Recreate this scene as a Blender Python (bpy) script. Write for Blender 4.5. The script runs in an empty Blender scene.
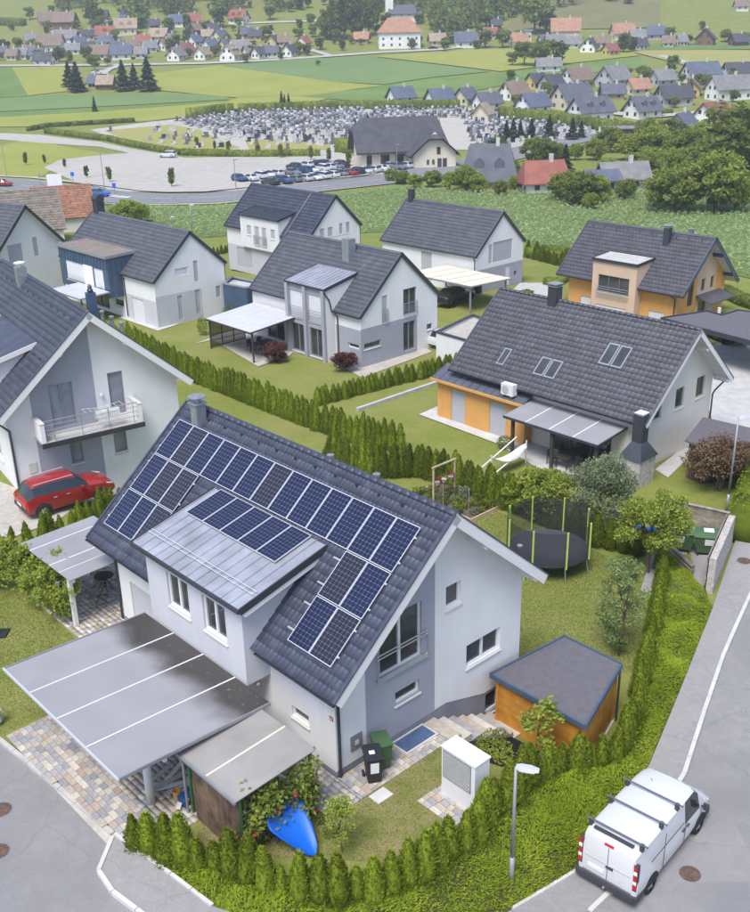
import bpy, math, random
import numpy as np
from mathutils import Vector, Matrix
from mathutils.geometry import tessellate_polygon, delaunay_2d_cdt
random.seed(7); rng = np.random.default_rng(7)
SC = bpy.context.scene; COL = SC.collection
PI = math.pi
# ------------------------------------------------------------------ camera, sky, sun, exposure
FPX, PITCH, ROLL, CAMH = 1008.2, .39917, -.021825, 20.99
def cam_axes():
    cp, sp = math.cos(PITCH), math.sin(PITCH)
    f = np.array([0, cp, -sp]); u = np.array([0, sp, cp]); x = np.array([1., 0, 0])
    c, s = math.cos(ROLL), math.sin(ROLL)
    return c*x+s*u, -s*x+c*u, f
CR, CU, CF = cam_axes()
cam = bpy.data.cameras.new('camera'); camo = bpy.data.objects.new('camera', cam); COL.objects.link(camo)
cam.sensor_fit = 'HORIZONTAL'; cam.sensor_width = 36; cam.lens = 36*FPX/750
cam.clip_start = .5; cam.clip_end = 6000
camo.matrix_world = Matrix(((CR[0], CU[0], -CF[0], 0), (CR[1], CU[1], -CF[1], 0), (CR[2], CU[2], -CF[2], CAMH), (0, 0, 0, 1)))
SC.camera = camo
SUN_EL, SUN_AZ = math.radians(60), math.radians(246)      # azimuth of the sun seen from the scene, from +X counter-clockwise
world = bpy.data.worlds.new('World'); SC.world = world; world.use_nodes = True
wn = world.node_tree.nodes; wl = world.node_tree.links
sky = wn.new('ShaderNodeTexSky'); sky.sky_type = 'NISHITA'; sky.sun_disc = False
sky.sun_elevation = SUN_EL; sky.sun_rotation = PI/2-SUN_AZ; sky.air_density = 1.0; sky.dust_density = 1.6; sky.ozone_density = 1.0
bg = wn['Background']; bg.inputs['Strength'].default_value = .118
wl.new(sky.outputs['Color'], bg.inputs['Color'])
sl = bpy.data.lights.new('sun', 'SUN'); slo = bpy.data.objects.new('sun', sl); COL.objects.link(slo)
sl.energy = 2.1; sl.angle = math.radians(26); sl.color = (1.0, .97, .92)
sd = Vector((math.cos(SUN_AZ)*math.cos(SUN_EL), math.sin(SUN_AZ)*math.cos(SUN_EL), math.sin(SUN_EL)))
slo.rotation_euler = (-sd).to_track_quat('-Z', 'Y').to_euler(); slo.location = sd*60
vs = SC.view_settings; vs.view_transform = 'Standard'; vs.look = 'None'; vs.gamma = 1; vs.exposure = 1.06; vs.use_curve_mapping = False
SC.cycles.max_bounces = 6; SC.cycles.diffuse_bounces = 3; SC.cycles.glossy_bounces = 3; SC.cycles.transmission_bounces = 4
SC.cycles.transparent_max_bounces = 6; SC.cycles.volume_bounces = 0; SC.cycles.use_denoising = True

# ------------------------------------------------------------------ materials
MATS = {}
def mat(name, col, rough=.85, metal=0., var=.12, scale=2., bump=0., bscale=30., island=0., spec=.4, col2=None, detail=6, alpha=1., obrand=0., streak=0., dust=None):
    m = bpy.data.materials.new(name); m.use_nodes = True; MATS[name] = m
    nt = m.node_tree; N = nt.nodes; K = nt.links; P = N['Principled BSDF']
    P.inputs['Roughness'].default_value = rough; P.inputs['Metallic'].default_value = metal
    P.inputs['Specular IOR Level'].default_value = spec
    P.inputs['Alpha'].default_value = alpha
    tc = N.new('ShaderNodeTexCoord'); c1 = tuple(max(0, c*(1-var)) for c in col)+(1,)
    c2 = tuple(c*(1+var) for c in col)+(1,) if col2 is None else tuple(col2)+(1,)
    if col2 is not None: c1 = tuple(col)+(1,)
    n = N.new('ShaderNodeTexNoise'); n.inputs['Scale'].default_value = scale; n.inputs['Detail'].default_value = detail
    K.new(tc.outputs['Object'], n.inputs['Vector'])
    r = N.new('ShaderNodeMapRange'); r.inputs[1].default_value = .3; r.inputs[2].default_value = .7
    K.new(n.outputs[0], r.inputs[0])
    mx = N.new('ShaderNodeMix'); mx.data_type = 'RGBA'; mx.inputs[6].default_value = c1; mx.inputs[7].default_value = c2
    K.new(r.outputs[0], mx.inputs[0]); out = mx.outputs[2]
    def vary(src, amt, out):
        mr = N.new('ShaderNodeMapRange'); mr.inputs[3].default_value = 1-amt; mr.inputs[4].default_value = 1+amt
        K.new(src, mr.inputs[0])
        mm = N.new('ShaderNodeMix'); mm.data_type = 'RGBA'; mm.blend_type = 'MULTIPLY'; mm.inputs[0].default_value = 1
        cc = N.new('ShaderNodeCombineColor')
        for k in range(3): K.new(mr.outputs[0], cc.inputs[k])
        K.new(out, mm.inputs[6]); K.new(cc.outputs[0], mm.inputs[7]); return mm.outputs[2]
    def noise(vec_scale, sc, lo, hi, det=5):
        mp = N.new('ShaderNodeMapping'); mp.inputs['Scale'].default_value = vec_scale; K.new(tc.outputs['Object'], mp.inputs['Vector'])
        q = N.new('ShaderNodeTexNoise'); q.inputs['Scale'].default_value = sc; q.inputs['Detail'].default_value = det; q.inputs['Roughness'].default_value = .65; K.new(mp.outputs[0], q.inputs['Vector'])
        w = N.new('ShaderNodeMapRange'); w.inputs[1].default_value = lo; w.inputs[2].default_value = hi; K.new(q.outputs[0], w.inputs[0]); return w.outputs[0]
    if streak:                                   # rain streaks and patchy weathering
        st_ = N.new('ShaderNodeMath'); st_.operation = 'MULTIPLY'; K.new(noise((2.2, 2.2, .16), 1.6, .38, .72), st_.inputs[0]); K.new(noise((1, 1, 1), .5, .35, .65), st_.inputs[1])
        mr = N.new('ShaderNodeMath'); mr.operation = 'MULTIPLY'; mr.inputs[1].default_value = streak; K.new(st_.outputs[0], mr.inputs[0])
        m4 = N.new('ShaderNodeMix'); m4.data_type = 'RGBA'; m4.inputs[7].default_value = tuple(c*.55 for c in col)+(1,); K.new(mr.outputs[0], m4.inputs[0]); K.new(out, m4.inputs[6]); out = m4.outputs[2]
    if dust:                                     # pale lichen and lime blooms
        dc_, amt, ds = dust; mr = N.new('ShaderNodeMath'); mr.operation = 'MULTIPLY'; mr.inputs[1].default_value = amt; K.new(noise((1, 1, 1), ds, .50, .74, 8), mr.inputs[0])
        m4 = N.new('ShaderNodeMix'); m4.data_type = 'RGBA'; m4.inputs[7].default_value = (*dc_, 1); K.new(mr.outputs[0], m4.inputs[0]); K.new(out, m4.inputs[6]); out = m4.outputs[2]
    if island:
        g = N.new('ShaderNodeNewGeometry'); out = vary(g.outputs['Random Per Island'], island, out)
    if obrand:
        oi = N.new('ShaderNodeObjectInfo'); out = vary(oi.outputs['Random'], obrand, out)
    K.new(out, P.inputs['Base Color'])
    if bump:
        b = N.new('ShaderNodeBump'); b.inputs['Strength'].default_value = bump; b.inputs['Distance'].default_value = .03
        n2 = N.new('ShaderNodeTexNoise'); n2.inputs['Scale'].default_value = bscale; n2.inputs['Detail'].default_value = 4
        K.new(tc.outputs['Object'], n2.inputs['Vector']); K.new(n2.outputs[0], b.inputs['Height']); K.new(b.outputs[0], P.inputs['Normal'])
    return m
def leafmat(name, col, col2, island=.35, scale=1.2, obrand=.1, trans=.35):
    m = mat(name, col, .75, var=0, scale=scale, island=island, col2=col2, obrand=obrand, spec=.15)
    nt = m.node_tree; N = nt.nodes; K = nt.links; P = N['Principled BSDF']; out = N['Material Output']
    t = N.new('ShaderNodeBsdfTranslucent'); src = P.inputs['Base Color'].links[0].from_socket; K.new(src, t.inputs['Color'])
    ms = N.new('ShaderNodeMixShader'); ms.inputs[0].default_value = trans
    K.new(P.outputs[0], ms.inputs[1]); K.new(t.outputs[0], ms.inputs[2]); K.new(ms.outputs[0], out.inputs['Surface'])
    return m

mat('render_white', (.70, .69, .70), .9, streak=.14, var=.035, scale=.7, bump=.05, bscale=60)
mat('render_grey', (.325, .33, .385), .9, streak=.14, var=.05, scale=.8, bump=.05, bscale=60)
mat('render_lightgrey', (.49, .49, .53), .9, streak=.14, var=.04, scale=.8, bump=.05, bscale=60)
mat('plinth', (.21, .215, .26), .9, var=.12, scale=1.5, bump=.15, bscale=50)
mat('render_cream', (.63, .60, .555), .9, streak=.18, var=.04, scale=.7, bump=.05, bscale=60)
mat('render_orange', (.62, .32, .10), .9, streak=.3, var=.05, scale=.8, bump=.05, bscale=60)
mat('render_pink', (.56, .40, .30), .9, var=.05, scale=.8, bump=.05, bscale=60)
mat('wood_white', (.66, .65, .65), .6, var=.03, scale=3)
mat('frame_white', (.70, .70, .71), .35, var=.01)
mat('frame_dark', (.12, .12, .135), .4, var=.05)
mat('sill', (.55, .52, .49), .6, var=.06)
mat('tile_blue', (.042, .048, .078), .5, dust=((.15, .165, .21), .35, 2.2), var=.16, scale=1.3, island=.09, spec=.5)
mat('tile_dark', (.072, .071, .085), .5, dust=((.16, .16, .17), .4, 2.5), var=.12, scale=1.2, island=.12, spec=.5)
mat('tile_slate', (.050, .055, .082), .5, dust=((.13, .14, .17), .4, 1.5), var=.15, scale=1., island=.08, spec=.5)
mat('tile_grey', (.085, .088, .108), .5, dust=((.17, .175, .19), .4, 1.2), var=.08, scale=.9, island=.10, spec=.5)
mat('tile_brown', (.20, .165, .14), .8, var=.12, scale=.9, island=.25)
mat('tile_red', (.29, .135, .085), .8, var=.15, scale=1.2, island=.3)
mat('metal_roof', (.36, .37, .42), .42, metal=.35, var=.22, scale=1.1)
mat('metal_blue', (.062, .10, .165), .5, metal=.2, var=.15, scale=1.5)
mat('metal_slate', (.12, .13, .165), .45, metal=.3, var=.12)
mat('metal_dark', (.055, .06, .075), .45, metal=.3, var=.1)
mat('metal_flue', (.30, .32, .36), .4, metal=.5, var=.15, scale=4)
mat('gutter', (.05, .053, .062), .5, metal=.3, var=.1)
mat('gutter_zinc', (.30, .30, .33), .5, metal=.4, var=.1)
mat('steel', (.55, .55, .56), .32, metal=.8, var=.08)
mat('alu', (.70, .71, .73), .4, metal=.5, var=.03)
mat('glass_blind', (.25, .26, .30), .12, var=.25, scale=1.2, spec=.6)
mat('poly_white', (.50, .50, .53), .35, var=.06, scale=.8, spec=.5)
mat('glass_dark', (.045, .05, .055), .06, var=.35, scale=.8, spec=.8)
mat('shutter', (.40, .40, .43), .6, var=.05)
mat('shutter_light', (.60, .60, .63), .6, var=.04)
mat('concrete', (.42, .41, .40), .9, var=.12, scale=1.5, bump=.1)
mat('concrete_light', (.50, .49, .475), .9, var=.12, scale=1.2, bump=.1)
mat('plastic_black', (.022, .024, .030), .45, var=.1)
mat('plastic_green', (.055, .115, .05), .45, var=.1)
mat('rubber', (.018, .018, .02), .8, var=.1)
mat('white_paint', (.66, .66, .68), .3, var=.02)
mat('blue_plastic', (.005, .12, .62), .45, var=.03)
mat('tool_blue', (.012, .075, .19), .45, var=.1)
mat('bark', (.12, .085, .06), .95, var=.3, scale=8, bump=.5, bscale=25)
mat('wood_light', (.50, .40, .27), .8, var=.2, scale=4)
mat('wood_dark', (.055, .045, .04), .8, var=.2, scale=4)
mat('red_flower', (.22, .015, .02), .6, var=.2, scale=9, island=.3)
mat('cream_stone', (.62, .57, .46), .9, var=.06)
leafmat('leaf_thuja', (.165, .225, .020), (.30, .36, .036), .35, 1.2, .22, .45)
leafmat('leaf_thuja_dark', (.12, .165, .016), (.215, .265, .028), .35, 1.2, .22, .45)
leafmat('leaf_juniper', (.24, .325, .022), (.37, .455, .04), .28, .8, 0, .5)
leafmat('leaf_light', (.26, .32, .05), (.39, .45, .085), .3, 1.5, .1, .5)
leafmat('leaf_mid', (.195, .24, .042), (.295, .345, .075), .3, 1.2, .12, .5)
leafmat('leaf_deep', (.14, .175, .042), (.22, .255, .065), .35, .5, .25, .5)
leafmat('leaf_fir', (.030, .058, .030), (.06, .095, .045), .35, .5, .2, .4)
leafmat('leaf_silver', (.19, .235, .13), (.30, .34, .20), .3, 1.5, .1, .5)
leafmat('leaf_maple', (.10, .038, .045), (.17, .075, .065), .35, 1.5)
leafmat('leaf_copper', (.13, .085, .055), (.22, .15, .085), .35, 1.5)
leafmat('leaf_corn', (.25, .36, .14), (.38, .47, .23), .3, .06, 0, .45)

# ------------------------------------------------------------------ mesh helpers
class MB:
    def __init__(s): s.v = []; s.f = []
    def add(s, vs, fs):
        o = len(s.v); s.v += [tuple(map(float, p)) for p in vs]; s.f += [tuple(i+o for i in f) for f in fs]; return s
    def box(s, x0, x1, y0, y1, z0, z1):
        return s.add([(x0,y0,z0),(x1,y0,z0),(x1,y1,z0),(x0,y1,z0),(x0,y0,z1),(x1,y0,z1),(x1,y1,z1),(x0,y1,z1)],
                     [(0,3,2,1),(4,5,6,7),(0,1,5,4),(1,2,6,5),(2,3,7,6),(3,0,4,7)])
    def bar(s, p0, p1, w, h, up=(0,0,1)):
        p0 = Vector(p0); p1 = Vector(p1); d = (p1-p0).normalized(); a = d.cross(Vector(up))
        if a.length < 1e-4: a = d.cross(Vector((1,0,0)))
        a.normalize(); b = a.cross(d); a = a*w/2; b = b*h/2
        return s.add([p0-a-b,p0+a-b,p0+a+b,p0-a+b,p1-a-b,p1+a-b,p1+a+b,p1-a+b],
                     [(0,1,2,3),(7,6,5,4),(0,4,5,1),(1,5,6,2),(2,6,7,3),(3,7,4,0)])
    def tube(s, p0, p1, r, n=8, r2=None, cap=True):
        p0 = Vector(p0); p1 = Vector(p1); d = (p1-p0).normalized(); r2 = r if r2 is None else r2
        a = d.cross(Vector((0,0,1)))
        if a.length < 1e-4: a = Vector((1,0,0))
        a.normalize(); b = d.cross(a); V = []; F = []
        for k in range(n):
            t = 2*PI*k/n; o = a*math.cos(t)+b*math.sin(t); V += [p0+o*r, p1+o*r2]
        for k in range(n):
            j = (k+1) % n; F.append((2*k, 2*j, 2*j+1, 2*k+1))
        if cap: F += [tuple(2*k for k in range(n))[::-1], tuple(2*k+1 for k in range(n))]
        return s.add(V, F)
    def path(s, pts, r, n=6):
        for a, b in zip(pts[:-1], pts[1:]): s.tube(a, b, r, n)
        return s
    def lathe(s, prof, n=16, c=(0,0,0)):
        V = []; F = []
        for r, z in prof:
            for k in range(n):
                t = 2*PI*k/n; V.append((c[0]+r*math.cos(t), c[1]+r*math.sin(t), c[2]+z))
        for i in range(len(prof)-1):
            for k in range(n):
                j = (k+1) % n; F.append((i*n+k, i*n+j, (i+1)*n+j, (i+1)*n+k))
        F += [tuple(range(n))[::-1], tuple((len(prof)-1)*n+k for k in range(n))]
        return s.add(V, F)
    def prism(s, poly, f0, f1):
        """poly: 2D points; f0/f1 map (a,b) to the two end faces"""
        n = len(poly); V = [f0(a, b) for a, b in poly]+[f1(a, b) for a, b in poly]
        tris = tessellate_polygon([[Vector((a, b, 0)) for a, b in poly]])
        F = [tuple(t) for t in tris]+[tuple(i+n for i in t[::-1]) for t in tris]
        F += [(k, (k+1) % n, (k+1) % n+n, k+n) for k in range(n)]
        return s.add(V, F)
    def slab(s, poly, z0, z1):
        return s.prism(poly, lambda a, b: (a, b, z0), lambda a, b: (a, b, z1))
    def mesh(s, name, m=None, smooth=False):
        me = bpy.data.meshes.new(name); me.from_pydata(s.v, [], s.f); me.update()
        import bmesh
        bm = bmesh.new(); bm.from_mesh(me); bmesh.ops.recalc_face_normals(bm, faces=bm.faces); bm.to_mesh(me); bm.free()
        if m: me.materials.append(MATS[m] if isinstance(m, str) else m)
        if smooth: me.polygons.foreach_set('use_smooth', [True]*len(me.polygons))
        return me
def tag(o, label=None, cat=None, group=None, kind=None):
    if label: o['label'] = label
    if cat: o['category'] = cat
    if group: o['group'] = group
    if kind: o['kind'] = kind
    return o
def obj(name, geo, m=None, parent=None, loc=None, rz=None, label=None, cat=None, group=None, kind=None, smooth=False, mtx=None):
    me = geo.mesh(name, m, smooth) if isinstance(geo, MB) else geo
    o = bpy.data.objects.new(name, me); COL.objects.link(o)
    if parent is not None: o.parent = parent
    if loc is not None: o.location = loc
    if rz is not None: o.rotation_euler = (0, 0, rz)
    if mtx is not None: o.matrix_local = mtx
    return tag(o, label, cat, group, kind)
def empty(name, loc, rz=0, label=None, cat=None, group=None):
    o = bpy.data.objects.new(name, None); COL.objects.link(o); o.location = loc; o.rotation_euler = (0, 0, rz); o.empty_display_size = .2
    return tag(o, label, cat, group)
def copy_tree(o, parent=None):
    c = o.copy(); COL.objects.link(c)
    if parent is not None:
        c.parent = parent; c.matrix_parent_inverse = o.matrix_parent_inverse
    for ch in list(o.children): copy_tree(ch, c)
    return c
def np_mesh(name, V, F, m, smooth=False):
    """fast mesh of uniform polygons: V (n,3), F (m,k)"""
    V = np.asarray(V, np.float32); F = np.asarray(F, np.int32); k = F.shape[1]
    me = bpy.data.meshes.new(name); me.vertices.add(len(V)); me.vertices.foreach_set('co', V.ravel())
    me.loops.add(F.size); me.loops.foreach_set('vertex_index', F.ravel()); me.polygons.add(len(F))
    me.polygons.foreach_set('loop_start', np.arange(0, F.size, k, dtype=np.int32))
    me.polygons.foreach_set('loop_total', np.full(len(F), k, np.int32))
    me.update(calc_edges=True); me.validate()
    me.materials.append(MATS[m] if isinstance(m, str) else m)
    if smooth: me.polygons.foreach_set('use_smooth', [True]*len(F))
    return me
def rhombs(name, C, U, W, m):
    """one leaf-shaped quad per row: centre C, half length U, half width W"""
    V = np.stack([C-U, C-U*.1+W, C+U, C-U*.1-W], 1).reshape(-1, 3)
    return np_mesh(name, V, np.arange(len(V)).reshape(-1, 4), m)
def unit(a): return a/np.maximum(np.linalg.norm(a, axis=-1, keepdims=True), 1e-6)

# ------------------------------------------------------------------ terrain
O0 = np.array([2.373, 26.792]); YA = 2.311348
AD = np.array([math.cos(YA), math.sin(YA)]); BD = np.array([math.sin(YA), -math.cos(YA)])
def uvw(u, v):                       # main-house axes (u along its ridge, v across it) to world x, y
    p = O0+u*AD+v*BD; return float(p[0]), float(p[1])
def sst(t): t = np.clip(t, 0, 1); return t*t*(3-2*t)
_ky = np.array([-100, 100, 112, 128, 150, 165, 300, 380, 450, 530, 600, 700, 850, 1100, 1500])
_kz = np.array([0, 0, -.6, -2.6, -4.6, -5.2, -5.2, .6, 7.8, 14.8, 25.8, 43.8, 68, 104, 150.])
_yy = np.arange(-100, 1501, 2.); _zz = np.interp(_yy, _ky, _kz); _zz = np.convolve(np.pad(_zz, 8, 'edge'), np.ones(17)/17, 'valid')
def base_h(x, y):
    x = np.asarray(x, float); y = np.asarray(y, float)
    v = (x-O0[0])*BD[0]+(y-O0[1])*BD[1]
    near = -1.65*np.clip((v+.7)/3.9, 0, 1)-.25*np.clip((v-5)/20, 0, 1)
    far = np.interp(y, _yy, _zz)
    w = sst((y-480)/300.)
    far = far+w*(9*np.sin(x*.008+1.1)+5*np.sin(x*.019+y*.006))
    return near+far
def ray(px, py):
    d = CR*(px-375)/FPX-CU*(py-456)/FPX+CF; return d
def at(px, py, z=0.):
    d = ray(px, py); t = (z-CAMH)/d[2]; return np.array([d[0]*t, d[1]*t, z])
_ts = np.geomspace(12, 1500, 5000)
def hit(px, py, fn=base_h):          # where the ray through a pixel meets the ground
    d = ray(px, py); X = d[0]*_ts; Y = d[1]*_ts; Z = CAMH+d[2]*_ts
    g = Z-fn(X, Y); i = int(np.argmax(g < 0)); i = max(i, 1)
    a = g[i-1]/(g[i-1]-g[i]+1e-9); t = _ts[i-1]+a*(_ts[i]-_ts[i-1])
    return np.array([d[0]*t, d[1]*t, CAMH+d[2]*t])
def S_h(x, y): return -.12-2.0*sst((np.asarray(x, float)+6.5)/13.)      # the street falls towards the right
HEDGE_PX = [(137,846),(198,866),(257,884),(330,900),(379,893),(416,879),(452,857),(475,836),(506,807),(530,787),(560,770),(590,768),(618,757),(631,734),(644,680),(656,617),(664,556)]
HEDGE = [hit(*p) for p in HEDGE_PX]
BANK_PX = [(115,837),(171,877),(213,909),(300,940),(400,950),(470,935),(512,912),(585,868),(649,767),(680,692),(713,608),(700,585),(670,556)]
BANK = [hit(p[0], p[1], S_h) for p in BANK_PX]
def pdist(x, y, line):
    best = np.full(np.shape(x), 1e9)
    for a, b in zip(line[:-1], line[1:]):
        ax, ay, bx, by = a[0], a[1], b[0], b[1]; dx, dy = bx-ax, by-ay
        t = np.clip(((x-ax)*dx+(y-ay)*dy)/(dx*dx+dy*dy+1e-9), 0, 1)
        best = np.minimum(best, np.hypot(x-ax-t*dx, y-ay-t*dy))
    return best
def inpoly(x, y, poly):
    x = np.asarray(x, float); y = np.asarray(y, float); r = np.zeros(x.shape, bool); n = len(poly)
    for i in range(n):
        x0, y0 = poly[i][0], poly[i][1]; x1, y1 = poly[(i+1) % n][0], poly[(i+1) % n][1]
        if y0 == y1: continue
        r ^= ((y0 > y) != (y1 > y)) & (x < (x1-x0)*(y-y0)/(y1-y0)+x0)
    return r
PAVE_EDGE = [hit(-160, 640, S_h), hit(0, 741, S_h), hit(60, 790, S_h), hit(115, 837, S_h)]
R_EDGE = [hit(713,608,S_h), hit(727,566,S_h), hit(742,522,S_h), hit(770,465,S_h)]
STREET = [p[:2] for p in PAVE_EDGE]+[p[:2] for p in BANK[1:11]]+[p[:2] for p in R_EDGE[1:]]+[(62, 66), (62, 4), (-60, 4), (-60, 40)]
BANKPOLY = [p[:2] for p in BANK]+[p[:2] for p in HEDGE[::-1]]
def T(x, y):
    x = np.asarray(x, float); y = np.asarray(y, float); z = base_h(x, y)
    nm = (y < 75)
    if np.any(nm):
        st = inpoly(x, y, STREET); bk = inpoly(x, y, BANKPOLY) & ~st
        S = S_h(x, y); d1 = pdist(x, y, HEDGE); d2 = pdist(x, y, BANK)
        z = np.where(bk, (z*d2+S*d1)/(d1+d2+1e-6), z); z = np.where(st, S, z)
    return z
def Tz(x, y): return float(T(np.array([x]), np.array([y]))[0])
def G(px, py): return hit(px, py, T)
def drape(name, poly, cell, m, off=.02, fn=None, parent=None, kind='structure', label=None, cat=None, jitter=0, lift=0):
    fn = fn or T; P = []; n = len(poly)
    for i in range(n):
        a = np.array(poly[i][:2]); b = np.array(poly[(i+1) % n][:2]); k = max(1, int(np.linalg.norm(b-a)/cell))
        for j in range(k): P.append(a+(b-a)*j/k)
    P = np.array(P); nb = len(P); E = [(i, (i+1) % nb) for i in range(nb)]
    x0, y0 = P.min(0); x1, y1 = P.max(0)
    gx, gy = np.meshgrid(np.arange(x0+cell*.5, x1, cell), np.arange(y0+cell*.5, y1, cell)); gx = gx.ravel(); gy = gy.ravel()
    ok = inpoly(gx, gy, P) & (pdist(gx, gy, list(P)+[P[0]]) > cell*.35)
    pts = [Vector(p) for p in P]+[Vector((a, b)) for a, b in zip(gx[ok], gy[ok])]
    vs_, _, fs, *_ = delaunay_2d_cdt(pts, E, [], 1, 1e-5)
    X = np.array([v.x for v in vs_]); Y = np.array([v.y for v in vs_]); Z = fn(X, Y)+off
    F = np.array([f if (vs_[f[1]]-vs_[f[0]]).cross(vs_[f[2]]-vs_[f[0]]) > 0 else f[::-1] for f in fs])
    me = np_mesh(name, np.stack([X, Y, Z], 1), F, m, smooth=True)
    return obj(name, me, parent=parent, kind=kind, label=label, cat=cat)
# ------------------------------------------------------------------ ground, streets, fields
def grassmat(name, cols, scales, bump=.6):
    m = bpy.data.materials.new(name); m.use_nodes = True; MATS[name] = m; nt = m.node_tree; N = nt.nodes; K = nt.links; P = N['Principled BSDF']
    P.inputs['Roughness'].default_value = .95; P.inputs['Specular IOR Level'].default_value = .1
    tc = N.new('ShaderNodeTexCoord'); cur = None
    for i, (c, s) in enumerate(zip(cols, scales)):
        if i == 0:
            rgb = N.new('ShaderNodeRGB'); rgb.outputs[0].default_value = (*c, 1); cur = rgb.outputs[0]; continue
        n = N.new('ShaderNodeTexNoise'); n.inputs['Scale'].default_value = s; n.inputs['Detail'].default_value = 7; n.inputs['Roughness'].default_value = .65
        K.new(tc.outputs['Object'], n.inputs['Vector'])
        r = N.new('ShaderNodeMapRange'); r.inputs[1].default_value = .42; r.inputs[2].default_value = .66; K.new(n.outputs[0], r.inputs[0])
        mx = N.new('ShaderNodeMix'); mx.data_type = 'RGBA'; K.new(r.outputs[0], mx.inputs[0]); K.new(cur, mx.inputs[6]); mx.inputs[7].default_value = (*c, 1); cur = mx.outputs[2]
    K.new(cur, P.inputs['Base Color'])
    b = N.new('ShaderNodeBump'); b.inputs['Strength'].default_value = bump; b.inputs['Distance'].default_value = .06
    n2 = N.new('ShaderNodeTexNoise'); n2.inputs['Scale'].default_value = 14; n2.inputs['Detail'].default_value = 6
    K.new(tc.outputs['Object'], n2.inputs['Vector']); K.new(n2.outputs[0], b.inputs['Height']); K.new(b.outputs[0], P.inputs['Normal'])
    return m
grassmat('lawn', [(.195, .22, .048), (.24, .25, .068), (.14, .175, .034), (.30, .26, .115), (.21, .23, .055), (.13, .165, .034)], [0, .35, 2.2, .22, 9, 26])
grassmat('lawn_dry', [(.17, .185, .05), (.22, .20, .085), (.12, .15, .032), (.26, .215, .11)], [0, .5, 2.5, .8])
grassmat('field_light', [(.26, .275, .060), (.29, .29, .085), (.225, .255, .055)], [0, .012, .05], .3)
grassmat('field_mid', [(.13, .20, .055), (.165, .225, .07), (.11, .175, .05)], [0, .02, .06], .3)
grassmat('field_dark', [(.135, .20, .075), (.16, .225, .085)], [0, .03], .3)
grassmat('field_straw', [(.30, .28, .10), (.26, .265, .085)], [0, .02], .3)
grassmat('hill_brown', [(.17, .165, .075), (.14, .155, .06), (.20, .175, .09)], [0, .02, .05], .3)
grassmat('gravel', [(.42, .39, .35), (.35, .33, .30), (.48, .45, .41), (.33, .32, .29)], [0, .05, .4, 3], .4)
grassmat('asphalt', [(.26, .25, .255), (.228, .22, .226), (.285, .275, .277), (.205, .198, .202)], [0, .3, 3., .12], .25)
grassmat('asphalt_side', [(.27, .26, .262), (.235, .226, .23), (.295, .283, .28)], [0, .5, 4.], .25)
grassmat('asphalt_road', [(.20, .20, .215), (.17, .17, .185), (.23, .228, .24)], [0, .1, 1.], .2)
grassmat('soil', [(.115, .085, .055), (.085, .06, .04), (.15, .12, .08)], [0, 2, 6], .8)
grassmat('soil_black', [(.020, .020, .025), (.03, .03, .036), (.014, .014, .017)], [0, 3, 9], .6)
grassmat('bank_soil', [(.07, .075, .022), (.10, .12, .03), (.12, .10, .05)], [0, 2, 6], .8)
grassmat('corn_soil', [(.14, .18, .06), (.17, .21, .075), (.11, .15, .05)], [0, .8, 3], .6)
grassmat('bed_paving', [(.40, .37, .33), (.33, .31, .28), (.46, .43, .39)], [0, .6, 3], .3)
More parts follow.
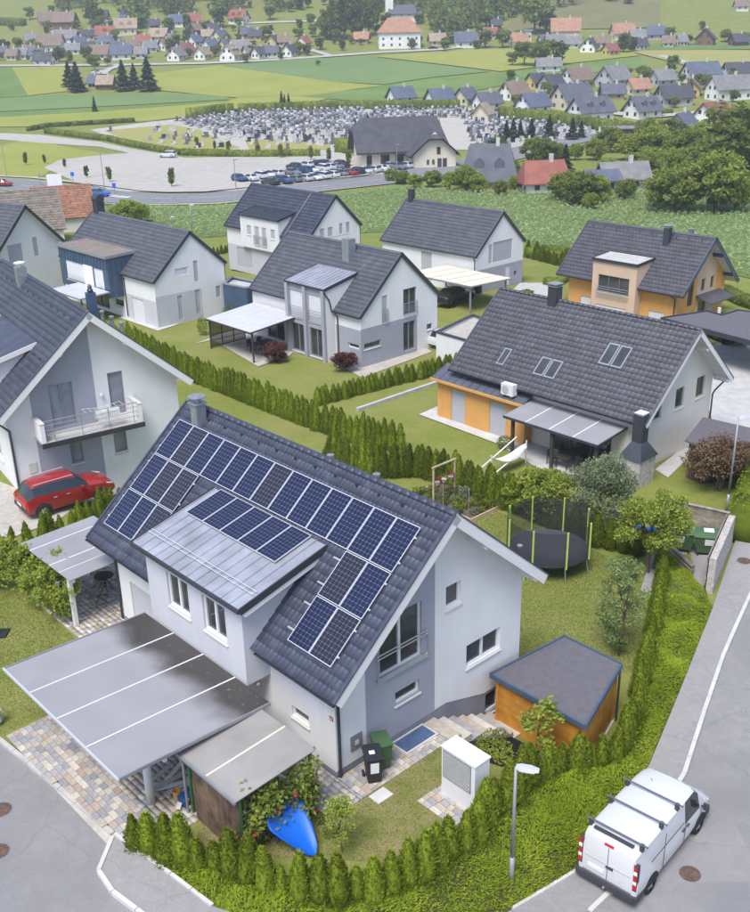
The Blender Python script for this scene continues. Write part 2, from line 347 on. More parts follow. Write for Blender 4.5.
def road_wear(name):
    """cracks, repair patches and tyre-dark lanes on top of an asphalt material"""
    m = MATS[name]; nt = m.node_tree; N = nt.nodes; K = nt.links; P = N['Principled BSDF']; src = P.inputs['Base Color'].links[0].from_socket; tc = N.new('ShaderNodeTexCoord')
    nz = N.new('ShaderNodeTexNoise'); nz.inputs['Scale'].default_value = .8; nz.inputs['Detail'].default_value = 6; K.new(tc.outputs['Object'], nz.inputs['Vector'])
    ad = N.new('ShaderNodeMix'); ad.data_type = 'RGBA'; ad.blend_type = 'ADD'; ad.inputs[0].default_value = .9; K.new(tc.outputs['Object'], ad.inputs[6]); K.new(nz.outputs['Color'], ad.inputs[7])
    vo = N.new('ShaderNodeTexVoronoi'); vo.feature = 'DISTANCE_TO_EDGE'; vo.inputs['Scale'].default_value = .22; K.new(ad.outputs[2], vo.inputs['Vector'])
    ck = N.new('ShaderNodeMapRange'); ck.inputs[1].default_value = .0; ck.inputs[2].default_value = .006; ck.inputs[3].default_value = .22; ck.inputs[4].default_value = 0; K.new(vo.outputs['Distance'], ck.inputs[0])
    m1 = N.new('ShaderNodeMix'); m1.data_type = 'RGBA'; K.new(ck.outputs[0], m1.inputs[0]); K.new(src, m1.inputs[6]); m1.inputs[7].default_value = (.08, .08, .085, 1)
    v2 = N.new('ShaderNodeTexVoronoi'); v2.feature = 'F1'; v2.distance = 'CHEBYCHEV'; v2.inputs['Scale'].default_value = .16; K.new(tc.outputs['Object'], v2.inputs['Vector'])
    sc = N.new('ShaderNodeSeparateColor'); K.new(v2.outputs['Color'], sc.inputs[0]); pt = N.new('ShaderNodeMapRange'); pt.inputs[1].default_value = .72; pt.inputs[2].default_value = .74; pt.inputs[4].default_value = .3; K.new(sc.outputs[0], pt.inputs[0])
    m2 = N.new('ShaderNodeMix'); m2.data_type = 'RGBA'; K.new(pt.outputs[0], m2.inputs[0]); K.new(m1.outputs[2], m2.inputs[6]); m2.inputs[7].default_value = (.16, .16, .168, 1)
    n3 = N.new('ShaderNodeTexNoise'); n3.inputs['Scale'].default_value = 1.7; n3.inputs['Detail'].default_value = 9; n3.inputs['Roughness'].default_value = .8; K.new(tc.outputs['Object'], n3.inputs['Vector'])
    sp = N.new('ShaderNodeMapRange'); sp.inputs[1].default_value = .66; sp.inputs[2].default_value = .8; sp.inputs[4].default_value = .5; K.new(n3.outputs[0], sp.inputs[0])
    m3 = N.new('ShaderNodeMix'); m3.data_type = 'RGBA'; K.new(sp.outputs[0], m3.inputs[0]); K.new(m2.outputs[2], m3.inputs[6]); m3.inputs[7].default_value = (.14, .138, .14, 1); K.new(m3.outputs[2], P.inputs['Base Color'])
road_wear('asphalt'); road_wear('asphalt_side')
def grid_axis(parts):
    out = []
    for a, b, s in parts: out += list(np.arange(a, b, s))
    return np.array(out+[parts[-1][1]])
gx = grid_axis([(-900, -160, 30), (-160, -32, 4), (-32, 32, .6), (32, 160, 4), (160, 901, 30)])
gy = grid_axis([(2, 14, 2), (14, 62, .6), (62, 130, 2), (130, 420, 8), (420, 1400, 20)])
GX, GY = np.meshgrid(gx, gy); GZ = T(GX.ravel(), GY.ravel())
_g = GZ.reshape(len(gy), len(gx)); _p = np.pad(_g, 1, 'edge'); _m = np.min([_p[i:i+len(gy), j:j+len(gx)] for i in range(3) for j in range(3)], axis=0)
GZ = np.where((GY < 62) & (inpoly(GX, GY, STREET) | (pdist(GX, GY, STREET) < 1.3)), _m-.03, _g-.012).ravel()
# keep the sheet below the street and paving
nx, ny = len(gx), len(gy); ii = np.arange(nx*ny).reshape(ny, nx)
obj('ground', np_mesh('ground', np.stack([GX.ravel(), GY.ravel(), GZ], 1), np.stack([ii[:-1, :-1].ravel(), ii[:-1, 1:].ravel(), ii[1:, 1:].ravel(), ii[1:, :-1].ravel()], 1), 'lawn', True), kind='structure')
drape('street', STREET, 1.2, 'asphalt', .0, S_h)
# raised sidewalks with kerbs: a slab a little above the street
CURB_R = [(589,914),(613.6,890),(645,837),(684,775.6),(704,713),(723,657),(737,625),(752,592),(775,535)]
curb_r = [hit(*p, S_h) for p in CURB_R]
low = [hit(*p, S_h) for p in [(470,935),(512,912),(585,868),(649,767),(680,692),(713,608),(727,566),(742,522),(760,486)]]
drape('sidewalk', [p[:2] for p in curb_r]+[p[:2] for p in low[::-1]], .8, 'asphalt_side', .10, S_h)
CURB_L = [(113,839),(99,873),(113,894),(137,912),(175,940)]
curb_l = [hit(*p, S_h) for p in CURB_L]
drape('sidewalk', [p[:2] for p in curb_l]+[hit(*p, S_h)[:2] for p in [(300,940),(213,909),(171,877),(115,837)]], .6, 'asphalt_side', .10, S_h)
def kerb(pts, w=.14, h=.13, seg=1.0, m='concrete_light', name='kerb'):
    """a run of kerb stones, each a stone of its own"""
    root = empty(name, (float(pts[0][0]), float(pts[0][1]), float(pts[0][2])))
    root['kind'] = 'structure'; k = 0
    for a, b in zip(pts[:-1], pts[1:]):
        a = np.array(a); b = np.array(b); L = np.linalg.norm(b-a); n = max(1, round(L/seg))
        for j in range(n):
            p = a+(b-a)*(j+.012)/n; q = a+(b-a)*(j+.988)/n; mb = MB()
            o = Vector(root.location)
            mb.bar(Vector(p)+Vector((0,0,h/2-.04))-o, Vector(q)+Vector((0,0,h/2-.04))-o, w, h+.08)
            obj('kerb_stone', mb, m, root)
    return root
kerb(curb_r); kerb(curb_l, .12, seg=.9); kerb([p for p in BANK[:3]], .1, .16, .9); kerb([hit(*p, S_h) for p in [(512,912),(549,890),(585,868),(612,826)]], .1, .16, .9)
kerb([hit(*p, S_h) for p in [(-40,711),(0,741),(60,790),(113,836)]], .14, .11, 1.0, 'concrete')
# far fields
hl = lambda px: [hit(*p)[:2] for p in px]
def field(px, m, cell=10, off=.12, name='field'): drape(name, hl(px), cell, m, off, base_h)
field([(-60,205),(0,196),(60,203),(110,211),(160,224),(225,236),(300,232),(470,200),(760,215),(780,180),(640,188),(470,190),(400,186),(290,200),(200,207),(110,204),(0,189)], 'field_dark', 3, .05)
field([(-40,68),(68,66),(80,90),(20,97),(-40,99)], 'field_mid')
field([(12,68),(68,66),(82,90),(28,96)], 'field_light', 8, .2)
field([(-40,100),(100,94),(228,94),(228,100),(120,106),(-40,114)], 'field_dark', 8, .2)
field([(-40,115),(120,107),(228,101),(260,108),(150,122),(30,127),(-40,128)], 'field_mid', 8, .15)
field([(-40,128),(30,127),(150,121),(262,108),(300,106),(360,90),(250,92),(228,102),(100,112),(-40,120)], 'field_light', 8, .18)
field([(145,75),(220,66),(330,82),(385,86),(300,96),(235,98),(150,90)], 'field_light', 8, .25)
field([(222,66),(300,59),(370,57),(490,72),(430,78),(385,85),(330,82)], 'field_dark', 8, .25)
field([(375,57),(470,50),(620,46),(640,56),(500,72)], 'field_light', 8, .3)
field([(300,97),(385,86),(430,79),(500,73),(640,57),(650,68),(540,78),(470,92),(380,103)], 'field_mid', 8, .2)
field([(630,52),(640,50),(780,51),(780,72),(700,70)], 'field_straw', 8, .35)
field([(600,46),(780,43),(780,50),(640,51)], 'field_mid', 8, .45)
field([(500,32),(535,-2),(660,-40),(660,28),(560,30)], 'hill_brown', 15, .4)
field([(-20,150),(30,138),(130,158),(60,165),(40,178),(75,190),(-20,182)], 'field_light', 4, .08)
# the road, its verges, the gravel lot and the cemetery ground
ROAD = [(-60,181),(0,184),(60,191),(110,198),(150,200),(210,199),(280,192),(390,180),(430,172),(505,157),(560,143),(600,132),(625,126)]
def ribbon(px, wl, wr):
    c = [hit(*p)[:2] for p in px]; L = []; R_ = []
    for i, p in enumerate(c):
        a = c[max(0, i-1)]; b = c[min(len(c)-1, i+1)]; d = (b-a)/np.linalg.norm(b-a); n = np.array([-d[1], d[0]])
        L.append(p+n*wl); R_.append(p-n*wr)
    return L, R_
L, R_ = ribbon(ROAD, 6.5, 5.5); drape('road', L+R_[::-1], 4, 'asphalt_road', .16, base_h)
L2, R2 = ribbon(ROAD[:9], 9.8, -8.2); drape('pavement', L2+R2[::-1], 3, 'gravel', .28, base_h)
L2, R2 = ribbon(ROAD[:7], -6.7, 7.6); drape('pavement', L2+R2[::-1], 3, 'gravel', .28, base_h)
mk = MB()
c = [hit(*p) for p in ROAD]
def marks(off, dash, gap, w):
    for a, b in zip(c[:-1], c[1:]):
        d = (b-a); Ls = np.linalg.norm(d[:2]); d = d/Ls; n = np.array([-d[1], d[0], 0]); s = 0
        while s+dash < Ls:
            p = a+d*s+n*off; q = a+d*(s+dash)+n*off
            P = [p+n*w/2, p-n*w/2, q-n*w/2, q+n*w/2]
            mk.add([(r[0], r[1], float(base_h(r[0], r[1]))+.21) for r in P], [(0, 1, 2, 3)]); s += dash+gap
marks(.5, 4, 3, .22); marks(6.1, 5.9, .1, .18); marks(-5.2, 5.9, .1, .18)
for k in range(14):
    p = hit(46+k*6.2, 190.3+k*.62); mk.add([(p[0]-.9, p[1]-.9, p[2]+.22), (p[0]+.4, p[1]-.9, p[2]+.22), (p[0]+.9, p[1]+.9, p[2]+.22), (p[0]-.4, p[1]+.9, p[2]+.22)], [(0, 1, 2, 3)])
obj('road_marking', mk, 'white_paint', kind='structure')
LOT = [(44,168),(60,160),(95,156),(128,153),(100,147),(-30,137),(-30,132),(40,135),(100,142),(150,152),(185,158),(300,156),(330,150),(395,168),(430,163),(436,170),(385,174),(300,184),(236,191),(180,193),(120,192),(75,182)]
drape('gravel_lot', hl(LOT), 4, 'gravel', .10, base_h)
CEM = [(90,130),(150,122),(190,118),(230,112),(330,108),(460,107),(560,116),(640,127),(600,136),(520,148),(470,150),(350,152),(300,154),(190,154),(140,146)]
drape('cemetery_ground', hl(CEM), 5, 'gravel', .09, base_h)
for q in ([(105,131),(170,125),(200,130),(240,148),(190,152),(140,144)], [(245,140),(330,143),(330,150),(250,150)]):
    drape('cemetery_lawn', hl(q), 5, 'field_straw', .16, base_h)
for px, w in (([(-20,66.5),(120,65.5),(200,64),(250,62),(310,58),(380,53),(440,50),(470,46)], 3), ([(100,75),(107,70),(122,66)], 2.5), ([(240,24),(300,22),(360,19)], 2), ([(660,56),(690,64),(705,72)], 2), ([(610,50),(640,46),(760,46)], 2.5), ([(310,50),(330,56),(345,55)], 2), ([(540,100),(590,110),(640,118),(720,112)], 3)):
    L, R_ = ribbon(px, w, w); drape('lane', L+R_[::-1], 6, 'gravel', .4, base_h)
# paved plots between the houses
def plot(px, m='bed_paving', off=.03, cell=1.5, name='paved_yard'): return drape(name, [G(*p)[:2] for p in px], cell, m, off)
plot([(425,345),(440,335),(484,320),(520,283),(560,283),(535,312),(470,345),(445,352)], 'concrete')
plot([(700,470),(715,430),(690,350),(735,340),(790,345),(790,460),(748,460)], 'concrete')
plot([(-30,470),(25,492),(60,480),(112,462),(142,470),(125,490),(60,520),(20,535),(-30,560)], 'bed_paving')
plot([(195,344),(255,330),(290,352),(330,360),(362,378),(432,352),(426,348),(370,365),(330,352),(283,338),(250,322)], 'bed_paving')
plot([(214,341),(254,331),(300,345),(290,356),(258,367)], 'bed_paving', .045, 1.)
plot([(120,318),(158,331),(232,306),(228,303),(158,325),(130,312)], 'concrete_light')
plot([(419,415),(437,407),(518,436),(502,446)], 'concrete_light', .05, .8)
plot([(500,446),(520,432),(590,452),(625,462),(600,480),(540,470)], 'concrete')
plot([(655,470),(705,430),(712,436),(668,478)], 'concrete')
plot([(640,592),(652,556),(700,545),(712,560),(703,590),(690,612),(670,600)], 'asphalt_side', .06)
# ------------------------------------------------------------------ house kit
class House:
    def __init__(s, name, label, o, yaw, L, vl, vr, Hr, slope, go, so, base=-.6, so_r=None, cat='house', group=None):
        s.root = empty(name, o, math.radians(yaw), label, cat, group)
        s.L, s.vl, s.vr, s.Hr, s.tan, s.go, s.so = L, vl, vr, Hr, math.tan(math.radians(slope)), go, so
        s.c, s.s = math.cos(math.radians(slope)), math.sin(math.radians(slope)); s.base = base
        s.xl = vl+so; s.xr = vr-(so if so_r is None else so_r); s.th = .16
    def roofz(s, x): return s.Hr-abs(x)*s.tan-s.th/s.c          # underside of the roof
    def FG(s, a, z, d=0): return (a, s.go+d, z)                 # near gable: a = x, d inward
    def FL(s, a, z, d=0): return (s.xl+d, a, z)                 # left wall: a = y
    def region(s, F, poly, holes, m, depth=.13, name='wall', back=None):
        rings = [[Vector((a, z, 0)) for a, z in poly]]+[[Vector(q) for q in ((h[0], h[2], 0), (h[1], h[2], 0), (h[1], h[3], 0), (h[0], h[3], 0))] for h in holes]
        flat = [p for r in rings for p in r]; tr = tessellate_polygon(rings); mb = MB()
        mb.add([F(p.x, p.y, 0) for p in flat], [tuple(t) for t in tr])
        for r in rings[1:]:
            for i in range(4):
                p, q = r[i], r[(i+1) % 4]
                mb.add([F(p.x, p.y, 0), F(q.x, q.y, 0), F(q.x, q.y, depth), F(p.x, p.y, depth)], [(0, 1, 2, 3)])
        return obj(name, mb, m, s.root)
    def gable(s, x0, x1, z0, z1, m, holes=(), F=None, name='wall'):
        """wall piece of the near gable between x0 and x1, from z0 (number or list of (x,z)) up to z1 or the roof"""
        bot = [(x0, z0), (x1, z0)] if not isinstance(z0, list) else z0
        if z1 is not None: poly = bot+[(x1, z1), (x0, z1)]
        else: poly = bot+[(x1, s.roofz(x1))]+([(0, s.roofz(0))] if x0 < 0 < x1 else [])+[(x0, s.roofz(x0))]
        hs = [h for h in holes if h[0] >= x0-1e-6 and h[1] <= x1+1e-6 and h[2] >= min(b[1] for b in bot)-1e-6 and (z1 is None or h[3] <= z1+1e-6)]
        return s.region(F or s.FG, poly, hs, m, name=name)
    def side(s, y0, y1, z0, z1, m, holes=(), name='wall'):
        z1 = s.roofz(s.xl) if z1 is None else z1
        hs = [h for h in holes if h[0] >= y0-1e-6 and h[1] <= y1+1e-6 and h[2] >= z0-1e-6 and h[3] <= z1+1e-6]
        return s.region(s.FL, [(y0, z0), (y1, z0), (y1, z1), (y0, z1)], hs, m, name=name)
    def hidden_walls(s, m):
        y0, y1 = s.go, s.L-s.go
        zr = s.roofz(s.xr); mb = MB(); mb.add([(s.xr, y0, s.base), (s.xr, y1, s.base), (s.xr, y1, zr), (s.xr, y0, zr)], [(0, 1, 2, 3)])
        obj('wall', mb, m, s.root)
        mb = MB(); mb.add([(s.xl, y1, s.base), (s.xr, y1, s.base), (s.xr, y1, zr), (0, y1, s.roofz(0)), (s.xl, y1, s.roofz(s.xl))], [(0, 1, 2, 3, 4)])
        obj('wall', mb, m, s.root)
    def sp(s, side, d, y, n=0): return (side*(d*s.c+n*s.s), y, s.Hr-d*s.s+n*s.c)
    def roof(s, tile='tile_grey', style='flat', tw=.33, ex=.36, soffit='wood_white', barge=('wood_white', .26), ridge='tile', gutter='gutter', skip=None, seed=1):
        dl, dr = -s.vl/s.c, s.vr/s.c
        mb = MB()
        for sd, D in ((-1, dl), (1, dr)):
            V = [s.sp(sd, d, y, n) for d in (0, D) for y in (.03, s.L-.03) for n in (-s.th, -.02)]
            mb.add(V, [(0,1,3,2), (4,6,7,5), (0,4,5,1), (2,3,7,6), (0,2,6,4), (1,5,7,3)])
        s.roofo = obj('roof', mb, soffit, s.root)
        for sd, D in ((-1, dl), (1, dr)):
            t = tile_field(s.L, D, tw, ex, style, seed+sd)
            V = t[0]; W = np.stack([sd*(V[:, 1]*s.c+V[:, 2]*s.s), V[:, 0], s.Hr-V[:, 1]*s.s+V[:, 2]*s.c], 1)
            obj('roof_tiles', np_mesh('roof_tiles', W, t[1], tile), parent=s.roofo, kind='stuff')
        bm, bh = barge
        for sd, D in ((-1, dl), (1, dr)):
            for y in (0, s.L):
                mb = MB(); V = [s.sp(sd, d, yy, n) for d in (0, D) for yy in (y-.025, y+.025) for n in (-bh, .035)]
                mb.add(V, [(0,1,3,2), (4,6,7,5), (0,4,5,1), (2,3,7,6), (0,2,6,4), (1,5,7,3)]); obj('bargeboard', mb, bm, s.root)
                mb = MB(); V = [s.sp(sd, d, yy, n) for d in (0, D+.02) for yy in (y-.045, y+.07 if y == 0 else y+.045) for n in (.036, .085)]
                mb.add(V, [(0,1,3,2), (4,6,7,5), (0,4,5,1), (2,3,7,6), (0,2,6,4), (1,5,7,3)]); obj('verge_trim', mb, tile, s.root)
        if ridge == 'tile':
            mb = MB(); n = 7
            V = [(.13*math.cos(PI*k/(n-1)), yy, .105*math.sin(PI*k/(n-1))*(1 if yy else .88)) for yy in (0, .40) for k in range(n)]
            mb.add(V, [(k, k+1, n+k+1, n+k) for k in range(n-1)]+[tuple(range(n)), tuple(range(n, 2*n))]); me = mb.mesh('ridge_tile', tile, True)
            k = 0
            while k*.37 < s.L-.3:
                obj('ridge_tile', me, parent=s.roofo, loc=(0, k*.37, s.Hr+.03)); k += 1
        else:
            mb = MB()
            for sd in (-1, 1):
                V = [s.sp(sd, d, y, n) for d in (-.02, .16) for y in (-.05, s.L+.05) for n in (.05, .085)]
                mb.add(V, [(0,1,3,2), (4,6,7,5), (0,4,5,1), (2,3,7,6), (0,2,6,4), (1,5,7,3)])
            obj('ridge_cap', mb, tile, s.roofo)
        for sd, x in ((-1, s.vl), (1, s.vr)):
            z = s.Hr-abs(x)*s.tan; runs = [(0, s.L)]
            if sd == -1 and skip: runs = [(0, skip[0]), (skip[1], s.L)]
            for r0, r1 in runs:
                mb = MB(); n = 7
                V = [(x+sd*.05+.07*math.cos(PI+PI*k/(n-1)), yy, z-.02+.075*math.sin(PI+PI*k/(n-1))) for yy in (r0, r1) for k in range(n)]
                mb.add(V, [(k, k+1, n+k+1, n+k) for k in range(n-1)]+[tuple(range(n)), tuple(range(n, 2*n))]); obj('gutter', mb, gutter, s.root)
    def outriggers(s, m='wood_white', spots=(.33, .88)):
        for sd, x in ((-1, s.vl), (1, s.vr)):
            for t in spots:
                d = t*abs(x)/s.c; V = [s.sp(sd, d+dd, y, n) for dd in (-.10, .10) for y in (.03, s.go+.02) for n in (-s.th-.22, -s.th+.01)]
                mb = MB(); mb.add(V, [(0,1,3,2), (4,6,7,5), (0,4,5,1), (2,3,7,6), (0,2,6,4), (1,5,7,3)]); obj('purlin', mb, m, s.root)
    def pipe(s, pts, r=.045, m='gutter', name='downpipe'):
        mb = MB(); mb.path(pts, r, 8); obj(name, mb, m, s.root)
    def snow_guards(s, d=.75, n=12, y0=.6, y1=None, m='gutter'):
        y1 = y1 or s.L-.6; mb = MB()
        mb.add([(-.05, -.03, 0), (.05, -.03, 0), (.05, .03, 0), (-.05, .03, 0), (-.05, -.02, .11), (-.05, .02, .11)], [(0, 1, 4), (2, 3, 5), (1, 2, 5, 4), (0, 4, 5, 3), (0, 3, 2, 1)])
        me = mb.mesh('snow_guard', m)
        for k in range(n):
            p = s.sp(-1, d, y0+(y1-y0)*k/(n-1), .05); obj('snow_guard', me, parent=s.roofo, loc=p)
    def window(s, F, a0, a1, z0, z1, kind='single', fm='frame_white', depth=.1, sill=True, glass='glass_dark', parts=None):
        w = .065; mb = MB()
        def fb(A0, A1, Z0, Z1, d0=depth-.02, d1=depth+.06):
            V = [F(a, z, d) for a in (A0, A1) for z in (Z0, Z1) for d in (d0, d1)]
            mb.add(V, [(0,1,3,2), (4,6,7,5), (0,4,5,1), (2,3,7,6), (0,2,6,4), (1,5,7,3)])
        if kind in ('shutter', 'shutter_light'):
            n = max(3, int((z1-z0)/.09)); sm = MB()
            for k in range(n):
                za, zb = z0+(z1-z0)*k/n, z0+(z1-z0)*(k+1)/n
                sm.add([F(a0, za+.012, depth-.05), F(a1, za+.012, depth-.05), F(a1, zb, depth-.02), F(a0, zb, depth-.02), F(a0, za, depth-.015), F(a1, za, depth-.015)], [(0, 1, 2, 3), (4, 5, 1, 0)])
            o = obj('roller_shutter', sm, kind, s.root)
        else:
            fb(a0, a1, z0, z0+w); fb(a0, a1, z1-w, z1); fb(a0, a0+w, z0+w, z1-w); fb(a1-w, a1, z0+w, z1-w)
            cuts = {'single': [], 'double': [.5], 'triple': [.33, .67], 'slit': []}.get(kind, [])
            for t in cuts:
                am = a0+(a1-a0)*t; fb(am-w*.75, am+w*.75, z0+w, z1-w)
            o = obj('window', mb, fm, s.root)
            pm = MB(); dd = depth+.04
            pm.add([F(a0+.01, z0+.01, dd), F(a1-.01, z0+.01, dd), F(a1-.01, z1-.01, dd), F(a0+.01, z1-.01, dd)], [(0, 1, 2, 3)])
            obj('pane', pm, glass, o)
        if sill:
            sm = MB(); V = [F(a, z, d) for a in (a0-.05, a1+.05) for z, d in ((z0-.10, -.05), (z0-.06, -.05), (z0-.10, depth), (z0, depth))]
            sm.add(V, [(0,1,3,2), (4,6,7,5), (0,4,5,1), (2,3,7,6), (0,2,6,4), (1,5,7,3)]); obj('sill', sm, 'sill', o)
        return o
    def french_rail(s, F, a0, a1, z0, h=.95, nb=4, m='steel'):
        mb = MB()
        for z in ([z0+h, z0+h-.12] if nb < 5 else [z0+h]): mb.tube(F(a0, z, -.10), F(a1, z, -.10), .022)
        for k in range(nb):
            z = z0+.02+(k*.045 if nb < 5 else (h-.1)*k/(nb-1)); mb.tube(F(a0, z, -.10), F(a1, z, -.10), .014)
        for a in (a0+.03, a1-.03): mb.tube(F(a, z0, -.10), F(a, z0+h, -.10), .02); mb.tube(F(a, z0+.1, -.10), F(a, z0+.1, .02), .014); mb.tube(F(a, z0+h-.2, -.10), F(a, z0+h-.2, .02), .014)
        obj('railing', mb, m, s.root)
    def dormer(s, y0, y1, xf, zbot, zf, xb, zb, wallm, roofm, windows=(), ov=(.25, .15), roof_y=None, seams=0, sidem=None, flat=False, name='dormer', edge='gutter', kind='double', fm='frame_white', bottom=True):
        """box or shed dormer on the left slope: front wall at x=xf, roof from (xf,zf) back to (xb,zb)"""
        F = lambda a, z, d=0: (xf+d, a, z)
        hs = [w[:4] for w in windows]; zt = zf-.14
        fr = s.region(F, [(y0, zbot), (y1, zbot), (y1, zt), (y0, zt)], hs, wallm, name='dormer_wall')
        for w in windows: s.window(F, *w[:4], kind=w[4] if len(w) > 4 else kind, fm=fm)
        sm = MB()
        for y in (y0, y1):
            xm = s.xl+.02 if zbot < s.roofz(s.xl) else xf+.02
            sm.add([(xf, y, zbot), (xf, y, zt), (xb, y, zb-.14), (xb, y, s.Hr-abs(xb)*s.tan-.3), (s.xl+.3, y, s.roofz(s.xl+.3)), (s.xl+.3, y, zbot)], [(0, 1, 2, 3, 4, 5)])
        if bottom: sm.add([(xf, y0, zbot), (xf, y1, zbot), (s.xl+.3, y1, zbot), (s.xl+.3, y0, zbot)], [(0, 1, 2, 3)])
        obj('dormer_cheek', sm, sidem or wallm, s.root)
        ya, yb = roof_y or (y0-ov[1], y1+ov[1]); xo = xf-ov[0]
        m = (zb-zf)/(xb-xf); zo = zf+m*(xo-xf); rb = MB()
        V = [(x, y, z+dz) for (x, z) in ((xo, zo), (xb, zb)) for y in (ya, yb) for dz in (-.14, 0)]
        rb.add(V, [(0,1,3,2), (4,6,7,5), (0,4,5,1), (2,3,7,6), (0,2,6,4), (1,5,7,3)])
        ro = obj('dormer_roof', rb, roofm, s.root)
        for k in range(seams):
            y = ya+.06+(yb-ya-.12)*k/max(1, seams-1); q = MB(); q.bar((xo+.02, y, zo+.02), (xb, y, zb+.02), .035, .05); obj('seam', q, roofm, ro)
        eb = MB()
        for y in (ya, yb): eb.bar((xo, y, zo-.05), (xb, y, zb-.05), .05, .24)
        eb.bar((xo-.03, ya, zo-.05), (xo-.03, yb, zo-.05), .09, .12 if not flat else .24)
        if flat: eb.bar((xb, ya, zb-.02), (xb, yb, zb-.02), .09, .2)
        obj('roof_edge', eb, edge, ro)
        return fr, ro
def tile_field(L, D, tw, ex, style, seed):
    """overlapping tiles on a slope: (y along the eave, d down the slope, n out of it)"""
    r = np.random.default_rng(seed); rows = max(2, int(round(D/ex))); ex = (D+.03)/rows; cols = max(2, int(round(L/tw))); tw = L/cols
    if style == 'wave':
        ph = np.linspace(0, 1, 7); pr = .030*np.maximum(0, np.sin(np.pi*np.clip((ph-.42)/.58, 0, 1)))+.004*np.sin(ph*2*np.pi)
    else:
        ph = np.array([.015, .985]); pr = np.zeros(2)
    k = len(ph); V = []; F = []; base = 0
    for i in range(rows):
        offs = 0 if style == 'wave' else (tw/2 if i % 2 else 0)
        for j in range(cols+(1 if offs else 0)):
            ya = max(0, j*tw-offs); yb = min(L, (j+1)*tw-offs)
            if yb-ya < .03: continue
            y = ya+(yb-ya)*ph; jn = r.uniform(-.004, .006); jd = r.uniform(-.008, .008)
            d0, d1 = i*ex-.02, (i+1)*ex+.01+jd
            top = np.stack([y, np.full(k, d0), pr+.004+jn], 1); bot = np.stack([y, np.full(k, d1), pr+.034+jn], 1); lip = np.stack([y, np.full(k, d1), pr*.0+.0+jn*0], 1)
            V.append(np.concatenate([top, bot, lip]))
            for q in range(k-1):
                F.append((base+q, base+q+1, base+k+q+1, base+k+q)); F.append((base+k+q, base+k+q+1, base+2*k+q+1, base+2*k+q))
            base += 3*k
    return np.concatenate(V), np.array(F)
def grp(n): return n
# ------------------------------------------------------------------ the house with the solar roof
def cellmat(name, base, base2):
    m = bpy.data.materials.new(name); m.use_nodes = True; MATS[name] = m; nt = m.node_tree; N = nt.nodes; K = nt.links; P = N['Principled BSDF']
    P.inputs['Roughness'].default_value = .25; P.inputs['Specular IOR Level'].default_value = .3
    tc = N.new('ShaderNodeTexCoord'); sx = N.new('ShaderNodeSeparateXYZ'); K.new(tc.outputs['Object'], sx.inputs[0])
    def mth(op, a, b=None):
        n = N.new('ShaderNodeMath'); n.operation = op
        for i, v in enumerate((a, b)):
            if v is None: continue
            if isinstance(v, (int, float)): n.inputs[i].default_value = v
            else: K.new(v, n.inputs[i])
        return n.outputs[0]
    def cell(o, p): return mth('ABSOLUTE', mth('SUBTRACT', mth('FRACT', mth('DIVIDE', o, p)), .5))
    a = cell(sx.outputs[0], .1565); b = cell(sx.outputs[1], .1555)
    line = mth('GREATER_THAN', mth('MAXIMUM', a, b), .482); dia = mth('GREATER_THAN', mth('ADD', a, b), .87)
    w = mth('MAXIMUM', line, dia)
    oi = N.new('ShaderNodeObjectInfo'); th = mth('GREATER_THAN', oi.outputs['Random'], .8)
    m1 = N.new('ShaderNodeMix'); m1.data_type = 'RGBA'; K.new(th, m1.inputs[0]); m1.inputs[6].default_value = (*base, 1); m1.inputs[7].default_value = (*base2, 1)
    m2 = N.new('ShaderNodeMix'); m2.data_type = 'RGBA'; K.new(w, m2.inputs[0]); K.new(m1.outputs[2], m2.inputs[6]); m2.inputs[7].default_value = (.17, .18, .25, 1)
    K.new(m2.outputs[2], P.inputs['Base Color'])
cellmat('solar_cells', (.011, .016, .046), (.020, .020, .034))
mh = House('solar_house', 'white house with solar panels on its blue tiled roof and a large shed dormer', (2.373, 26.792, 0), 42.43, 14.337, -4.94, 4.57, 7.74, 40.48, .85, .66, base=-2.4, so_r=.27)
R0 = mh.root
hg = dict(fd=(-2.43, -.62, 2.72, 4.72), w1=(.48, 1.18, 3.9, 4.72), w2=(1.5, 3.22, 1.18, 2.06), w3=(-1.80, -.72, 1.40, 1.86), bw=(2.55, 3.3, -1.3, -.45))
HG = list(hg.values())
mh.gable(-4.28, -3.05, .25, None, 'render_white', HG)
mh.gable(-3.05, -.02, .25, None, 'render_grey', HG)
mh.gable(-.02, 4.3, [(-.02, .28), (.53, .28), (2.45, -.32), (4.3, -.36)], None, 'render_white', HG)
mh.region(lambda a, z, d=0: (a, mh.go+.015+d, z), [(-4.28, -2.4), (4.3, -2.4), (4.3, -.36), (2.45, -.32), (.53, .28), (-.02, .28), (-.02, .25), (-4.28, .25)], [hg['bw']], 'plinth', name='plinth')
HL = [(9.7, 12.7, -.1, 2.05), (2.12, 2.96, 1.2, 1.6)]
mh.side(.85, 13.49, .2, None, 'render_white', [HL[1]] if False else [(9.7, 12.7, .21, 2.05), HL[1]])
pm = MB(); pm.box(-4.27, -4.2, .86, 9.7, -2.4, .2); pm.box(-4.27, -4.2, 12.7, 13.48, -2.4, .2); obj('plinth', pm, 'plinth', R0)
mh.hidden_walls('render_white')
mh.roof('tile_blue', 'wave', .19, .34, ridge='tile', barge=('wood_white', .30), gutter='gutter', skip=(3.7, 9.75), seed=3)
mh.outriggers(spots=(.36, .92))
mh.snow_guards(.42, 12, .9, 12.4)
mh.window(mh.FG, *hg['fd'], kind='double', sill=True); mh.window(mh.FG, *hg['w1']); mh.window(mh.FG, *hg['w2'], kind='double'); mh.window(mh.FG, *hg['w3'])
mh.window(lambda a, z, d=0: (a, mh.go+.015+d, z), *hg['bw'])
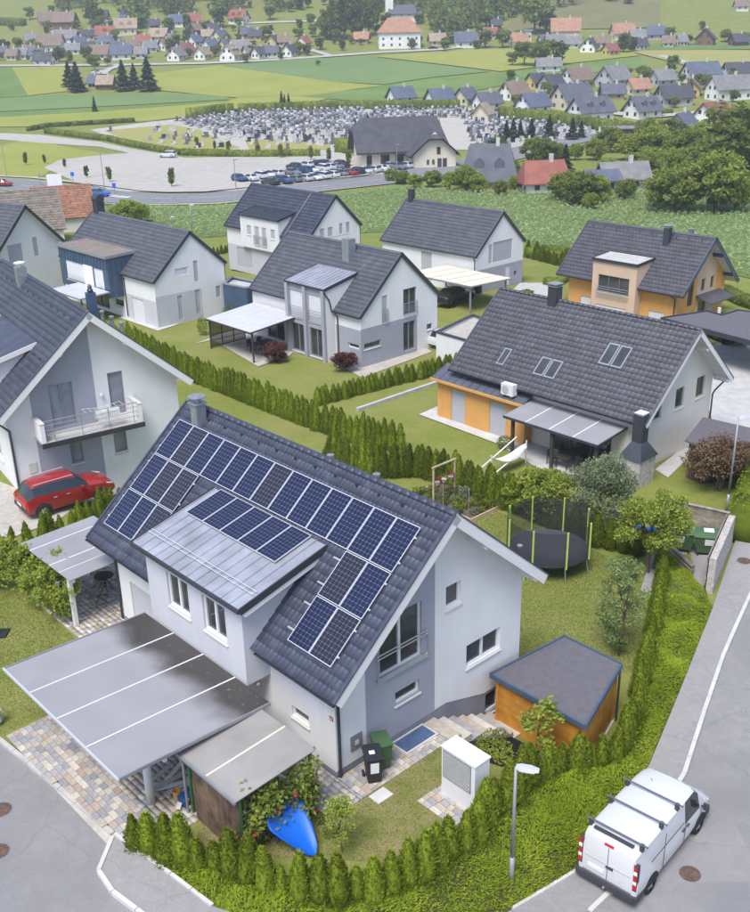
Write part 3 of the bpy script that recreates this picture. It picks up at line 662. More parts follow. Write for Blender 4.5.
mh.french_rail(mh.FG, -2.62, -.42, 2.62, 1.0)
mh.window(mh.FL, *HL[1]); mh.window(mh.FL, 9.7, 12.7, .0, 2.05, kind='shutter', sill=False)
fr, dro = mh.dormer(3.96, 9.49, -5.2, 2.25, 5.29, -2.0, 6.09, 'render_lightgrey', 'metal_roof', [(4.88, 6.13, 3.36, 4.66), (6.96, 8.22, 3.36, 4.66)], ov=(.27, .15), roof_y=(3.63, 9.82), seams=14)
def droofz(x): return 5.29+.25*(x+5.2)
rail = MB()
for xx in (-4.72, -4.86): rail.tube((xx, 3.75, droofz(xx)+.10), (xx, 9.7, droofz(xx)+.10), .014)
for k in range(14):
    y = 3.85+k*.445; rail.tube((-4.66, y, droofz(-4.66)+.03), (-4.9, y, droofz(-4.9)+.12), .012)
obj('snow_rail', rail, 'alu', dro)
# white fascia under the near dormer verge
fb = MB(); fb.bar((-5.3, 3.72, droofz(-5.3)-.26), (-2.3, 3.72, droofz(-2.3)-.26), .18, .2); obj('fascia', fb, 'wood_white', R0)
# flue, vents, wiring
fl = MB(); fl.box(-.72, -.30, 12.62, 13.04, 6.9, 8.15); flo = obj('flue', fl, 'metal_flue', R0)
fc = MB(); fc.box(-.78, -.24, 12.56, 13.10, 8.15, 8.2); fc.tube((-.51, 12.83, 8.2), (-.51, 12.83, 8.42), .12, 14); fc.lathe([(.02, .0), (.34, .02), (.34, .05), (.02, .13)], 18, (-.51, 12.83, 8.4)); obj('flue_cap', fc, 'metal_flue', flo)
for y in (6.2, 3.9): v_ = MB(); v_.lathe([(.09, 0), (.09, .28), (.13, .30), (.13, .38), (.02, .40)], 12, (.4, y, 7.35)); obj('roof_vent', v_, 'metal_flue', R0)
# solar panels
pfm = MB(); w, l, t = .99, 1.60, .036
for a in ((-w/2, -w/2+.022, -l/2, l/2), (w/2-.022, w/2, -l/2, l/2), (-w/2+.022, w/2-.022, -l/2, -l/2+.022), (-w/2+.022, w/2-.022, l/2-.022, l/2)): pfm.box(*a, -t, 0)
pfm.box(-w/2+.022, w/2-.022, -l/2+.022, l/2-.022, -.02, -.012)
PFRAME = pfm.mesh('solar_panel', 'alu')
pc = MB(); pc.add([(-w/2+.02, -l/2+.02, -.006), (w/2-.02, -l/2+.02, -.006), (w/2-.02, l/2-.02, -.006), (-w/2+.02, l/2-.02, -.006)], [(0, 1, 2, 3)]); PCELL = pc.mesh('cells', 'solar_cells')
def panel(x, y, z, sc, ss, yscale=1.):
    # local X of the panel runs along the ridge (house y), local Y up the slope
    M_ = Matrix(((0, sc, -ss, x), (-1, 0, 0, y), (0, ss, sc, z), (0, 0, 0, 1)))
    if yscale != 1.: M_ = M_ @ Matrix.Diagonal((1, yscale, 1, 1))
    p = obj('solar_panel', PFRAME, parent=R0, mtx=M_); obj('cells', PCELL, parent=p)
def roof_panel(k, row):
    d = .833+.80+row*1.635; p = mh.sp(-1, d, .774+.505+k*1.01, .13); panel(*p, mh.c, mh.s)
for k in range(13): roof_panel(k, 0)
for row in (1, 2):
    for k in (0, 1, 10, 11, 12): roof_panel(k, row)
ca = math.atan(.25)
for k in range(5): panel(-2.76, 4.91+k*1.005, droofz(-2.76)+.10, math.cos(ca), math.sin(ca), .97)
def mount(y0, y1, d):
    mb = MB(); a = Vector(mh.sp(-1, d, y0, .09)); b = Vector(mh.sp(-1, d, y1, .09)); mb.bar(a, b, .045, .045)
    return mb
for row, k0, k1 in ((0, 0, 13), (1, 0, 2), (2, 0, 2), (1, 10, 13), (2, 10, 13)):
    for t in (.35, 1.25):
        d = .833+row*1.635+t; ext = .30 if (row and k0 == 0) else .08
        obj('mounting_rail', mount(.774+k0*1.01-.06, .774+k1*1.01+ext, d), 'alu', R0)
mh.pipe([(-4.95, .55, 3.42), (-4.7, .62, 3.2), (-4.2, .78, 2.95), (-4.2, .78, .0)], .05)
mh.pipe([(-4.9, 13.7, 3.42), (-4.45, 13.6, 3.0), (-4.34, 13.55, 2.9), (-4.34, 13.55, .1)], .05)
mb = MB(); mb.box(-3.72, -3.25, .815, .86, .68, 1.22); b0 = obj('meter_box', mb, 'gutter_zinc', R0); mb = MB(); mb.box(-3.55, -3.4, .80, .816, .85, 1.0); obj('meter_window', mb, 'cream_stone', b0)
mb = MB(); mb.box(-4.3, -4.27, .93, 1.09, 2.06, 2.2); s0 = obj('number_plate', mb, 'red_flower', R0)
mb = MB(); mb.box(-4.306, -4.3, .955, 1.0, 2.09, 2.17); mb.box(-4.306, -4.3, 1.02, 1.065, 2.09, 2.17); obj('digit', mb, 'cream_stone', s0)
mb = MB(); mb.lathe([(.05, 0), (.08, .06), (.06, .15)], 10, (-4.75, 4.05, 2.0)); mb.tube((-4.75, 4.05, 2.1), (-4.3, 4.05, 2.15), .015); obj('wall_lamp', mb, 'wood_light', R0)

def loc(x, y, z=0):                         # main-house coordinates to world
    p = O0+y*AD+x*BD; return (float(p[0]), float(p[1]), z)
RZ = math.radians(42.43)
# light well with blue grille and garden stairs
lw = empty('light_well', loc(-1.33, .6, 0), RZ, 'light well with blue grid cover and pale frame at the grey gable foot', 'light well')
mb = MB()
for a in ((-.72, .72, -.50, -.44), (-.72, .72, .18, .24), (-.72, -.66, -.44, .18), (.66, .72, -.44, .18)): mb.box(*a, -.05, .075)
obj('frame', mb, 'concrete_light', lw); mat('grille_blue', (.075, .12, .22), .5, var=.2, scale=3, bump=.6, bscale=90)
for k in range(7):
    mb = MB(); mb.box(-.655, .655, -.435+k*.0875, -.36+k*.0875, .0, .062); obj('grille_bar', mb, 'grille_blue', lw)
# paving: bedding sheets with stones set on them
for nm, c_ in (('paver_tan', (.40, .345, .285)), ('paver_grey', (.32, .31, .31)), ('paver_rust', (.37, .285, .235)), ('paver_pale', (.47, .43, .38)), ('paver_slate', (.26, .26, .275))):
    mat(nm, c_, .9, var=.14, scale=5, bump=.2, bscale=60, obrand=.1)
st = empty('garden_stairs', loc(0, 0, 0), RZ); st['kind'] = 'structure'
for k in range(8):
    x0 = -.55+k*.47; mb = MB(); zt = .03-k*.215; mb.box(x0, x0+.49, -.38-.05*k, .84, zt-.6, zt); obj('step', mb, ('paver_tan', 'paver_pale', 'paver_grey')[k % 3], st)
PV = ['paver_tan', 'paver_grey', 'paver_rust', 'paver_pale', 'paver_slate', 'paver_tan', 'paver_pale', 'paver_grey']
STONE = {}
def stone_mesh(l, w, m):
    if (l, w, m) not in STONE:
        mb = MB(); a, b, t, e = l/2-.006, w/2-.006, .03, .008
        mb.add([(-a,-b,-t),(a,-b,-t),(a,b,-t),(-a,b,-t),(-a,-b,-e),(a,-b,-e),(a,b,-e),(-a,b,-e),(-a+e,-b+e,0),(a-e,-b+e,0),(a-e,b-e,0),(-a+e,b-e,0)],
               [(0,1,5,4),(1,2,6,5),(2,3,7,6),(3,0,4,7),(4,5,9,8),(5,6,10,9),(6,7,11,10),(7,4,8,11),(8,9,10,11)]); STONE[l, w, m] = mb.mesh('paving_stone', m)
    return STONE[l, w, m]
rp = random.Random(5); PCOUNT = [0]
def paving(name, rect, rowh, single, zoff=.012, flat=0., z=0., rest_single=False):
    """stones in rows over a rectangle of main-house coordinates; single(x,y) says which are objects of their own"""
    x0, x1, y0, y1 = rect; poly = [loc(x0, y0)[:2], loc(x1, y0)[:2], loc(x1, y1)[:2], loc(x0, y1)[:2]]
    base = drape(name, poly, .8, 'bed_paving', z-.006)
    rest = {}; x = x0
    while x < x1-.08:
        w = min(rowh, x1-x); y = y0+rp.uniform(-.2, 0)
        while y < y1-.05:
            l = rp.choice((.2, .3, .3, .4)); ya = max(y, y0); yb = min(y+l, y1); l2 = round(yb-ya, 2)
            if l2 > .06:
                m = rp.choice(PV); wx, wy, _ = loc(x+w/2, (ya+yb)/2); dz = zoff+rp.uniform(-.004, .006)
                if inpoly(np.array([wx]), np.array([wy]), STREET)[0]: pass
                elif single(x+w/2, (ya+yb)/2) and PCOUNT[0] < 300:
                    PCOUNT[0] += 1
                    o = obj('paving_stone', stone_mesh(l2, round(w, 2), m), parent=base, loc=(wx, wy, Tz(wx, wy)+z+dz+.025)); o.rotation_euler = (0, 0, RZ+PI/2)
                else: rest.setdefault(m, []).append((wx, wy, dz, l2, w))
            y += l
        x += rowh
    for m, R in rest.items():
        A = np.array(R); zz = T(A[:, 0], A[:, 1])+z+A[:, 2]+.025; V = []
        cs, sn = math.cos(RZ+PI/2), math.sin(RZ+PI/2)
        for sx, sy in ((-1, -1), (1, -1), (1, 1), (-1, 1)):
            lx = sx*(A[:, 3]/2-.007); ly = sy*(A[:, 4]/2-.007); V.append(np.stack([A[:, 0]+lx*cs-ly*sn, A[:, 1]+lx*sn+ly*cs, zz], 1))
        for q in range(4): V.append(V[q]+np.array([0, 0, -.03]))
        V = np.stack(V, 1).reshape(-1, 3); n = len(A); k = np.arange(n)[:, None]*8
        F = np.concatenate([k+np.array([[0, 1, 2, 3]])]+[k+np.array([[a, a+4, (a+1) % 4+4, (a+1) % 4]]) for a in range(4)])
        obj('paving_stones', np_mesh('paving_stones', V, F, m), parent=base, kind='stuff')
    return base
paving('driveway', (-10.72, -4.35, 2.3, 9.95), .2, lambda x, y: x < -9.35)
paving('garden_path', (-5.6, -4.3, -.35, 2.2), .2, lambda x, y: False)
paving('garden_path', (-4.3, -.55, -.35, .84), .2, lambda x, y: True)
paving('garden_path', (-3.25, -1.6, -3.25, -1.55), .2, lambda x, y: True)
paving('patio', (-6.2, -4.3, 12.9, 18.2), .2, lambda x, y: False, z=.01)
paving('patio', (-4.3, -2.4, 13.5, 18.2), .2, lambda x, y: False, z=.012)
drape('dry_lawn', [loc(*p)[:2] for p in [(-8.3, 2.2), (-5.6, 2.2), (-5.6, -.35), (-.6, -.35), (-.6, -1.2), (-1.2, -3.6), (-5., -3.2), (-9.2, 1.4)]], .6, 'lawn_dry', .004)
drape('planting_bed', [loc(*p)[:2] for p in [(.0, -.5), (2.2, -.5), (2.4, -2.2), (1.6, -3.2), (.3, -2.6), (-.4, -1.6)]], .5, 'soil_black', .03)

# carport with flat grey polycarbonate roof
mat('polycarb', (.27, .265, .28), .45, var=.10, scale=.6, spec=.35)
mat('polycarb_dirty', (.10, .098, .10), .35, var=.35, scale=.9, spec=.5)
def stained(name, clean, dirty, axis, lo, hi):
    m = mat(name, clean, .5, var=.08, scale=.7, spec=.35); nt = m.node_tree; N = nt.nodes; K = nt.links; P = N['Principled BSDF']
    src = P.inputs['Base Color'].links[0].from_socket; tc = N.new('ShaderNodeTexCoord'); sx = N.new('ShaderNodeSeparateXYZ'); K.new(tc.outputs['Object'], sx.inputs[0])
    nz = N.new('ShaderNodeTexNoise'); nz.inputs['Scale'].default_value = .55; nz.inputs['Detail'].default_value = 5; K.new(tc.outputs['Object'], nz.inputs['Vector'])
    ad = N.new('ShaderNodeMath'); ad.operation = 'MULTIPLY_ADD'; K.new(nz.outputs[0], ad.inputs[0]); ad.inputs[1].default_value = 1.5; K.new(sx.outputs[axis], ad.inputs[2])
    mr = N.new('ShaderNodeMapRange'); mr.inputs[1].default_value = lo; mr.inputs[2].default_value = hi; mr.interpolation_type = 'SMOOTHSTEP'; K.new(ad.outputs[0], mr.inputs[0])
    mx = N.new('ShaderNodeMix'); mx.data_type = 'RGBA'; K.new(mr.outputs[0], mx.inputs[0]); K.new(src, mx.inputs[6]); mx.inputs[7].default_value = (*dirty, 1)
    # pale bird and lime spots
    sp = N.new('ShaderNodeTexNoise'); sp.inputs['Scale'].default_value = 5; sp.inputs['Detail'].default_value = 8; sp.inputs['Roughness'].default_value = .75; K.new(tc.outputs['Object'], sp.inputs['Vector'])
    m2 = N.new('ShaderNodeMapRange'); m2.inputs[1].default_value = .60; m2.inputs[2].default_value = .72; K.new(sp.outputs[0], m2.inputs[0])
    mm = N.new('ShaderNodeMath'); mm.operation = 'MULTIPLY'; K.new(m2.outputs[0], mm.inputs[0]); K.new(mr.outputs[0], mm.inputs[1])
    m3 = N.new('ShaderNodeMix'); m3.data_type = 'RGBA'; K.new(mm.outputs[0], m3.inputs[0]); K.new(mx.outputs[2], m3.inputs[6]); m3.inputs[7].default_value = (.42, .41, .41, 1)
    K.new(m3.outputs[2], P.inputs['Base Color']); return m
stained('polycarb_stained', (.275, .268, .285), (.055, .050, .046), 0, 1.5, 2.5)
cp = empty('carport', loc(-7.9, 6.2, 0), RZ, 'large flat carport with grey stained polycarbonate roof sheets and white posts', 'carport')
ys = [-3.55, -1.75, .03, 1.8, 3.62]
def cz(x): return 2.52-.035*(x+2.5)
for a, b in zip(ys[:-1], ys[1:]):
    mb = MB(); V = [(x, y, cz(x)+dz) for x in (-2.5, 2.6) for y in (a+.03, b-.03) for dz in (0, .03)]
    mb.add(V, [(0,1,3,2), (4,6,7,5), (0,4,5,1), (2,3,7,6), (0,2,6,4), (1,5,7,3)]); obj('roof_sheet', mb, 'polycarb_stained', cp)
for y in ys[1:-1]:
    mb = MB(); mb.bar((-2.5, y, cz(-2.5)+.025), (2.6, y, cz(2.6)+.025), .045, .05); obj('cover_strip', mb, 'white_paint', cp)
mb = MB(); mb.bar((-2.53, -3.58, cz(-2.5)-.01), (-2.53, 3.65, cz(-2.5)-.0), .05, .09); obj('edge_trim', mb, 'alu', cp)
for y in (-3.56, 3.63): mb = MB(); mb.bar((-2.5, y, cz(-2.5)), (2.6, y, cz(2.6)), .05, .10); obj('edge_trim', mb, 'gutter_zinc', cp)
for x in (-1.05, 1.7):
    mb = MB(); mb.bar((x, -3.5, cz(x)-.13), (x, 3.55, cz(x)-.13), .12, .2); obj('beam', mb, 'wood_white', cp)
for x, y in ((-1.05, -2.3), (1.75, -1.6), (-1.05, 3.0), (1.75, 3.0)):
    mb = MB(); mb.tube((x, y, -.05), (x, y, cz(x)-.2), .13, 18); p = obj('post', mb, 'wood_white', cp, smooth=True)
    mb = MB(); mb.tube((x, y, -.02), (x, y, .06), .16, 18); obj('post_foot', mb, 'gutter_zinc', p)
# things kept below the carport
def plank(x, y, z, l, a, m, w=.14, t=.05, tilt=0, label=None):
    mb = MB(); mb.box(-l/2, l/2, -w/2, w/2, 0, t); o = obj('plank', mb, m, loc=loc(x, y, z), rz=RZ+a, label=label, cat='plank', group='planks piled below the carport'); o.rotation_euler[1] = tilt; return o
for k in range(9):
    mm = ('wood_light', 'wood_white', 'concrete')[k % 3]
    plank(-8.0+.12*(k % 4)-.2, 3.35+.28*k*.5, .04+.06*(k % 3)+.05*k*.4, rp.uniform(.8, 1.5), rp.uniform(-.5, .9), mm, label={'wood_light': 'bare wooden plank in the pile below the carport', 'wood_white': 'white painted plank in the pile below the carport', 'concrete': 'grey weathered plank in the pile below the carport'}[mm])
def toolbox(x, y, a, label):
    t = empty('tool_box', loc(x, y, .03), RZ+a, label, 'tool box', 'blue tool boxes below the carport')
    mb = MB(); mb.box(-.25, .25, -.15, .15, 0, .26); obj('body', mb, 'tool_blue', t); mb = MB(); mb.box(-.26, .26, -.16, .16, .265, .33); obj('lid', mb, 'tool_blue', t)
    mb = MB(); mb.path([(-.1, 0, .33), (-.1, 0, .39), (.1, 0, .39), (.1, 0, .33)], .015); obj('handle', mb, 'plastic_black', t)
    for sx in (-.15, .15): mb = MB(); mb.box(sx-.03, sx+.03, -.175, -.161, .2, .3); obj('latch', mb, 'frame_white', t)
toolbox(-8.15, 3.15, .3, 'blue tool box lying open to view beside the white carport post')
toolbox(-7.3, 4.0, -.2, 'blue tool box farther back below the carport behind planks')
mb = MB(); mb.lathe([(.10, 0), (.13, .3), (.12, .31), (.09, .03)], 14); obj('bucket', mb, MATS.get('render_orange'), loc=loc(-8.3, 3.5, .02), label='small orange bucket standing behind the blue tool box', cat='bucket')
bx = MB(); bx.box(-.35, .35, -.25, .25, 0, .45); bx.box(-.37, .37, -.27, .27, .45, .48)
obj('cardboard_box', bx, 'wood_light', loc=loc(-7.7, 3.0, .02), rz=.4, label='brown cardboard box below the carport by the lean-to', cat='box')
# lean-to wood store
lt = empty('wood_store', loc(-7.0, 1.45, 0), RZ, 'brown plank lean-to with a grey translucent roof and rose trellis side', 'shed')
mat('polycarb_old', (.28, .265, .25), .4, var=.16, scale=.8, spec=.5); mat('plank_old', (.125, .082, .055), .85, var=.5, scale=2.5, bump=.3, bscale=14, obrand=.25)
def lz(x): return 2.12+.06*(x+1.4)
for a, b in ((-1.36, .02), (.06, 1.4)):
    mb = MB(); V = [(x, y, lz(x)+dz) for x in (-1.42, 1.36) for y in (a, b) for dz in (0, .03)]; mb.add(V, [(0,1,3,2), (4,6,7,5), (0,4,5,1), (2,3,7,6), (0,2,6,4), (1,5,7,3)]); obj('roof_sheet', mb, 'polycarb_old', lt)
mb = MB(); mb.bar((-1.42, .04, lz(-1.42)+.03), (1.36, .04, lz(1.36)+.03), .06, .05); obj('cover_strip', mb, 'cream_stone', lt)
mb = MB(); mb.bar((-1.46, -1.38, lz(-1.42)), (-1.46, 1.42, lz(-1.42)), .07, .09); obj('gutter', mb, 'gutter_zinc', lt)
k = 0; y = -1.28
while y < .95:
    mb = MB(); mb.box(-1.33, -1.30, y, y+.125, .03, lz(-1.3)-.03-.02*(k % 2)); obj('plank', mb, 'plank_old', lt); y += .132; k += 1
for x, y in ((-1.27, -1.27), (1.2, -1.27), (1.2, 1.25), (-1.27, 1.2)): mb = MB(); mb.box(x-.04, x+.04, y-.04, y+.04, 0, lz(x)); obj('post', mb, 'plastic_green', lt)
mb = MB(); mb.path([(-1.46, 1.35, 2.05), (-1.4, 1.3, 1.8), (-1.4, 1.3, .02)], .04, 8); obj('downpipe', mb, 'gutter_zinc', lt)
for z in (.25, .9, 1.5): mb = MB(); mb.bar((-1.25, -1.28, z), (1.2, -1.28, z), .03, .04); obj('trellis_rail', mb, 'plastic_green', lt)
for k in range(11): x = -1.1+k*.22; mb = MB(); mb.bar((x, -1.28, .1), (x, -1.28, 1.95), .02, .025); obj('trellis_slat', mb, 'plastic_green', lt)
# pergola at the far end
pg = empty('patio_roof', loc(-4.7, 15.9, 0), RZ, 'low patio roof of grey polycarbonate on white posts beside the vines', 'pergola')
def pz(x): return 2.28+.03*(x+1.4)
py_ = [-2.0, -.35, 1.75, 2.2]
for a, b in ((-2.0, -.42), (-.36, 1.28), (1.34, 2.2)):
    mb = MB(); V = [(x, y, pz(x)+dz) for x in (-1.38, 1.9) for y in (a, b) for dz in (0, .03)]; mb.add(V, [(0,1,3,2), (4,6,7,5), (0,4,5,1), (2,3,7,6), (0,2,6,4), (1,5,7,3)]); obj('roof_sheet', mb, 'polycarb', pg)
for y in (-1.15, -.39, 1.31): mb = MB(); mb.bar((-1.38, y, pz(-1.38)+.035), (1.9, y, pz(1.9)+.035), .05 if y > -1 else .03, .04); obj('cover_strip', mb, 'white_paint', pg)
for x, y in ((-1.15, -1.45), (-1.15, 1.9), (1.7, 1.9)): mb = MB(); mb.box(x-.08, x+.08, y-.08, y+.08, 0, pz(x)); obj('post', mb, 'wood_white', pg)
for x in (-1.2, 1.6): mb = MB(); mb.bar((x, -1.95, pz(x)-.08), (x, 2.15, pz(x)-.08), .1, .15); obj('beam', mb, 'wood_white', pg)
def garden_chair(x, y, a, label):
    t = empty('garden_chair', loc(x, y, .05), RZ+a, label, 'chair', 'folding chairs on the patio')
    mb = MB()
    for k in range(5): mb.box(-.2+k*.085, -.13+k*.085, -.21, .21, .44, .46)
    obj('seat', mb, 'wood_light', t)
    mb = MB()
    for k in range(3): mb.box(-.25, -.23, -.21, .21, .56+k*.13, .65+k*.13)
    obj('backrest', mb, 'wood_dark', t)
    for sy in (-.22, .22):
        for p, q in (((-.27, sy, .95), (.22, sy, 0)), ((.2, sy, .45), (-.25, sy, 0))): mb = MB(); mb.tube(p, q, .014, 6); obj('leg', mb, 'plastic_black', t)
garden_chair(-4.25, 15.35, 2.6, 'folding chair with wooden slat seat on the patio facing the house wall')
garden_chair(-3.7, 16.6, -.6, 'folding chair behind the round patio table below the patio roof')
tb = empty('garden_table', loc(-3.75, 15.95, .05), RZ, 'round dark garden table below the patio roof', 'table')
mb = MB(); mb.lathe([(.38, .70), (.40, .715), (.38, .73)], 20); obj('table_top', mb, 'wood_dark', tb)
for k in range(3): t_ = k*2*PI/3; mb = MB(); mb.tube((0, 0, .7), (.32*math.cos(t_), .32*math.sin(t_), 0), .018); obj('leg', mb, 'plastic_black', tb)
# vine wire frame
vf = empty('vine_trellis', loc(-6.05, 16.8, 0), RZ, 'galvanised wire trellis for the vines along the lawn', 'trellis')
for y in (-1.75, .1, 1.9): mb = MB(); mb.tube((0, y, 0), (0, y, 1.75), .035, 8); obj('post', mb, 'gutter_zinc', vf)
for z in (1.72, 1.2, .75): mb = MB(); mb.tube((0, -1.75, z), (0, 1.9, z), .025 if z > 1.5 else .008, 6); obj('rail', mb, 'gutter_zinc', vf)
# garden slide: blue chute narrowing to its foot
sld = MB(); npt = 14; V = []; F = []
for i in range(npt+1):
    t = i/npt; wd = .78*min(1, (t+.10)/.34)**.5*(1-t)**.62+.025; xx = t; zz = 1.0*(1-t)**1.05+.10
    for sgn, lift in ((-1, .10), (-.85, .0), (0, -.02), (.85, .0), (1, .10)): V.append((xx, sgn*wd, zz+lift*(.5+.5*math.sin(PI*t))))
for i in range(npt):
    for j in range(4): F.append((i*5+j, i*5+j+1, (i+1)*5+j+1, (i+1)*5+j))
nv = len(V); V += [(x, y, z-.05) for x, y, z in V]; F += [tuple(k+nv for k in f[::-1]) for f in F]
for i in range(npt): F += [(i*5, (i+1)*5, (i+1)*5+nv, i*5+nv), (i*5+4, i*5+4+nv, (i+1)*5+4+nv, (i+1)*5+4)]
F += [(0, nv, nv+1, 1), (1, nv+1, nv+2, 2), (2, nv+2, nv+3, 3), (3, nv+3, nv+4, 4)]
sld.add(V, F); p0 = np.array(at(278, 806, 1.1)[:2]); p1 = np.array(G(316, 858)[:2]); dd = p1-p0
sroot = empty('garden_slide', (float(p0[0]), float(p0[1]), 0), math.atan2(dd[1], dd[0]), 'bright blue teardrop shaped slide on the lawn beside the lean-to', 'slide')
cho = obj('chute', sld, 'blue_plastic', sroot, smooth=True); cho.scale = (float(np.linalg.norm(dd)), 1, 1)
for sy in (-.25, .25): mb = MB(); mb.tube((.12, sy, 0), (.2, sy*.8, 1.15), .03); obj('support_leg', mb, 'blue_plastic', sroot)
# bins
def wheelie(x, y, a, m, label, note=True):
    t = empty('wheelie_bin', loc(x, y, .05), RZ+a, label, 'bin', 'wheelie bins by the grey gable')
    mb = MB(); V = []
    for z, w, d in ((.04, .20, .20), (.5, .235, .25), (.95, .26, .29)): V += [(-w, -d, z), (w, -d, z), (w, d, z), (-w, d, z)]
    mb.add(V, [(0, 3, 2, 1)]+[(4*i+k, 4*i+(k+1) % 4, 4*i+4+(k+1) % 4, 4*i+4+k) for i in range(2) for k in range(4)]+[(8, 9, 10, 11)]); obj('body', mb, m, t)
    mb = MB(); V = [(-.29, -.33, .955), (.29, -.33, .955), (.29, .34, .955), (-.29, .34, .955), (-.27, -.31, 1.0), (.27, -.31, 1.0), (.27, .32, 1.05), (-.27, .32, 1.05)]
    mb.add(V, [(0,3,2,1),(4,5,6,7),(0,1,5,4),(1,2,6,5),(2,3,7,6),(3,0,4,7)]); l = obj('lid', mb, m, t)
    mb = MB(); mb.tube((-.22, .38, 1.0), (.22, .38, 1.0), .02); mb.tube((-.22, .38, 1.0), (-.22, .3, .98), .018); mb.tube((.22, .38, 1.0), (.22, .3, .98), .018); obj('handle', mb, m, t)
    for sx in (-.27, .27): mb = MB(); mb.tube((sx-.03, .22, .10), (sx+.03, .22, .10), .10, 14); obj('wheel', mb, 'rubber', t)
    if note: mb = MB(); mb.add([(-.13, -.268, .42), (.13, -.268, .42), (.13, -.293, .82), (-.13, -.293, .82)], [(0, 1, 2, 3)]); mb.add([(-.12, -.1, 1.02), (.05, -.1, 1.022), (.05, .05, 1.034), (-.12, .05, 1.032)], [(0, 1, 2, 3)]); obj('sticker', mb, 'frame_white', t)
wheelie(-3.55, .02, -.55, 'plastic_black', 'black wheelie bin with a white label next to the downpipe')
wheelie(-2.95, .28, -.4, 'plastic_green', 'green wheelie bin standing behind the black bin at the gable', False)
# heat pump cabinet
hpn = empty('heat_pump', loc(-2.18, -2.47, .04), RZ, 'white heat pump cabinet with a diamond pattern grille on the lawn', 'heat pump')
mb = MB(); mb.box(-.31, .31, -.65, .65, .0, 1.69); obj('cabinet', mb, 'white_paint', hpn)
mb = MB(); mb.add([(-.34, -.68, 1.69), (.34, -.68, 1.69), (.34, .68, 1.69), (-.34, .68, 1.69), (-.34, -.68, 1.735), (.34, -.68, 1.735), (.34, .68, 1.735), (-.34, .68, 1.735)], [(0,3,2,1),(4,5,6,7),(0,1,5,4),(1,2,6,5),(2,3,7,6),(3,0,4,7)]); obj('lid', mb, 'white_paint', hpn)
mat('grille_dark', (.13, .13, .15), .7, var=.1)
gm = MB(); gm.box(-.325, -.312, -.50, .59, .66, 1.62); go_ = obj('grille', gm, 'grille_dark', hpn)
GZ0, GZ1, GY0, GY1, GL_ = .68, 1.60, -.48, .57, .56
for k in range(24):
    for s_ in (1, -1):
        yb = GY0-GL_+k*.068; p = np.array([-.333, yb if s_ > 0 else yb+GL_, GZ0]); q = np.array([-.333, yb+GL_ if s_ > 0 else yb, GZ1])
        t0, t1 = 0., 1.; bad = False
        for lim, sg in ((GY0, 1), (GY1, -1)):              # clip the bar to the grille opening
            f0 = sg*(p[1]-lim); f1 = sg*(q[1]-lim)
            if f0 < 0 and f1 < 0: bad = True
            elif f0 < 0: t0 = max(t0, f0/(f0-f1))
            elif f1 < 0: t1 = min(t1, f0/(f0-f1))
        if not bad and t1-t0 > .05: mb = MB(); mb.bar(p+(q-p)*t0, p+(q-p)*t1, .016, .014, (1, 0, 0)); obj('grille_bar', mb, 'alu', go_)
mb = MB(); mb.box(-.38, .38, -.72, .72, -.1, .0); obj('base_slab', mb, 'concrete', hpn)
# orange garden shed
shz = -1.68; sh = empty('garden_shed', loc(4.2, -1.4, shz), RZ, 'orange timber garden shed with flat dark grey roof behind the thuja hedge', 'shed')
mat('shed_orange', (.46, .20, .028), .6, var=.18, scale=3, obrand=.08)
SHP = [(-1.55, 1.78), (-1.52, -1.75), (1.72, -.72), (1.72, 1.5)]
zr_ = lambda x, y: 2.26
walls = list(zip(SHP, SHP[1:]+SHP[:1]))
for i, (a, b) in enumerate(walls):
    n = 14; a = Vector((*a, 0)); b = Vector((*b, 0))
    for k in range(n): mb = MB(); mb.bar(a+Vector((0, 0, .08+k*.152)), b+Vector((0, 0, .08+k*.152)), .05 if k % 2 else .052, .148); obj('board', mb, 'shed_orange', sh)
for p in SHP: mb = MB(); mb.box(p[0]-.06, p[0]+.06, p[1]-.06, p[1]+.06, -.3, 2.2); obj('corner_post', mb, 'shed_orange', sh)
rp2 = [(-1.74, 2.01), (-1.71, -1.95), (1.95, -.8), (1.95, 1.66)]
mb = MB(); mb.slab(rp2, 2.20, 2.27); mat('felt', (.115, .108, .125), .85, var=.10, scale=4, bump=.2, bscale=50); ro = obj('roof', mb, 'felt', sh)
for a, b in zip(rp2, rp2[1:]+rp2[:1]): mb = MB(); mb.bar((*a, 2.225), (*b, 2.225), .07, .17); obj('roof_edge', mb, 'metal_blue', ro)
mb = MB(); mb.slab([(p[0]*1.08, p[1]*1.08) for p in SHP], -.8, .02); obj('base', mb, 'concrete', sh)
mb = MB(); mb.path([(1.9, -.78, 2.15), (1.78, -.86, 1.9), (1.78, -.86, .0)], .04); obj('downpipe', mb, 'gutter', sh)
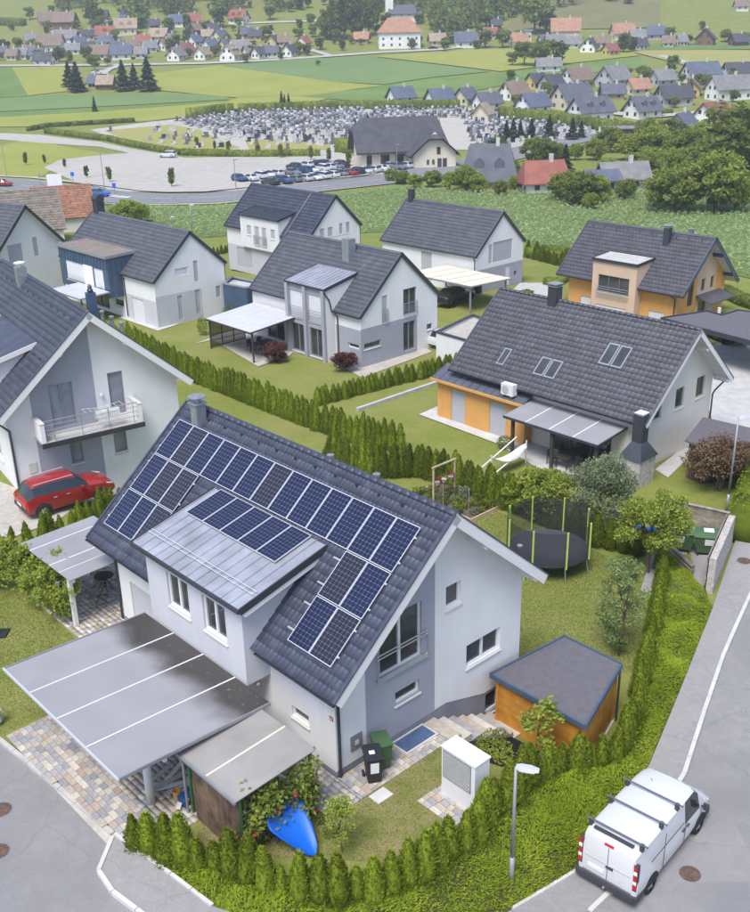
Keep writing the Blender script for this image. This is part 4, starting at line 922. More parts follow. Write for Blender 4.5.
# trampoline
tr = empty('trampoline', loc(13.4, 6.6, Tz(*loc(13.4, 6.6)[:2])), RZ, 'round trampoline with black net and lime green padded poles on the lawn', 'trampoline')
mb = MB(); mb.lathe([(.05, .79), (1.62, .79), (1.62, .81), (.05, .81)], 36); mat('net_mat', (.03, .032, .042), .7, var=.1); obj('jump_mat', mb, 'net_mat', tr)
mb = MB(); mb.lathe([(1.62, .80), (1.86, .80), (1.88, .83), (1.86, .86), (1.62, .83)], 36); mat('pad', (.055, .057, .07), .6, var=.1); obj('edge_pad', mb, 'pad', tr)
for k in range(8):
    t_ = 2*PI*k/8+.3; cx, sx = math.cos(t_), math.sin(t_); mb = MB(); mb.tube((1.93*cx, 1.93*sx, .75), (1.93*cx, 1.93*sx, 2.55), .045, 10); mat('lime', (.38, .52, .10), .6, var=.1) if 'lime' not in MATS else 0; obj('pole', mb, 'lime', tr)
    mb = MB(); mb.tube((1.8*cx, 1.8*sx, .78), (1.95*cx, 1.95*sx, 0), .025); obj('leg', mb, 'gutter_zinc', tr)
mb = MB(); n = 48
mb.add([(1.9*math.cos(2*PI*k/n), 1.9*math.sin(2*PI*k/n), z) for z in (.85, 2.5) for k in range(n)], [(k, (k+1) % n, n+(k+1) % n, n+k) for k in range(n)])
nm = mat('net', (.03, .03, .035), .8, alpha=.55); obj('safety_net', mb, 'net', tr)
mb = MB()
for k in range(3): mb.bar((-1.95, -.2+.0, .25+.2*k), (-1.95, .2, .25+.2*k), .04, .03)
for s_ in (-.2, .2): mb.bar((-1.95, s_, 0), (-1.9, s_, .8), .03, .03)
obj('ladder', mb, 'frame_white', tr)
mb = MB(); mb.lathe([(0.02, 0), (.12, .01), (.13, .08), (.02, .1)], 10); obj('ball_pump', mb, 'frame_white', loc=loc(12.6, 7.6, Tz(*loc(12.6, 7.6)[:2])+.82), label='small white bundle lying on the trampoline mat', cat='bundle')
# ------------------------------------------------------------------ neighbouring houses
def lmat(h, x, y): return h.root.matrix_basis @ Vector((x, y, 0))
def flat_canopy(h, label, x0, x1, y0, y1, z0, z1, n, m, posts, strip='white_paint', cat='canopy', name='patio_canopy', pm='gutter', trim='gutter', pr=.05):
    """free-standing canopy in the frame of house h; z runs from z0 at x0 to z1 at x1"""
    o = h.root.matrix_basis @ Vector(((x0+x1)/2, (y0+y1)/2, 0)); r = empty(name, o, h.root.rotation_euler[2], label, cat)
    cx, cy = (x0+x1)/2, (y0+y1)/2; zf = lambda x: z0+(z1-z0)*(x-x0)/(x1-x0)
    st = (y1-y0)/n
    for k in range(n):
        mb = MB(); V = [(x-cx, y-cy, zf(x)+dz) for x in (x0, x1) for y in (y0+k*st+.02, y0+(k+1)*st-.02) for dz in (0, .03)]
        mb.add(V, [(0,1,3,2), (4,6,7,5), (0,4,5,1), (2,3,7,6), (0,2,6,4), (1,5,7,3)]); obj('roof_sheet', mb, m, r)
        if k: mb = MB(); mb.bar((x0-cx, y0+k*st-cy, z0+.03), (x1-cx, y0+k*st-cy, z1+.03), .07, .04); obj('cover_strip', mb, strip, r)
    for x, z in ((x0, z0), (x1, z1)): mb = MB(); mb.bar((x-cx, y0-cy, z-.05), (x-cx, y1-cy, z-.05), .07, .14); obj('edge_beam', mb, trim, r)
    for y in (y0, y1): mb = MB(); mb.bar((x0-cx, y-cy, z0-.04), (x1-cx, y-cy, z1-.04), .06, .10); obj('edge_beam', mb, trim, r)
    for x, y in posts: mb = MB(); mb.box(x-cx-pr, x-cx+pr, y-cy-pr, y-cy+pr, -.1, zf(x)); obj('post', mb, pm, r)
    return r
def chimney(h, x, y, w, z0, z1, m='metal_dark', cap=True, capm='gutter_zinc', name='chimney'):
    mb = MB(); mb.box(x-w/2, x+w/2, y-w/2, y+w/2, z0, z1); c = obj(name, mb, m, h.root)
    if cap:
        mb = MB(); mb.box(x-w/2-.06, x+w/2+.06, y-w/2-.06, y+w/2+.06, z1+.12, z1+.17)
        for sx in (-1, 1):
            for sy in (-1, 1): mb.box(x+sx*w*.4-.02, x+sx*w*.4+.02, y+sy*w*.4-.02, y+sy*w*.4+.02, z1, z1+.12)
        mb.box(x-w/2-.04, x+w/2+.04, y-w/2-.04, y+w/2+.04, z1-.02, z1+.03); obj('chimney_cap', mb, capm, c)
    return c
def skylight(h, y0, y1, d0, d1, n=1):
    w = (y1-y0)/n
    for k in range(n):
        a, b = y0+k*w+.03, y0+(k+1)*w-.03; mb = MB()
        for (ya, yb, da, db) in ((a, b, d0, d0+.09), (a, b, d1-.09, d1), (a, a+.08, d0+.09, d1-.09), (b-.08, b, d0+.09, d1-.09)):
            V = [h.sp(-1, d, y, nn) for d in (da, db) for y in (ya, yb) for nn in (.0, .12)]; mb.add(V, [(0,1,3,2), (4,6,7,5), (0,4,5,1), (2,3,7,6), (0,2,6,4), (1,5,7,3)])
        s_ = obj('roof_window', mb, 'gutter_zinc', h.roofo)
        mb = MB(); mb.add([h.sp(-1, d, y, .09) for d, y in ((d0+.05, a+.05), (d0+.05, b-.05), (d1-.05, b-.05), (d1-.05, a+.05))], [(0, 1, 2, 3)]); obj('pane', mb, 'glass_dark', s_)
def pilaster(h, x0, x1, y0, y1, z0, z1, m): mb = MB(); mb.box(x0, x1, y0, y1, z0, z1); obj('pilaster', mb, m, h.root)

# grey and white house with the tall glazed bay
h2 = House('bay_house', 'white and grey house with a tall two storey glazed bay and flush dark roof', (2.29, 73.69, -1.8), 42.48, 13.33, -4.33, 4.08, 7.76, 42.8, .12, .2, cat='house')
g2 = [(-1.99, -1.43, 2.85, 4.9, 'shutter'), (.22, 1.6, 3.0, 5.0, 'double'), (.2, 1.45, .2, 2.45, 'double'), (2.72, 3.31, 1.38, 1.83, 'single'), (-3.83, -2.2, 1.25, 1.68, 'single')]
h2.gable(-4.13, 1.65, -.6, 2.8, 'render_grey', [w[:4] for w in g2]); h2.gable(-4.13, 1.65, 2.8, None, 'render_white', [w[:4] for w in g2]); h2.gable(1.65, 3.88, -.6, None, 'render_white', [w[:4] for w in g2])
for w in g2: h2.window(h2.FG, *w[:4], kind=w[4], fm='gutter_zinc', sill=w[4] == 'single')
h2.french_rail(h2.FG, .2, 1.62, 3.0, .95, 7, 'gutter_zinc'); h2.french_rail(h2.FG, -2.0, -1.42, 2.9, .95, 7, 'gutter_zinc')
l2 = [(.38, 1.57, 1.25, 1.6, 'single')]
h2.side(.12, 2.9, -.6, 2.72, 'render_grey', [w[:4] for w in l2]); h2.side(.12, 2.9, 2.72, None, 'render_white'); h2.side(2.9, 13.2, -.6, None, 'render_white', [(9.2, 11.4, .1, 2.2)])
h2.window(h2.FL, *l2[0][:4], sill=False); h2.window(h2.FL, 9.2, 11.4, .1, 2.2, kind='double', fm='gutter_zinc', sill=False); h2.hidden_walls('render_white')
h2.roof('tile_grey', 'flat', .62, .38, barge=('metal_dark', .2), ridge='cap', seed=11, soffit='metal_dark', skip=(2.9, 7.6))
h2.dormer(2.95, 7.5, -5.0, -.4, 5.5, -1.75, 6.17, 'render_grey', 'metal_roof', [(3.3, 4.95, 2.8, 4.85, 'shutter_light'), (5.5, 7.15, 2.8, 4.85, 'shutter_light'), (3.3, 4.95, .1, 2.3, 'double'), (5.5, 7.15, .1, 2.3, 'double')], ov=(.12, .06), seams=11, sidem='render_white', fm='gutter_zinc')
for y in (2.95, 5.08, 7.2): pilaster(h2, -5.22, -5.01, y, y+.3, -.3, 5.35, 'render_grey')
for y in (3.26, 5.4):
    mb = MB()
    for k in range(6): mb.tube((-5.1, y, 2.85+k*.16), (-5.1, y+1.78, 2.85+k*.16), .018)
    obj('railing', mb, 'gutter_zinc', h2.root)
chimney(h2, -.85, 4.9, .75, 6.2, 8.35, 'metal_flue', cap=False)
h2.pipe([(-4.4, 2.6, 3.6), (-4.2, 2.6, 3.3), (-4.17, 2.6, 0)], .05); h2.pipe([(-5.2, 2.86, 5.3), (-4.7, 2.86, 4.6), (-4.5, 2.86, 3.7)], .05)
flat_canopy(h2, 'white translucent patio canopy beside the grey bay of its house', -9.2, -4.4, 6.7, 12.6, 2.35, 2.75, 6, 'poly_white', [(-9.0, 6.8), (-9.0, 12.4)], pm='wood_dark', trim='wood_dark')
sc_ = empty('glass_screen', h2.root.matrix_basis @ Vector((-9.0, 12.4, 0)), h2.root.rotation_euler[2], 'dark framed glass wind screen at the end of the white patio canopy', 'screen')
for k in range(4): mb = MB(); mb.bar((k*1.1, 0, 0), (k*1.1, 0, 2.2), .06, .06); obj('frame_post', mb, 'wood_dark', sc_)
for z in (.05, 1.0, 2.2): mb = MB(); mb.bar((0, 0, z), (3.3, 0, z), .06, .05); obj('frame_rail', mb, 'wood_dark', sc_)
for k in range(3): mb = MB(); mb.box(k*1.1+.04, k*1.1+1.06, -.01, .01, .08, 2.15); obj('pane', mb, 'net', sc_)
def dining(h, x, y, label):
    t = empty('garden_table', h.root.matrix_basis @ Vector((x, y, .03)), h.root.rotation_euler[2], label, 'table')
    mb = MB(); mb.box(-.9, .9, -.45, .45, .70, .74); obj('table_top', mb, 'wood_dark', t)
    for sx in (-.8, .8):
        for sy in (-.36, .36): mb = MB(); mb.box(sx-.03, sx+.03, sy-.03, sy+.03, 0, .7); obj('leg', mb, 'wood_dark', t)
def simple_chair(h, x, y, a, label, group):
    t = empty('garden_chair', h.root.matrix_basis @ Vector((x, y, .03)), h.root.rotation_euler[2]+a, label, 'chair', group)
    mb = MB(); mb.box(-.22, .22, -.22, .22, .42, .46); obj('seat', mb, 'wood_dark', t); mb = MB(); mb.box(-.22, .22, .19, .23, .5, .9); obj('backrest', mb, 'wood_dark', t)
    for sx in (-.2, .2):
        for sy in (-.2, .2): mb = MB(); mb.box(sx-.02, sx+.02, sy-.02, sy+.02, 0, .42); obj('leg', mb, 'wood_dark', t)
dining(h2, -6.9, 8.6, 'dark garden table below the white patio canopy')
for dx, dy, a in ((-.5, -.75, PI), (.5, -.75, PI), (-.5, .75, 0), (.5, .75, 0)): simple_chair(h2, -6.9+dx, 8.6+dy, a, 'dark garden chair at the table below the white patio canopy', 'chairs below the white patio canopy')

# white house with the tin car canopy behind it
h3 = House('plain_house', 'white house with an unbroken dark roof and wide shuttered gable window by the field', (12.52, 95.35, -1.8), 42.54, 12.82, -3.88, 3.36, 7.0, 43.3, .12, .2)
g3 = [(-1.3, 1.5, 2.4, 4.3, 'shutter'), (-1.9, -1.4, 2.4, 4.2, 'shutter'), (.6, 1.25, -.1, 1.8, 'shutter_light'), (1.9, 2.3, .6, 1.1, 'single')]
h3.gable(-3.68, 3.16, 2.0, None, 'render_white', [w[:4] for w in g3]); h3.gable(-3.68, 3.16, -.6, 2.0, 'render_grey', [w[:4] for w in g3])
for w in g3: h3.window(h3.FG, *w[:4], kind=w[4], fm='gutter_zinc', sill=False)
h3.side(.12, 12.7, -.6, None, 'render_white', [(5.8, 7.2, .1, 2.95)]); h3.window(h3.FL, 5.8, 7.2, .1, 2.95, kind='shutter', sill=False); h3.hidden_walls('render_white')
h3.roof('tile_grey', 'flat', .62, .38, barge=('metal_dark', .2), ridge='cap', seed=13, soffit='metal_dark'); chimney(h3, -.1, 12.1, .5, 6.4, 8.0, 'metal_dark', cap=False)
h3.pipe([(-3.9, .2, 3.2), (-3.75, .2, 2.9), (-3.73, .2, 0)], .05)
flat_canopy(h3, 'cream corrugated car canopy on thin posts beside the plain white house', -9.6, -4.2, -4.6, 3.4, 2.35, 2.15, 5, 'cream_stone', [(-9.3, -4.3), (-4.6, -4.3), (-9.3, 3.0), (-4.6, 3.0)], pm='gutter_zinc', trim='gutter_zinc', strip='shutter', pr=.06, name='car_canopy')
def bin_simple(p, rz, m, label, group=None):
    t = empty('wheelie_bin', p, rz, label, 'bin', group); mb = MB(); mb.box(-.24, .24, -.26, .26, .05, .92); obj('body', mb, m, t); mb = MB(); mb.box(-.27, .27, -.3, .3, .925, 1.0); obj('lid', mb, m, t)
bin_simple(h3.root.matrix_basis @ Vector((-4.0, -.5, .05)), .7, 'plastic_black', 'dark wheelie bin against the grey foot of the plain white house')

# white house with the blue metal dormer
h5 = House('blue_dormer_house', 'white house with a blue metal clad box dormer and light grey ground floor', (-15.19, 85.66, -1.7), 42.73, 16.46, -4.04, 3.48, 7.44, 42.4, .12, .2)
g5 = [(-1.74, -.43, 3.9, 4.5, 'shutter_light'), (.14, .58, 3.1, 4.9, 'shutter'), (-1.73, -1.28, .15, 2.2, 'shutter'), (.06, .55, .3, 2.38, 'shutter'), (2.25, 2.72, 1.35, 2.35, 'shutter')]
h5.gable(-3.84, .72, -.6, 2.45, 'render_lightgrey', [w[:4] for w in g5]); h5.gable(.72, 3.28, -.6, None, 'render_white', [w[:4] for w in g5]); h5.gable(-3.84, .72, 2.45, None, 'render_white', [w[:4] for w in g5])
for w in g5: h5.window(h5.FG, *w[:4], kind=w[4], sill=False)
h5.side(.12, 5.2, -.6, 2.05, 'render_lightgrey', [(2.2, 4.1, -.1, 1.85)]); h5.side(.12, 5.2, 2.05, None, 'render_white'); h5.side(5.2, 16.3, -.6, None, 'render_white', [(5.6, 7.2, .6, 1.3), (8.2, 11.5, .05, 2.2)])
h5.window(h5.FL, 2.2, 4.1, -.1, 1.85, kind='shutter_light', sill=False); h5.window(h5.FL, 5.6, 7.2, .6, 1.3); h5.window(h5.FL, 8.2, 11.5, .05, 2.2, kind='double', fm='frame_dark', sill=False); h5.hidden_walls('render_white')
h5.roof('tile_grey', 'flat', .62, .38, barge=('metal_dark', .2), ridge='cap', seed=15, soffit='metal_dark', skip=(5.2, 14.1))
_, bdr = h5.dormer(5.3, 14.0, -5.2, 1.75, 5.35, -2.1, 5.45, 'metal_blue', 'tile_brown', [(6.15, 7.8, 2.4, 4.1, 'shutter_light'), (9.6, 12.9, 2.4, 4.1, 'shutter_light')], ov=(.06, .06), flat=True, edge='gutter_zinc', sidem='metal_blue')
mb = MB(); mb.box(-5.26, -5.2, 7.9, 9.5, 2.35, 4.15); obj('wall_panel', mb, 'render_white', h5.root)
for k in range(17):
    y = 5.35+k*.53; mb = MB(); mb.bar((-5.225, y, 4.2), (-5.225, y, 5.2), .03, .05); obj('cladding_seam', mb, 'metal_blue', h5.root)
for k in range(2): mb = MB(); mb.path([(-5.3, 12.6-k*5.6, 2.85), (-5.3, 9.7-k*3.2, 2.85)], .02); mb.path([(-5.3, 12.6-k*5.6, 2.5), (-5.3, 9.7-k*3.2, 2.5)], .02); obj('railing', mb, 'gutter_zinc', h5.root)
for k in range(6):
    x = -4.9+k*.5; mb = MB(); mb.bar((x, 5.27, 1.8), (x, 5.27, 5.2), .03, .05); obj('cladding_seam', mb, 'metal_blue', h5.root)
h5.pipe([(-4.1, 5.0, 3.6), (-3.92, 5.0, 3.3), (-3.9, 5.0, 0)], .05); h5.pipe([(3.5, .2, 4.2), (3.32, .16, 3.9), (3.32, .16, 0)], .05)
chimney(h5, .2, 15.6, .8, 6.6, 8.4, 'metal_dark', cap=False); mb = MB(); mb.tube((.2, 15.1, 8.65), (.2, 16.1, 8.65), .42, 14); obj('chimney_cowl', mb, 'metal_dark', h5.root)
flat_canopy(h5, 'white flat patio canopy below the blue metal dormer', -8.2, -5.4, 5.0, 10.4, 2.3, 2.4, 4, 'poly_white', [(-8.0, 5.2), (-8.0, 10.2)], pm='wood_dark', trim='gutter_zinc')

# white house behind the bay house
h6 = House('back_dormer_house', 'white house with a metal roofed dormer of four narrow windows near the corn field', (-3.27, 101.03, -1.8), 42.57, 13.75, -3.97, 3.31, 7.99, 44.7, .12, .2)
g6 = [(-2.14, -1.55, 4.05, 5.0, 'shutter'), (-1.1, -.5, 4.1, 5.0, 'shutter'), (.38, .86, 4.15, 5.2, 'shutter'), (1.3, 1.8, 4.15, 5.2, 'shutter')]
h6.gable(-3.77, 3.11, -.6, 3.7, 'render_white'); h6.gable(-3.77, 3.11, 3.7, None, 'render_white', [w[:4] for w in g6])
mb = MB(); mb.box(-2.2, 1.85, .108, .125, 3.98, 4.05); obj('string_course', mb, 'render_lightgrey', h6.root)
for w in g6: h6.window(h6.FG, *w[:4], kind=w[4], sill=False)
h6.side(.12, 13.6, -.6, 2.2, 'render_lightgrey', [(9.4, 12.0, -.05, 2.0)]); h6.side(.12, 13.6, 2.2, None, 'render_white'); h6.window(h6.FL, 9.4, 12.0, -.05, 2.0, kind='shutter', sill=False); h6.hidden_walls('render_white')
h6.roof('tile_slate', 'flat', .62, .38, barge=('metal_dark', .2), ridge='cap', seed=17, soffit='metal_dark', skip=(4.0, 10.8))
h6.dormer(4.2, 10.6, -4.12, 2.3, 5.65, -1.85, 6.14, 'render_white', 'metal_dark', [(8.8, 9.5, 3.65, 4.6, 'shutter'), (7.45, 8.2, 2.75, 4.62, 'shutter'), (6.25, 6.95, 2.75, 4.64, 'shutter'), (4.8, 5.5, 3.7, 4.62, 'shutter')], ov=(.1, .1), seams=12)
h6.french_rail(lambda a, z, d=0: (-4.12+d, a, z), 6.15, 8.3, 2.75, .95, 6, 'gutter_zinc')
h6.pipe([(3.35, .2, 4.6), (3.15, .16, 4.3), (3.15, .16, 0)], .05); h6.pipe([(-4.0, 4.1, 3.9), (-3.82, 4.1, 3.6), (-3.82, 4.1, 0)], .05)
ln = MB(); V = [h6.sp(-1, d, y, n) for d in (.1, 5.3) for y in (3.55, 3.62) for n in (.03, .07)]; ln.add(V, [(0,1,3,2), (4,6,7,5), (0,4,5,1), (2,3,7,6), (0,2,6,4), (1,5,7,3)]); obj('lightning_strip', ln, 'gutter_zinc', h6.roofo)

# orange house
ho = House('orange_house', 'orange house with a salmon box dormer and brown grey tiled roof by the field', (27.84, 81.24, -2.0), 42.45, 12.45, -4.32, 4.51, 7.1, 43.2, .9, .7)
go2 = [(-1.95, -1.15, 1.6, 3.7, 'double'), (.0, .6, 2.55, 3.6, 'single'), (1.45, 2.0, 2.55, 3.6, 'single'), (-.2, 1.0, -.2, 1.7, 'single'), (-2.6, -2.0, .3, .9, 'single')]
H_ = [w[:4] for w in go2]
ho.gable(-3.62, -.6, -.6, None, 'render_orange', H_); ho.gable(-.6, 2.2, -.6, None, 'render_pink', H_); ho.gable(2.2, 3.81, -.6, None, 'render_orange', H_)
for w in go2: ho.window(ho.FG, *w[:4], kind=w[4], fm='frame_dark' if w[1] < 0 else 'gutter_zinc', sill=False)
ho.side(.9, 11.55, -.6, None, 'render_orange', [(9.2, 10.25, -.2, 1.35), (1.95, 3.4, -.2, 1.25)]); ho.window(ho.FL, 9.2, 10.25, -.2, 1.35, kind='shutter_light', sill=False); ho.window(ho.FL, 1.95, 3.4, -.2, 1.25, kind='shutter_light', sill=False); ho.hidden_walls('render_orange')
ho.roof('tile_dark', 'flat', .33, .36, barge=('metal_blue', .26), ridge='cap', seed=19, soffit='wood_white', skip=(4.1, 8.5)); ho.outriggers('metal_blue', (.35, .8)); ho.snow_guards(.55, 10, 1, 11.6)
ho.dormer(4.2, 8.5, -4.55, .0, 5.02, -2.05, 5.2, 'render_pink', 'concrete', [(4.85, 7.9, 2.3, 3.75, 'triple'), (5.0, 8.0, .1, 1.2, 'shutter_light')], ov=(.06, .06), flat=True, edge='gutter', fm='frame_dark')
mb = MB()
for k in range(5): mb.tube((-4.68, 4.8, 2.0+k*.2), (-4.68, 8.0, 2.0+k*.2), .025)
obj('railing', mb, 'gutter_zinc', ho.root)
chimney(ho, -.85, 3.95, .5, 6.0, 7.6, 'metal_dark'); chimney(ho, .5, 2.6, .35, 6.2, 7.3, 'gutter_zinc')
pr = MB(); pr.prism([(-.75, 1.9), (-.75, 2.0), (3.0, 2.0), (3.0, 1.9)], lambda a, b: (a, .9, b+.35), lambda a, b: (a, -.6, b-.1)); obj('porch_roof', pr, 'tile_dark', ho.root)
ho.pipe([(-4.35, 1.0, 2.9), (-3.75, 1.0, 2.6), (-3.7, 1.0, 0)], .05)

# cream house with orange annexe
rh = House('annexe_house', 'cream house with large dark tiled roof, roof windows and an orange walled annexe', (17.81, 52.78, -1.9), 42.61, 14.18, -4.75, 4.24, 7.6, 41.8, .95, .6)
gr = [(-2.66, -1.7, 2.75, 3.75, 'single'), (-.3, .58, 2.85, 4.05, 'single'), (1.88, 2.8, 2.95, 4.2, 'single'), (-3.6, -2.9, .6, 1.5, 'single')]
rh.gable(-4.15, 3.64, -.6, None, 'render_cream', [w[:4] for w in gr])
for w in gr: rh.window(rh.FG, *w[:4], kind=w[4], fm='gutter_zinc')
rh.side(.95, 13.2, -.6, None, 'render_cream', [(2.4, 6.6, .05, 2.2)]); rh.window(rh.FL, 2.4, 6.6, .05, 2.2, kind='triple', fm='frame_dark', sill=False); rh.hidden_walls('render_cream')
rh.roof('tile_dark', 'wave', .30, .345, barge=('wood_white', .24), ridge='tile', seed=21); rh.outriggers('wood_white', (.3, .95))
skylight(rh, 10.5, 11.1, 4.0, 5.2); skylight(rh, 6.72, 8.3, 3.95, 5.2, 2); skylight(rh, 3.1, 4.68, 2.05, 3.5, 2)
chimney(rh, -.1, 9.8, .62, 6.9, 8.5, 'metal_dark')
rh.pipe([(4.3, .5, 3.6), (3.9, .85, 3.0), (3.72, .88, 2.8), (3.72, .88, 0)], .05)
ann = lambda a, z, d=0: (-4.85+d, a, z)
rh.region(ann, [(7.95, -.4), (15.03, -.4), (15.03, 2.55), (7.95, 2.55)], [(12.7, 13.85, -.1, 2.15), (9.4, 10.7, -.1, 2.15)], 'render_orange', name='annexe_wall')
for a, b in ((12.7, 13.85), (9.4, 10.7)): rh.window(ann, a, b, -.1, 2.15, kind='shutter', sill=False)
mb = MB(); mb.add([(-4.85, 7.95, -.4), (-4.15, 7.95, -.4), (-4.15, 7.95, 2.7), (-4.85, 7.95, 2.55)], [(0, 1, 2, 3)]); obj('annexe_wall', mb, 'render_orange', rh.root); mb = MB(); mb.add([(-4.85, 15.03, -.4), (-3.0, 15.03, -.4), (-3.0, 15.03, 3.0), (-4.85, 15.03, 2.55)], [(0, 1, 2, 3)]); obj('annexe_wall', mb, 'render_orange', rh.root)
mb = MB(); V = [(x, y, z+dz) for x, z in ((-5.2, 2.68), (-3.7, 3.28)) for y in (7.9, 15.3) for dz in (-.08, 0)]; mb.add(V, [(0,1,3,2), (4,6,7,5), (0,4,5,1), (2,3,7,6), (0,2,6,4), (1,5,7,3)]); aro = obj('annexe_roof', mb, 'metal_slate', rh.root)
for k in range(13): y = 8.0+k*.6; mb = MB(); mb.bar((-5.18, y, 2.70), (-3.9, y, 3.22), .03, .05); obj('seam', mb, 'metal_slate', aro)
mb = MB(); mb.bar((-5.22, 7.85, 2.6), (-5.22, 15.3, 2.6), .09, .16); obj('fascia', mb, 'render_orange', aro)
ac = empty('air_conditioner', rh.root.matrix_basis @ Vector((-4.95, 9.15, 2.85)), rh.root.rotation_euler[2], 'white air conditioner unit standing on the annexe roof', 'air conditioner')
mb = MB(); mb.box(-.2, .2, -.45, .45, .1, .78); obj('case', mb, 'white_paint', ac); mb = MB(); mb.tube((-.215, .12, .43), (-.20, .12, .43), .26, 20); obj('fan_grille', mb, 'shutter', ac)
for sy in (-.3, .3): mb = MB(); mb.bar((-.22, sy, .05), (.3, sy, .18), .06, .08); obj('foot', mb, 'gutter_zinc', ac)
flat_canopy(rh, 'grey polycarbonate terrace roof with white strips along the cream house', -6.85, -4.0, 1.45, 7.95, 2.45, 2.75, 4, 'polycarb', [(-6.5, 7.5), (-6.6, 4.6), (-6.6, 1.7)], pm='wood_dark', trim='metal_dark', pr=.08, name='terrace_roof')
dining(rh, -5.4, 4.2, 'wooden table in the shade below the grey terrace roof')
for dx, dy, a in ((-.6, -.8, PI), (.5, -.8, PI), (-.6, .8, 0), (.5, .8, 0)): simple_chair(rh, -5.4+dx, 4.2+dy, a, 'dark chair at the table below the grey terrace roof', 'chairs below the grey terrace roof')
bbq = empty('garden_fireplace', rh.root.matrix_basis @ Vector((-4.7, .3, 0)), rh.root.rotation_euler[2], 'stone garden fireplace with dark metal hood and tall flue', 'fireplace')
mat('rubble', (.40, .37, .35), .95, var=.3, scale=6, bump=.8, bscale=14)
mb = MB(); mb.box(-.75, .75, -.6, .6, -.3, 1.6); obj('body', mb, 'rubble', bbq)
mb = MB(); mb.add([(-.85, -.7, 1.6), (.85, -.7, 1.6), (.85, .7, 1.6), (-.85, .7, 1.6), (-.3, -.3, 2.4), (.3, -.3, 2.4), (.3, .3, 2.4), (-.3, .3, 2.4)], [(0,3,2,1),(4,5,6,7),(0,1,5,4),(1,2,6,5),(2,3,7,6),(3,0,4,7)]); obj('hood', mb, 'metal_dark', bbq)
mb = MB(); mb.box(-.3, .3, -.3, .3, 2.38, 3.9); fo = obj('flue', mb, 'metal_dark', bbq); mb = MB(); mb.box(-.28, .28, -.28, .28, 4.0, 4.05); mb.box(-.2, .2, -.2, .2, 3.9, 4.0); obj('flue_cap', mb, 'white_paint', fo)
# hammock frame and bars on the terrace lawn
hm = empty('hammock', rh.root.matrix_basis @ Vector((-8.6, 6.2, 0)), rh.root.rotation_euler[2], 'pale hammock slung between poles in front of the terrace', 'hammock')
V = []; F = []
for i in range(13):
    t = i/12; z = 1.25-1.9*t*(1-t)
    for w_ in (-.38, 0, .38): V.append((-1.2+2.9*t, w_*math.sin(PI*t)**.5, z-.08*(w_ == 0)))
for i in range(12):
    for j in range(2): F.append((i*3+j, i*3+j+1, i*3+j+4, i*3+j+3))
mb = MB(); mb.add(V, F); obj('cloth', mb, 'frame_white', hm)
for p, q in (((-1.25, 0, 0), (-1.25, 0, 1.4)), ((1.75, 0, 0), (1.75, 0, 1.4)), ((-2.2, .6, .25), (1.6, .6, 1.5)), ((-2.4, -.3, .1), (1.4, -.3, 1.2))): mb = MB(); mb.tube(p, q, .04); obj('pole', mb, 'wood_white', hm)

# big white house with the balcony
lh = House('balcony_house', 'white house with a laundry balcony, grey wall panel and plain dark blue slate roof', (-13.77, 47.98, 0), 33.26, 15.51, -5.1, 5.09, 8.63, 41.5, .9, .6, base=-2.6)
gl = [(-2.25, -1.05, 2.85, 5.1, 'double'), (.8, 1.6, 2.85, 5.15, 'single'), (-1.6, -.95, .75, 1.95, 'single'), (.72, 1.42, .75, 1.95, 'single')]
H_ = [w[:4] for w in gl]
lh.gable(-4.5, -3.2, -2.6, None, 'render_white', H_); lh.gable(-3.2, .08, -2.6, None, 'render_grey', H_); lh.gable(.08, 4.49, -2.6, None, 'render_white', H_)
for w in gl: lh.window(lh.FG, *w[:4], kind=w[4], fm='gutter_zinc', sill=w[2] < 2, glass='glass_blind')
lh.side(.9, 14.6, -.6, None, 'render_white', [(3.0, 4.2, .9, 2.2), (6.5, 7.6, .05, 2.1)]); lh.window(lh.FL, 3.0, 4.2, .9, 2.2, kind='double'); lh.window(lh.FL, 6.5, 7.6, .05, 2.1, fm='frame_dark', sill=False); lh.hidden_walls('render_white')
lh.roof('tile_slate', 'flat', .30, .33, barge=('wood_white', .30), ridge='tile', seed=23); lh.outriggers(spots=(.36, .9)); lh.snow_guards(.75, 12, 1.0, 12.5)
lh.snow_guards(3.2, 14, .8, 13.)
chimney(lh, -.35, 10.2, .55, 7.7, 9.2, 'metal_flue', cap=False); mb = MB(); mb.lathe([(.08, 0), (.08, .2), (.3, .22), (.3, .26), (.03, .33)], 16, (-.35, 10.2, 9.2)); obj('chimney_cap', mb, 'frame_white', lh.root)
chimney(lh, .75, 1.7, .42, 7.4, 9.2, 'metal_blue', cap=False); mb = MB(); mb.lathe([(.12, 0), (.16, .12), (.09, .24), (.12, .3), (.02, .42)], 14, (.75, 1.7, 9.2)); obj('chimney_cap', mb, 'metal_dark', lh.root)
for y in (1.4, 2.8, 4.2): mb = MB(); mb.tube((1.7, y-1, 7.0), (1.7, y-1, 7.7), .1, 10); mb.lathe([(.14, 0), (.14, .1), (.03, .14)], 10, (1.7, y-1, 7.7)); obj('roof_vent', mb, 'gutter_zinc', lh.root)
lh.pipe([(-5.1, .5, 4.0), (-4.6, .8, 3.4), (-4.42, .84, 3.2), (-4.42, .84, 0)], .05)
lh.dormer(2.9, 9.0, -4.9, 3.2, 6.1, -2.0, 6.85, 'render_white', 'tile_slate', [(4.0, 5.4, 4.2, 5.6), (6.6, 8.0, 4.2, 5.6)], ov=(.3, .3), edge='wood_white')
bz = 2.55; mb = MB(); mb.box(-3.25, 1.95, -.45, .9, bz, bz+.14); bs = obj('balcony_slab', mb, 'concrete', lh.root)
mb = MB(); mb.bar((-3.3, -.5, bz+.0), (2.0, -.5, bz+.0), .1, .24); obj('balcony_fascia', mb, 'gutter', bs)
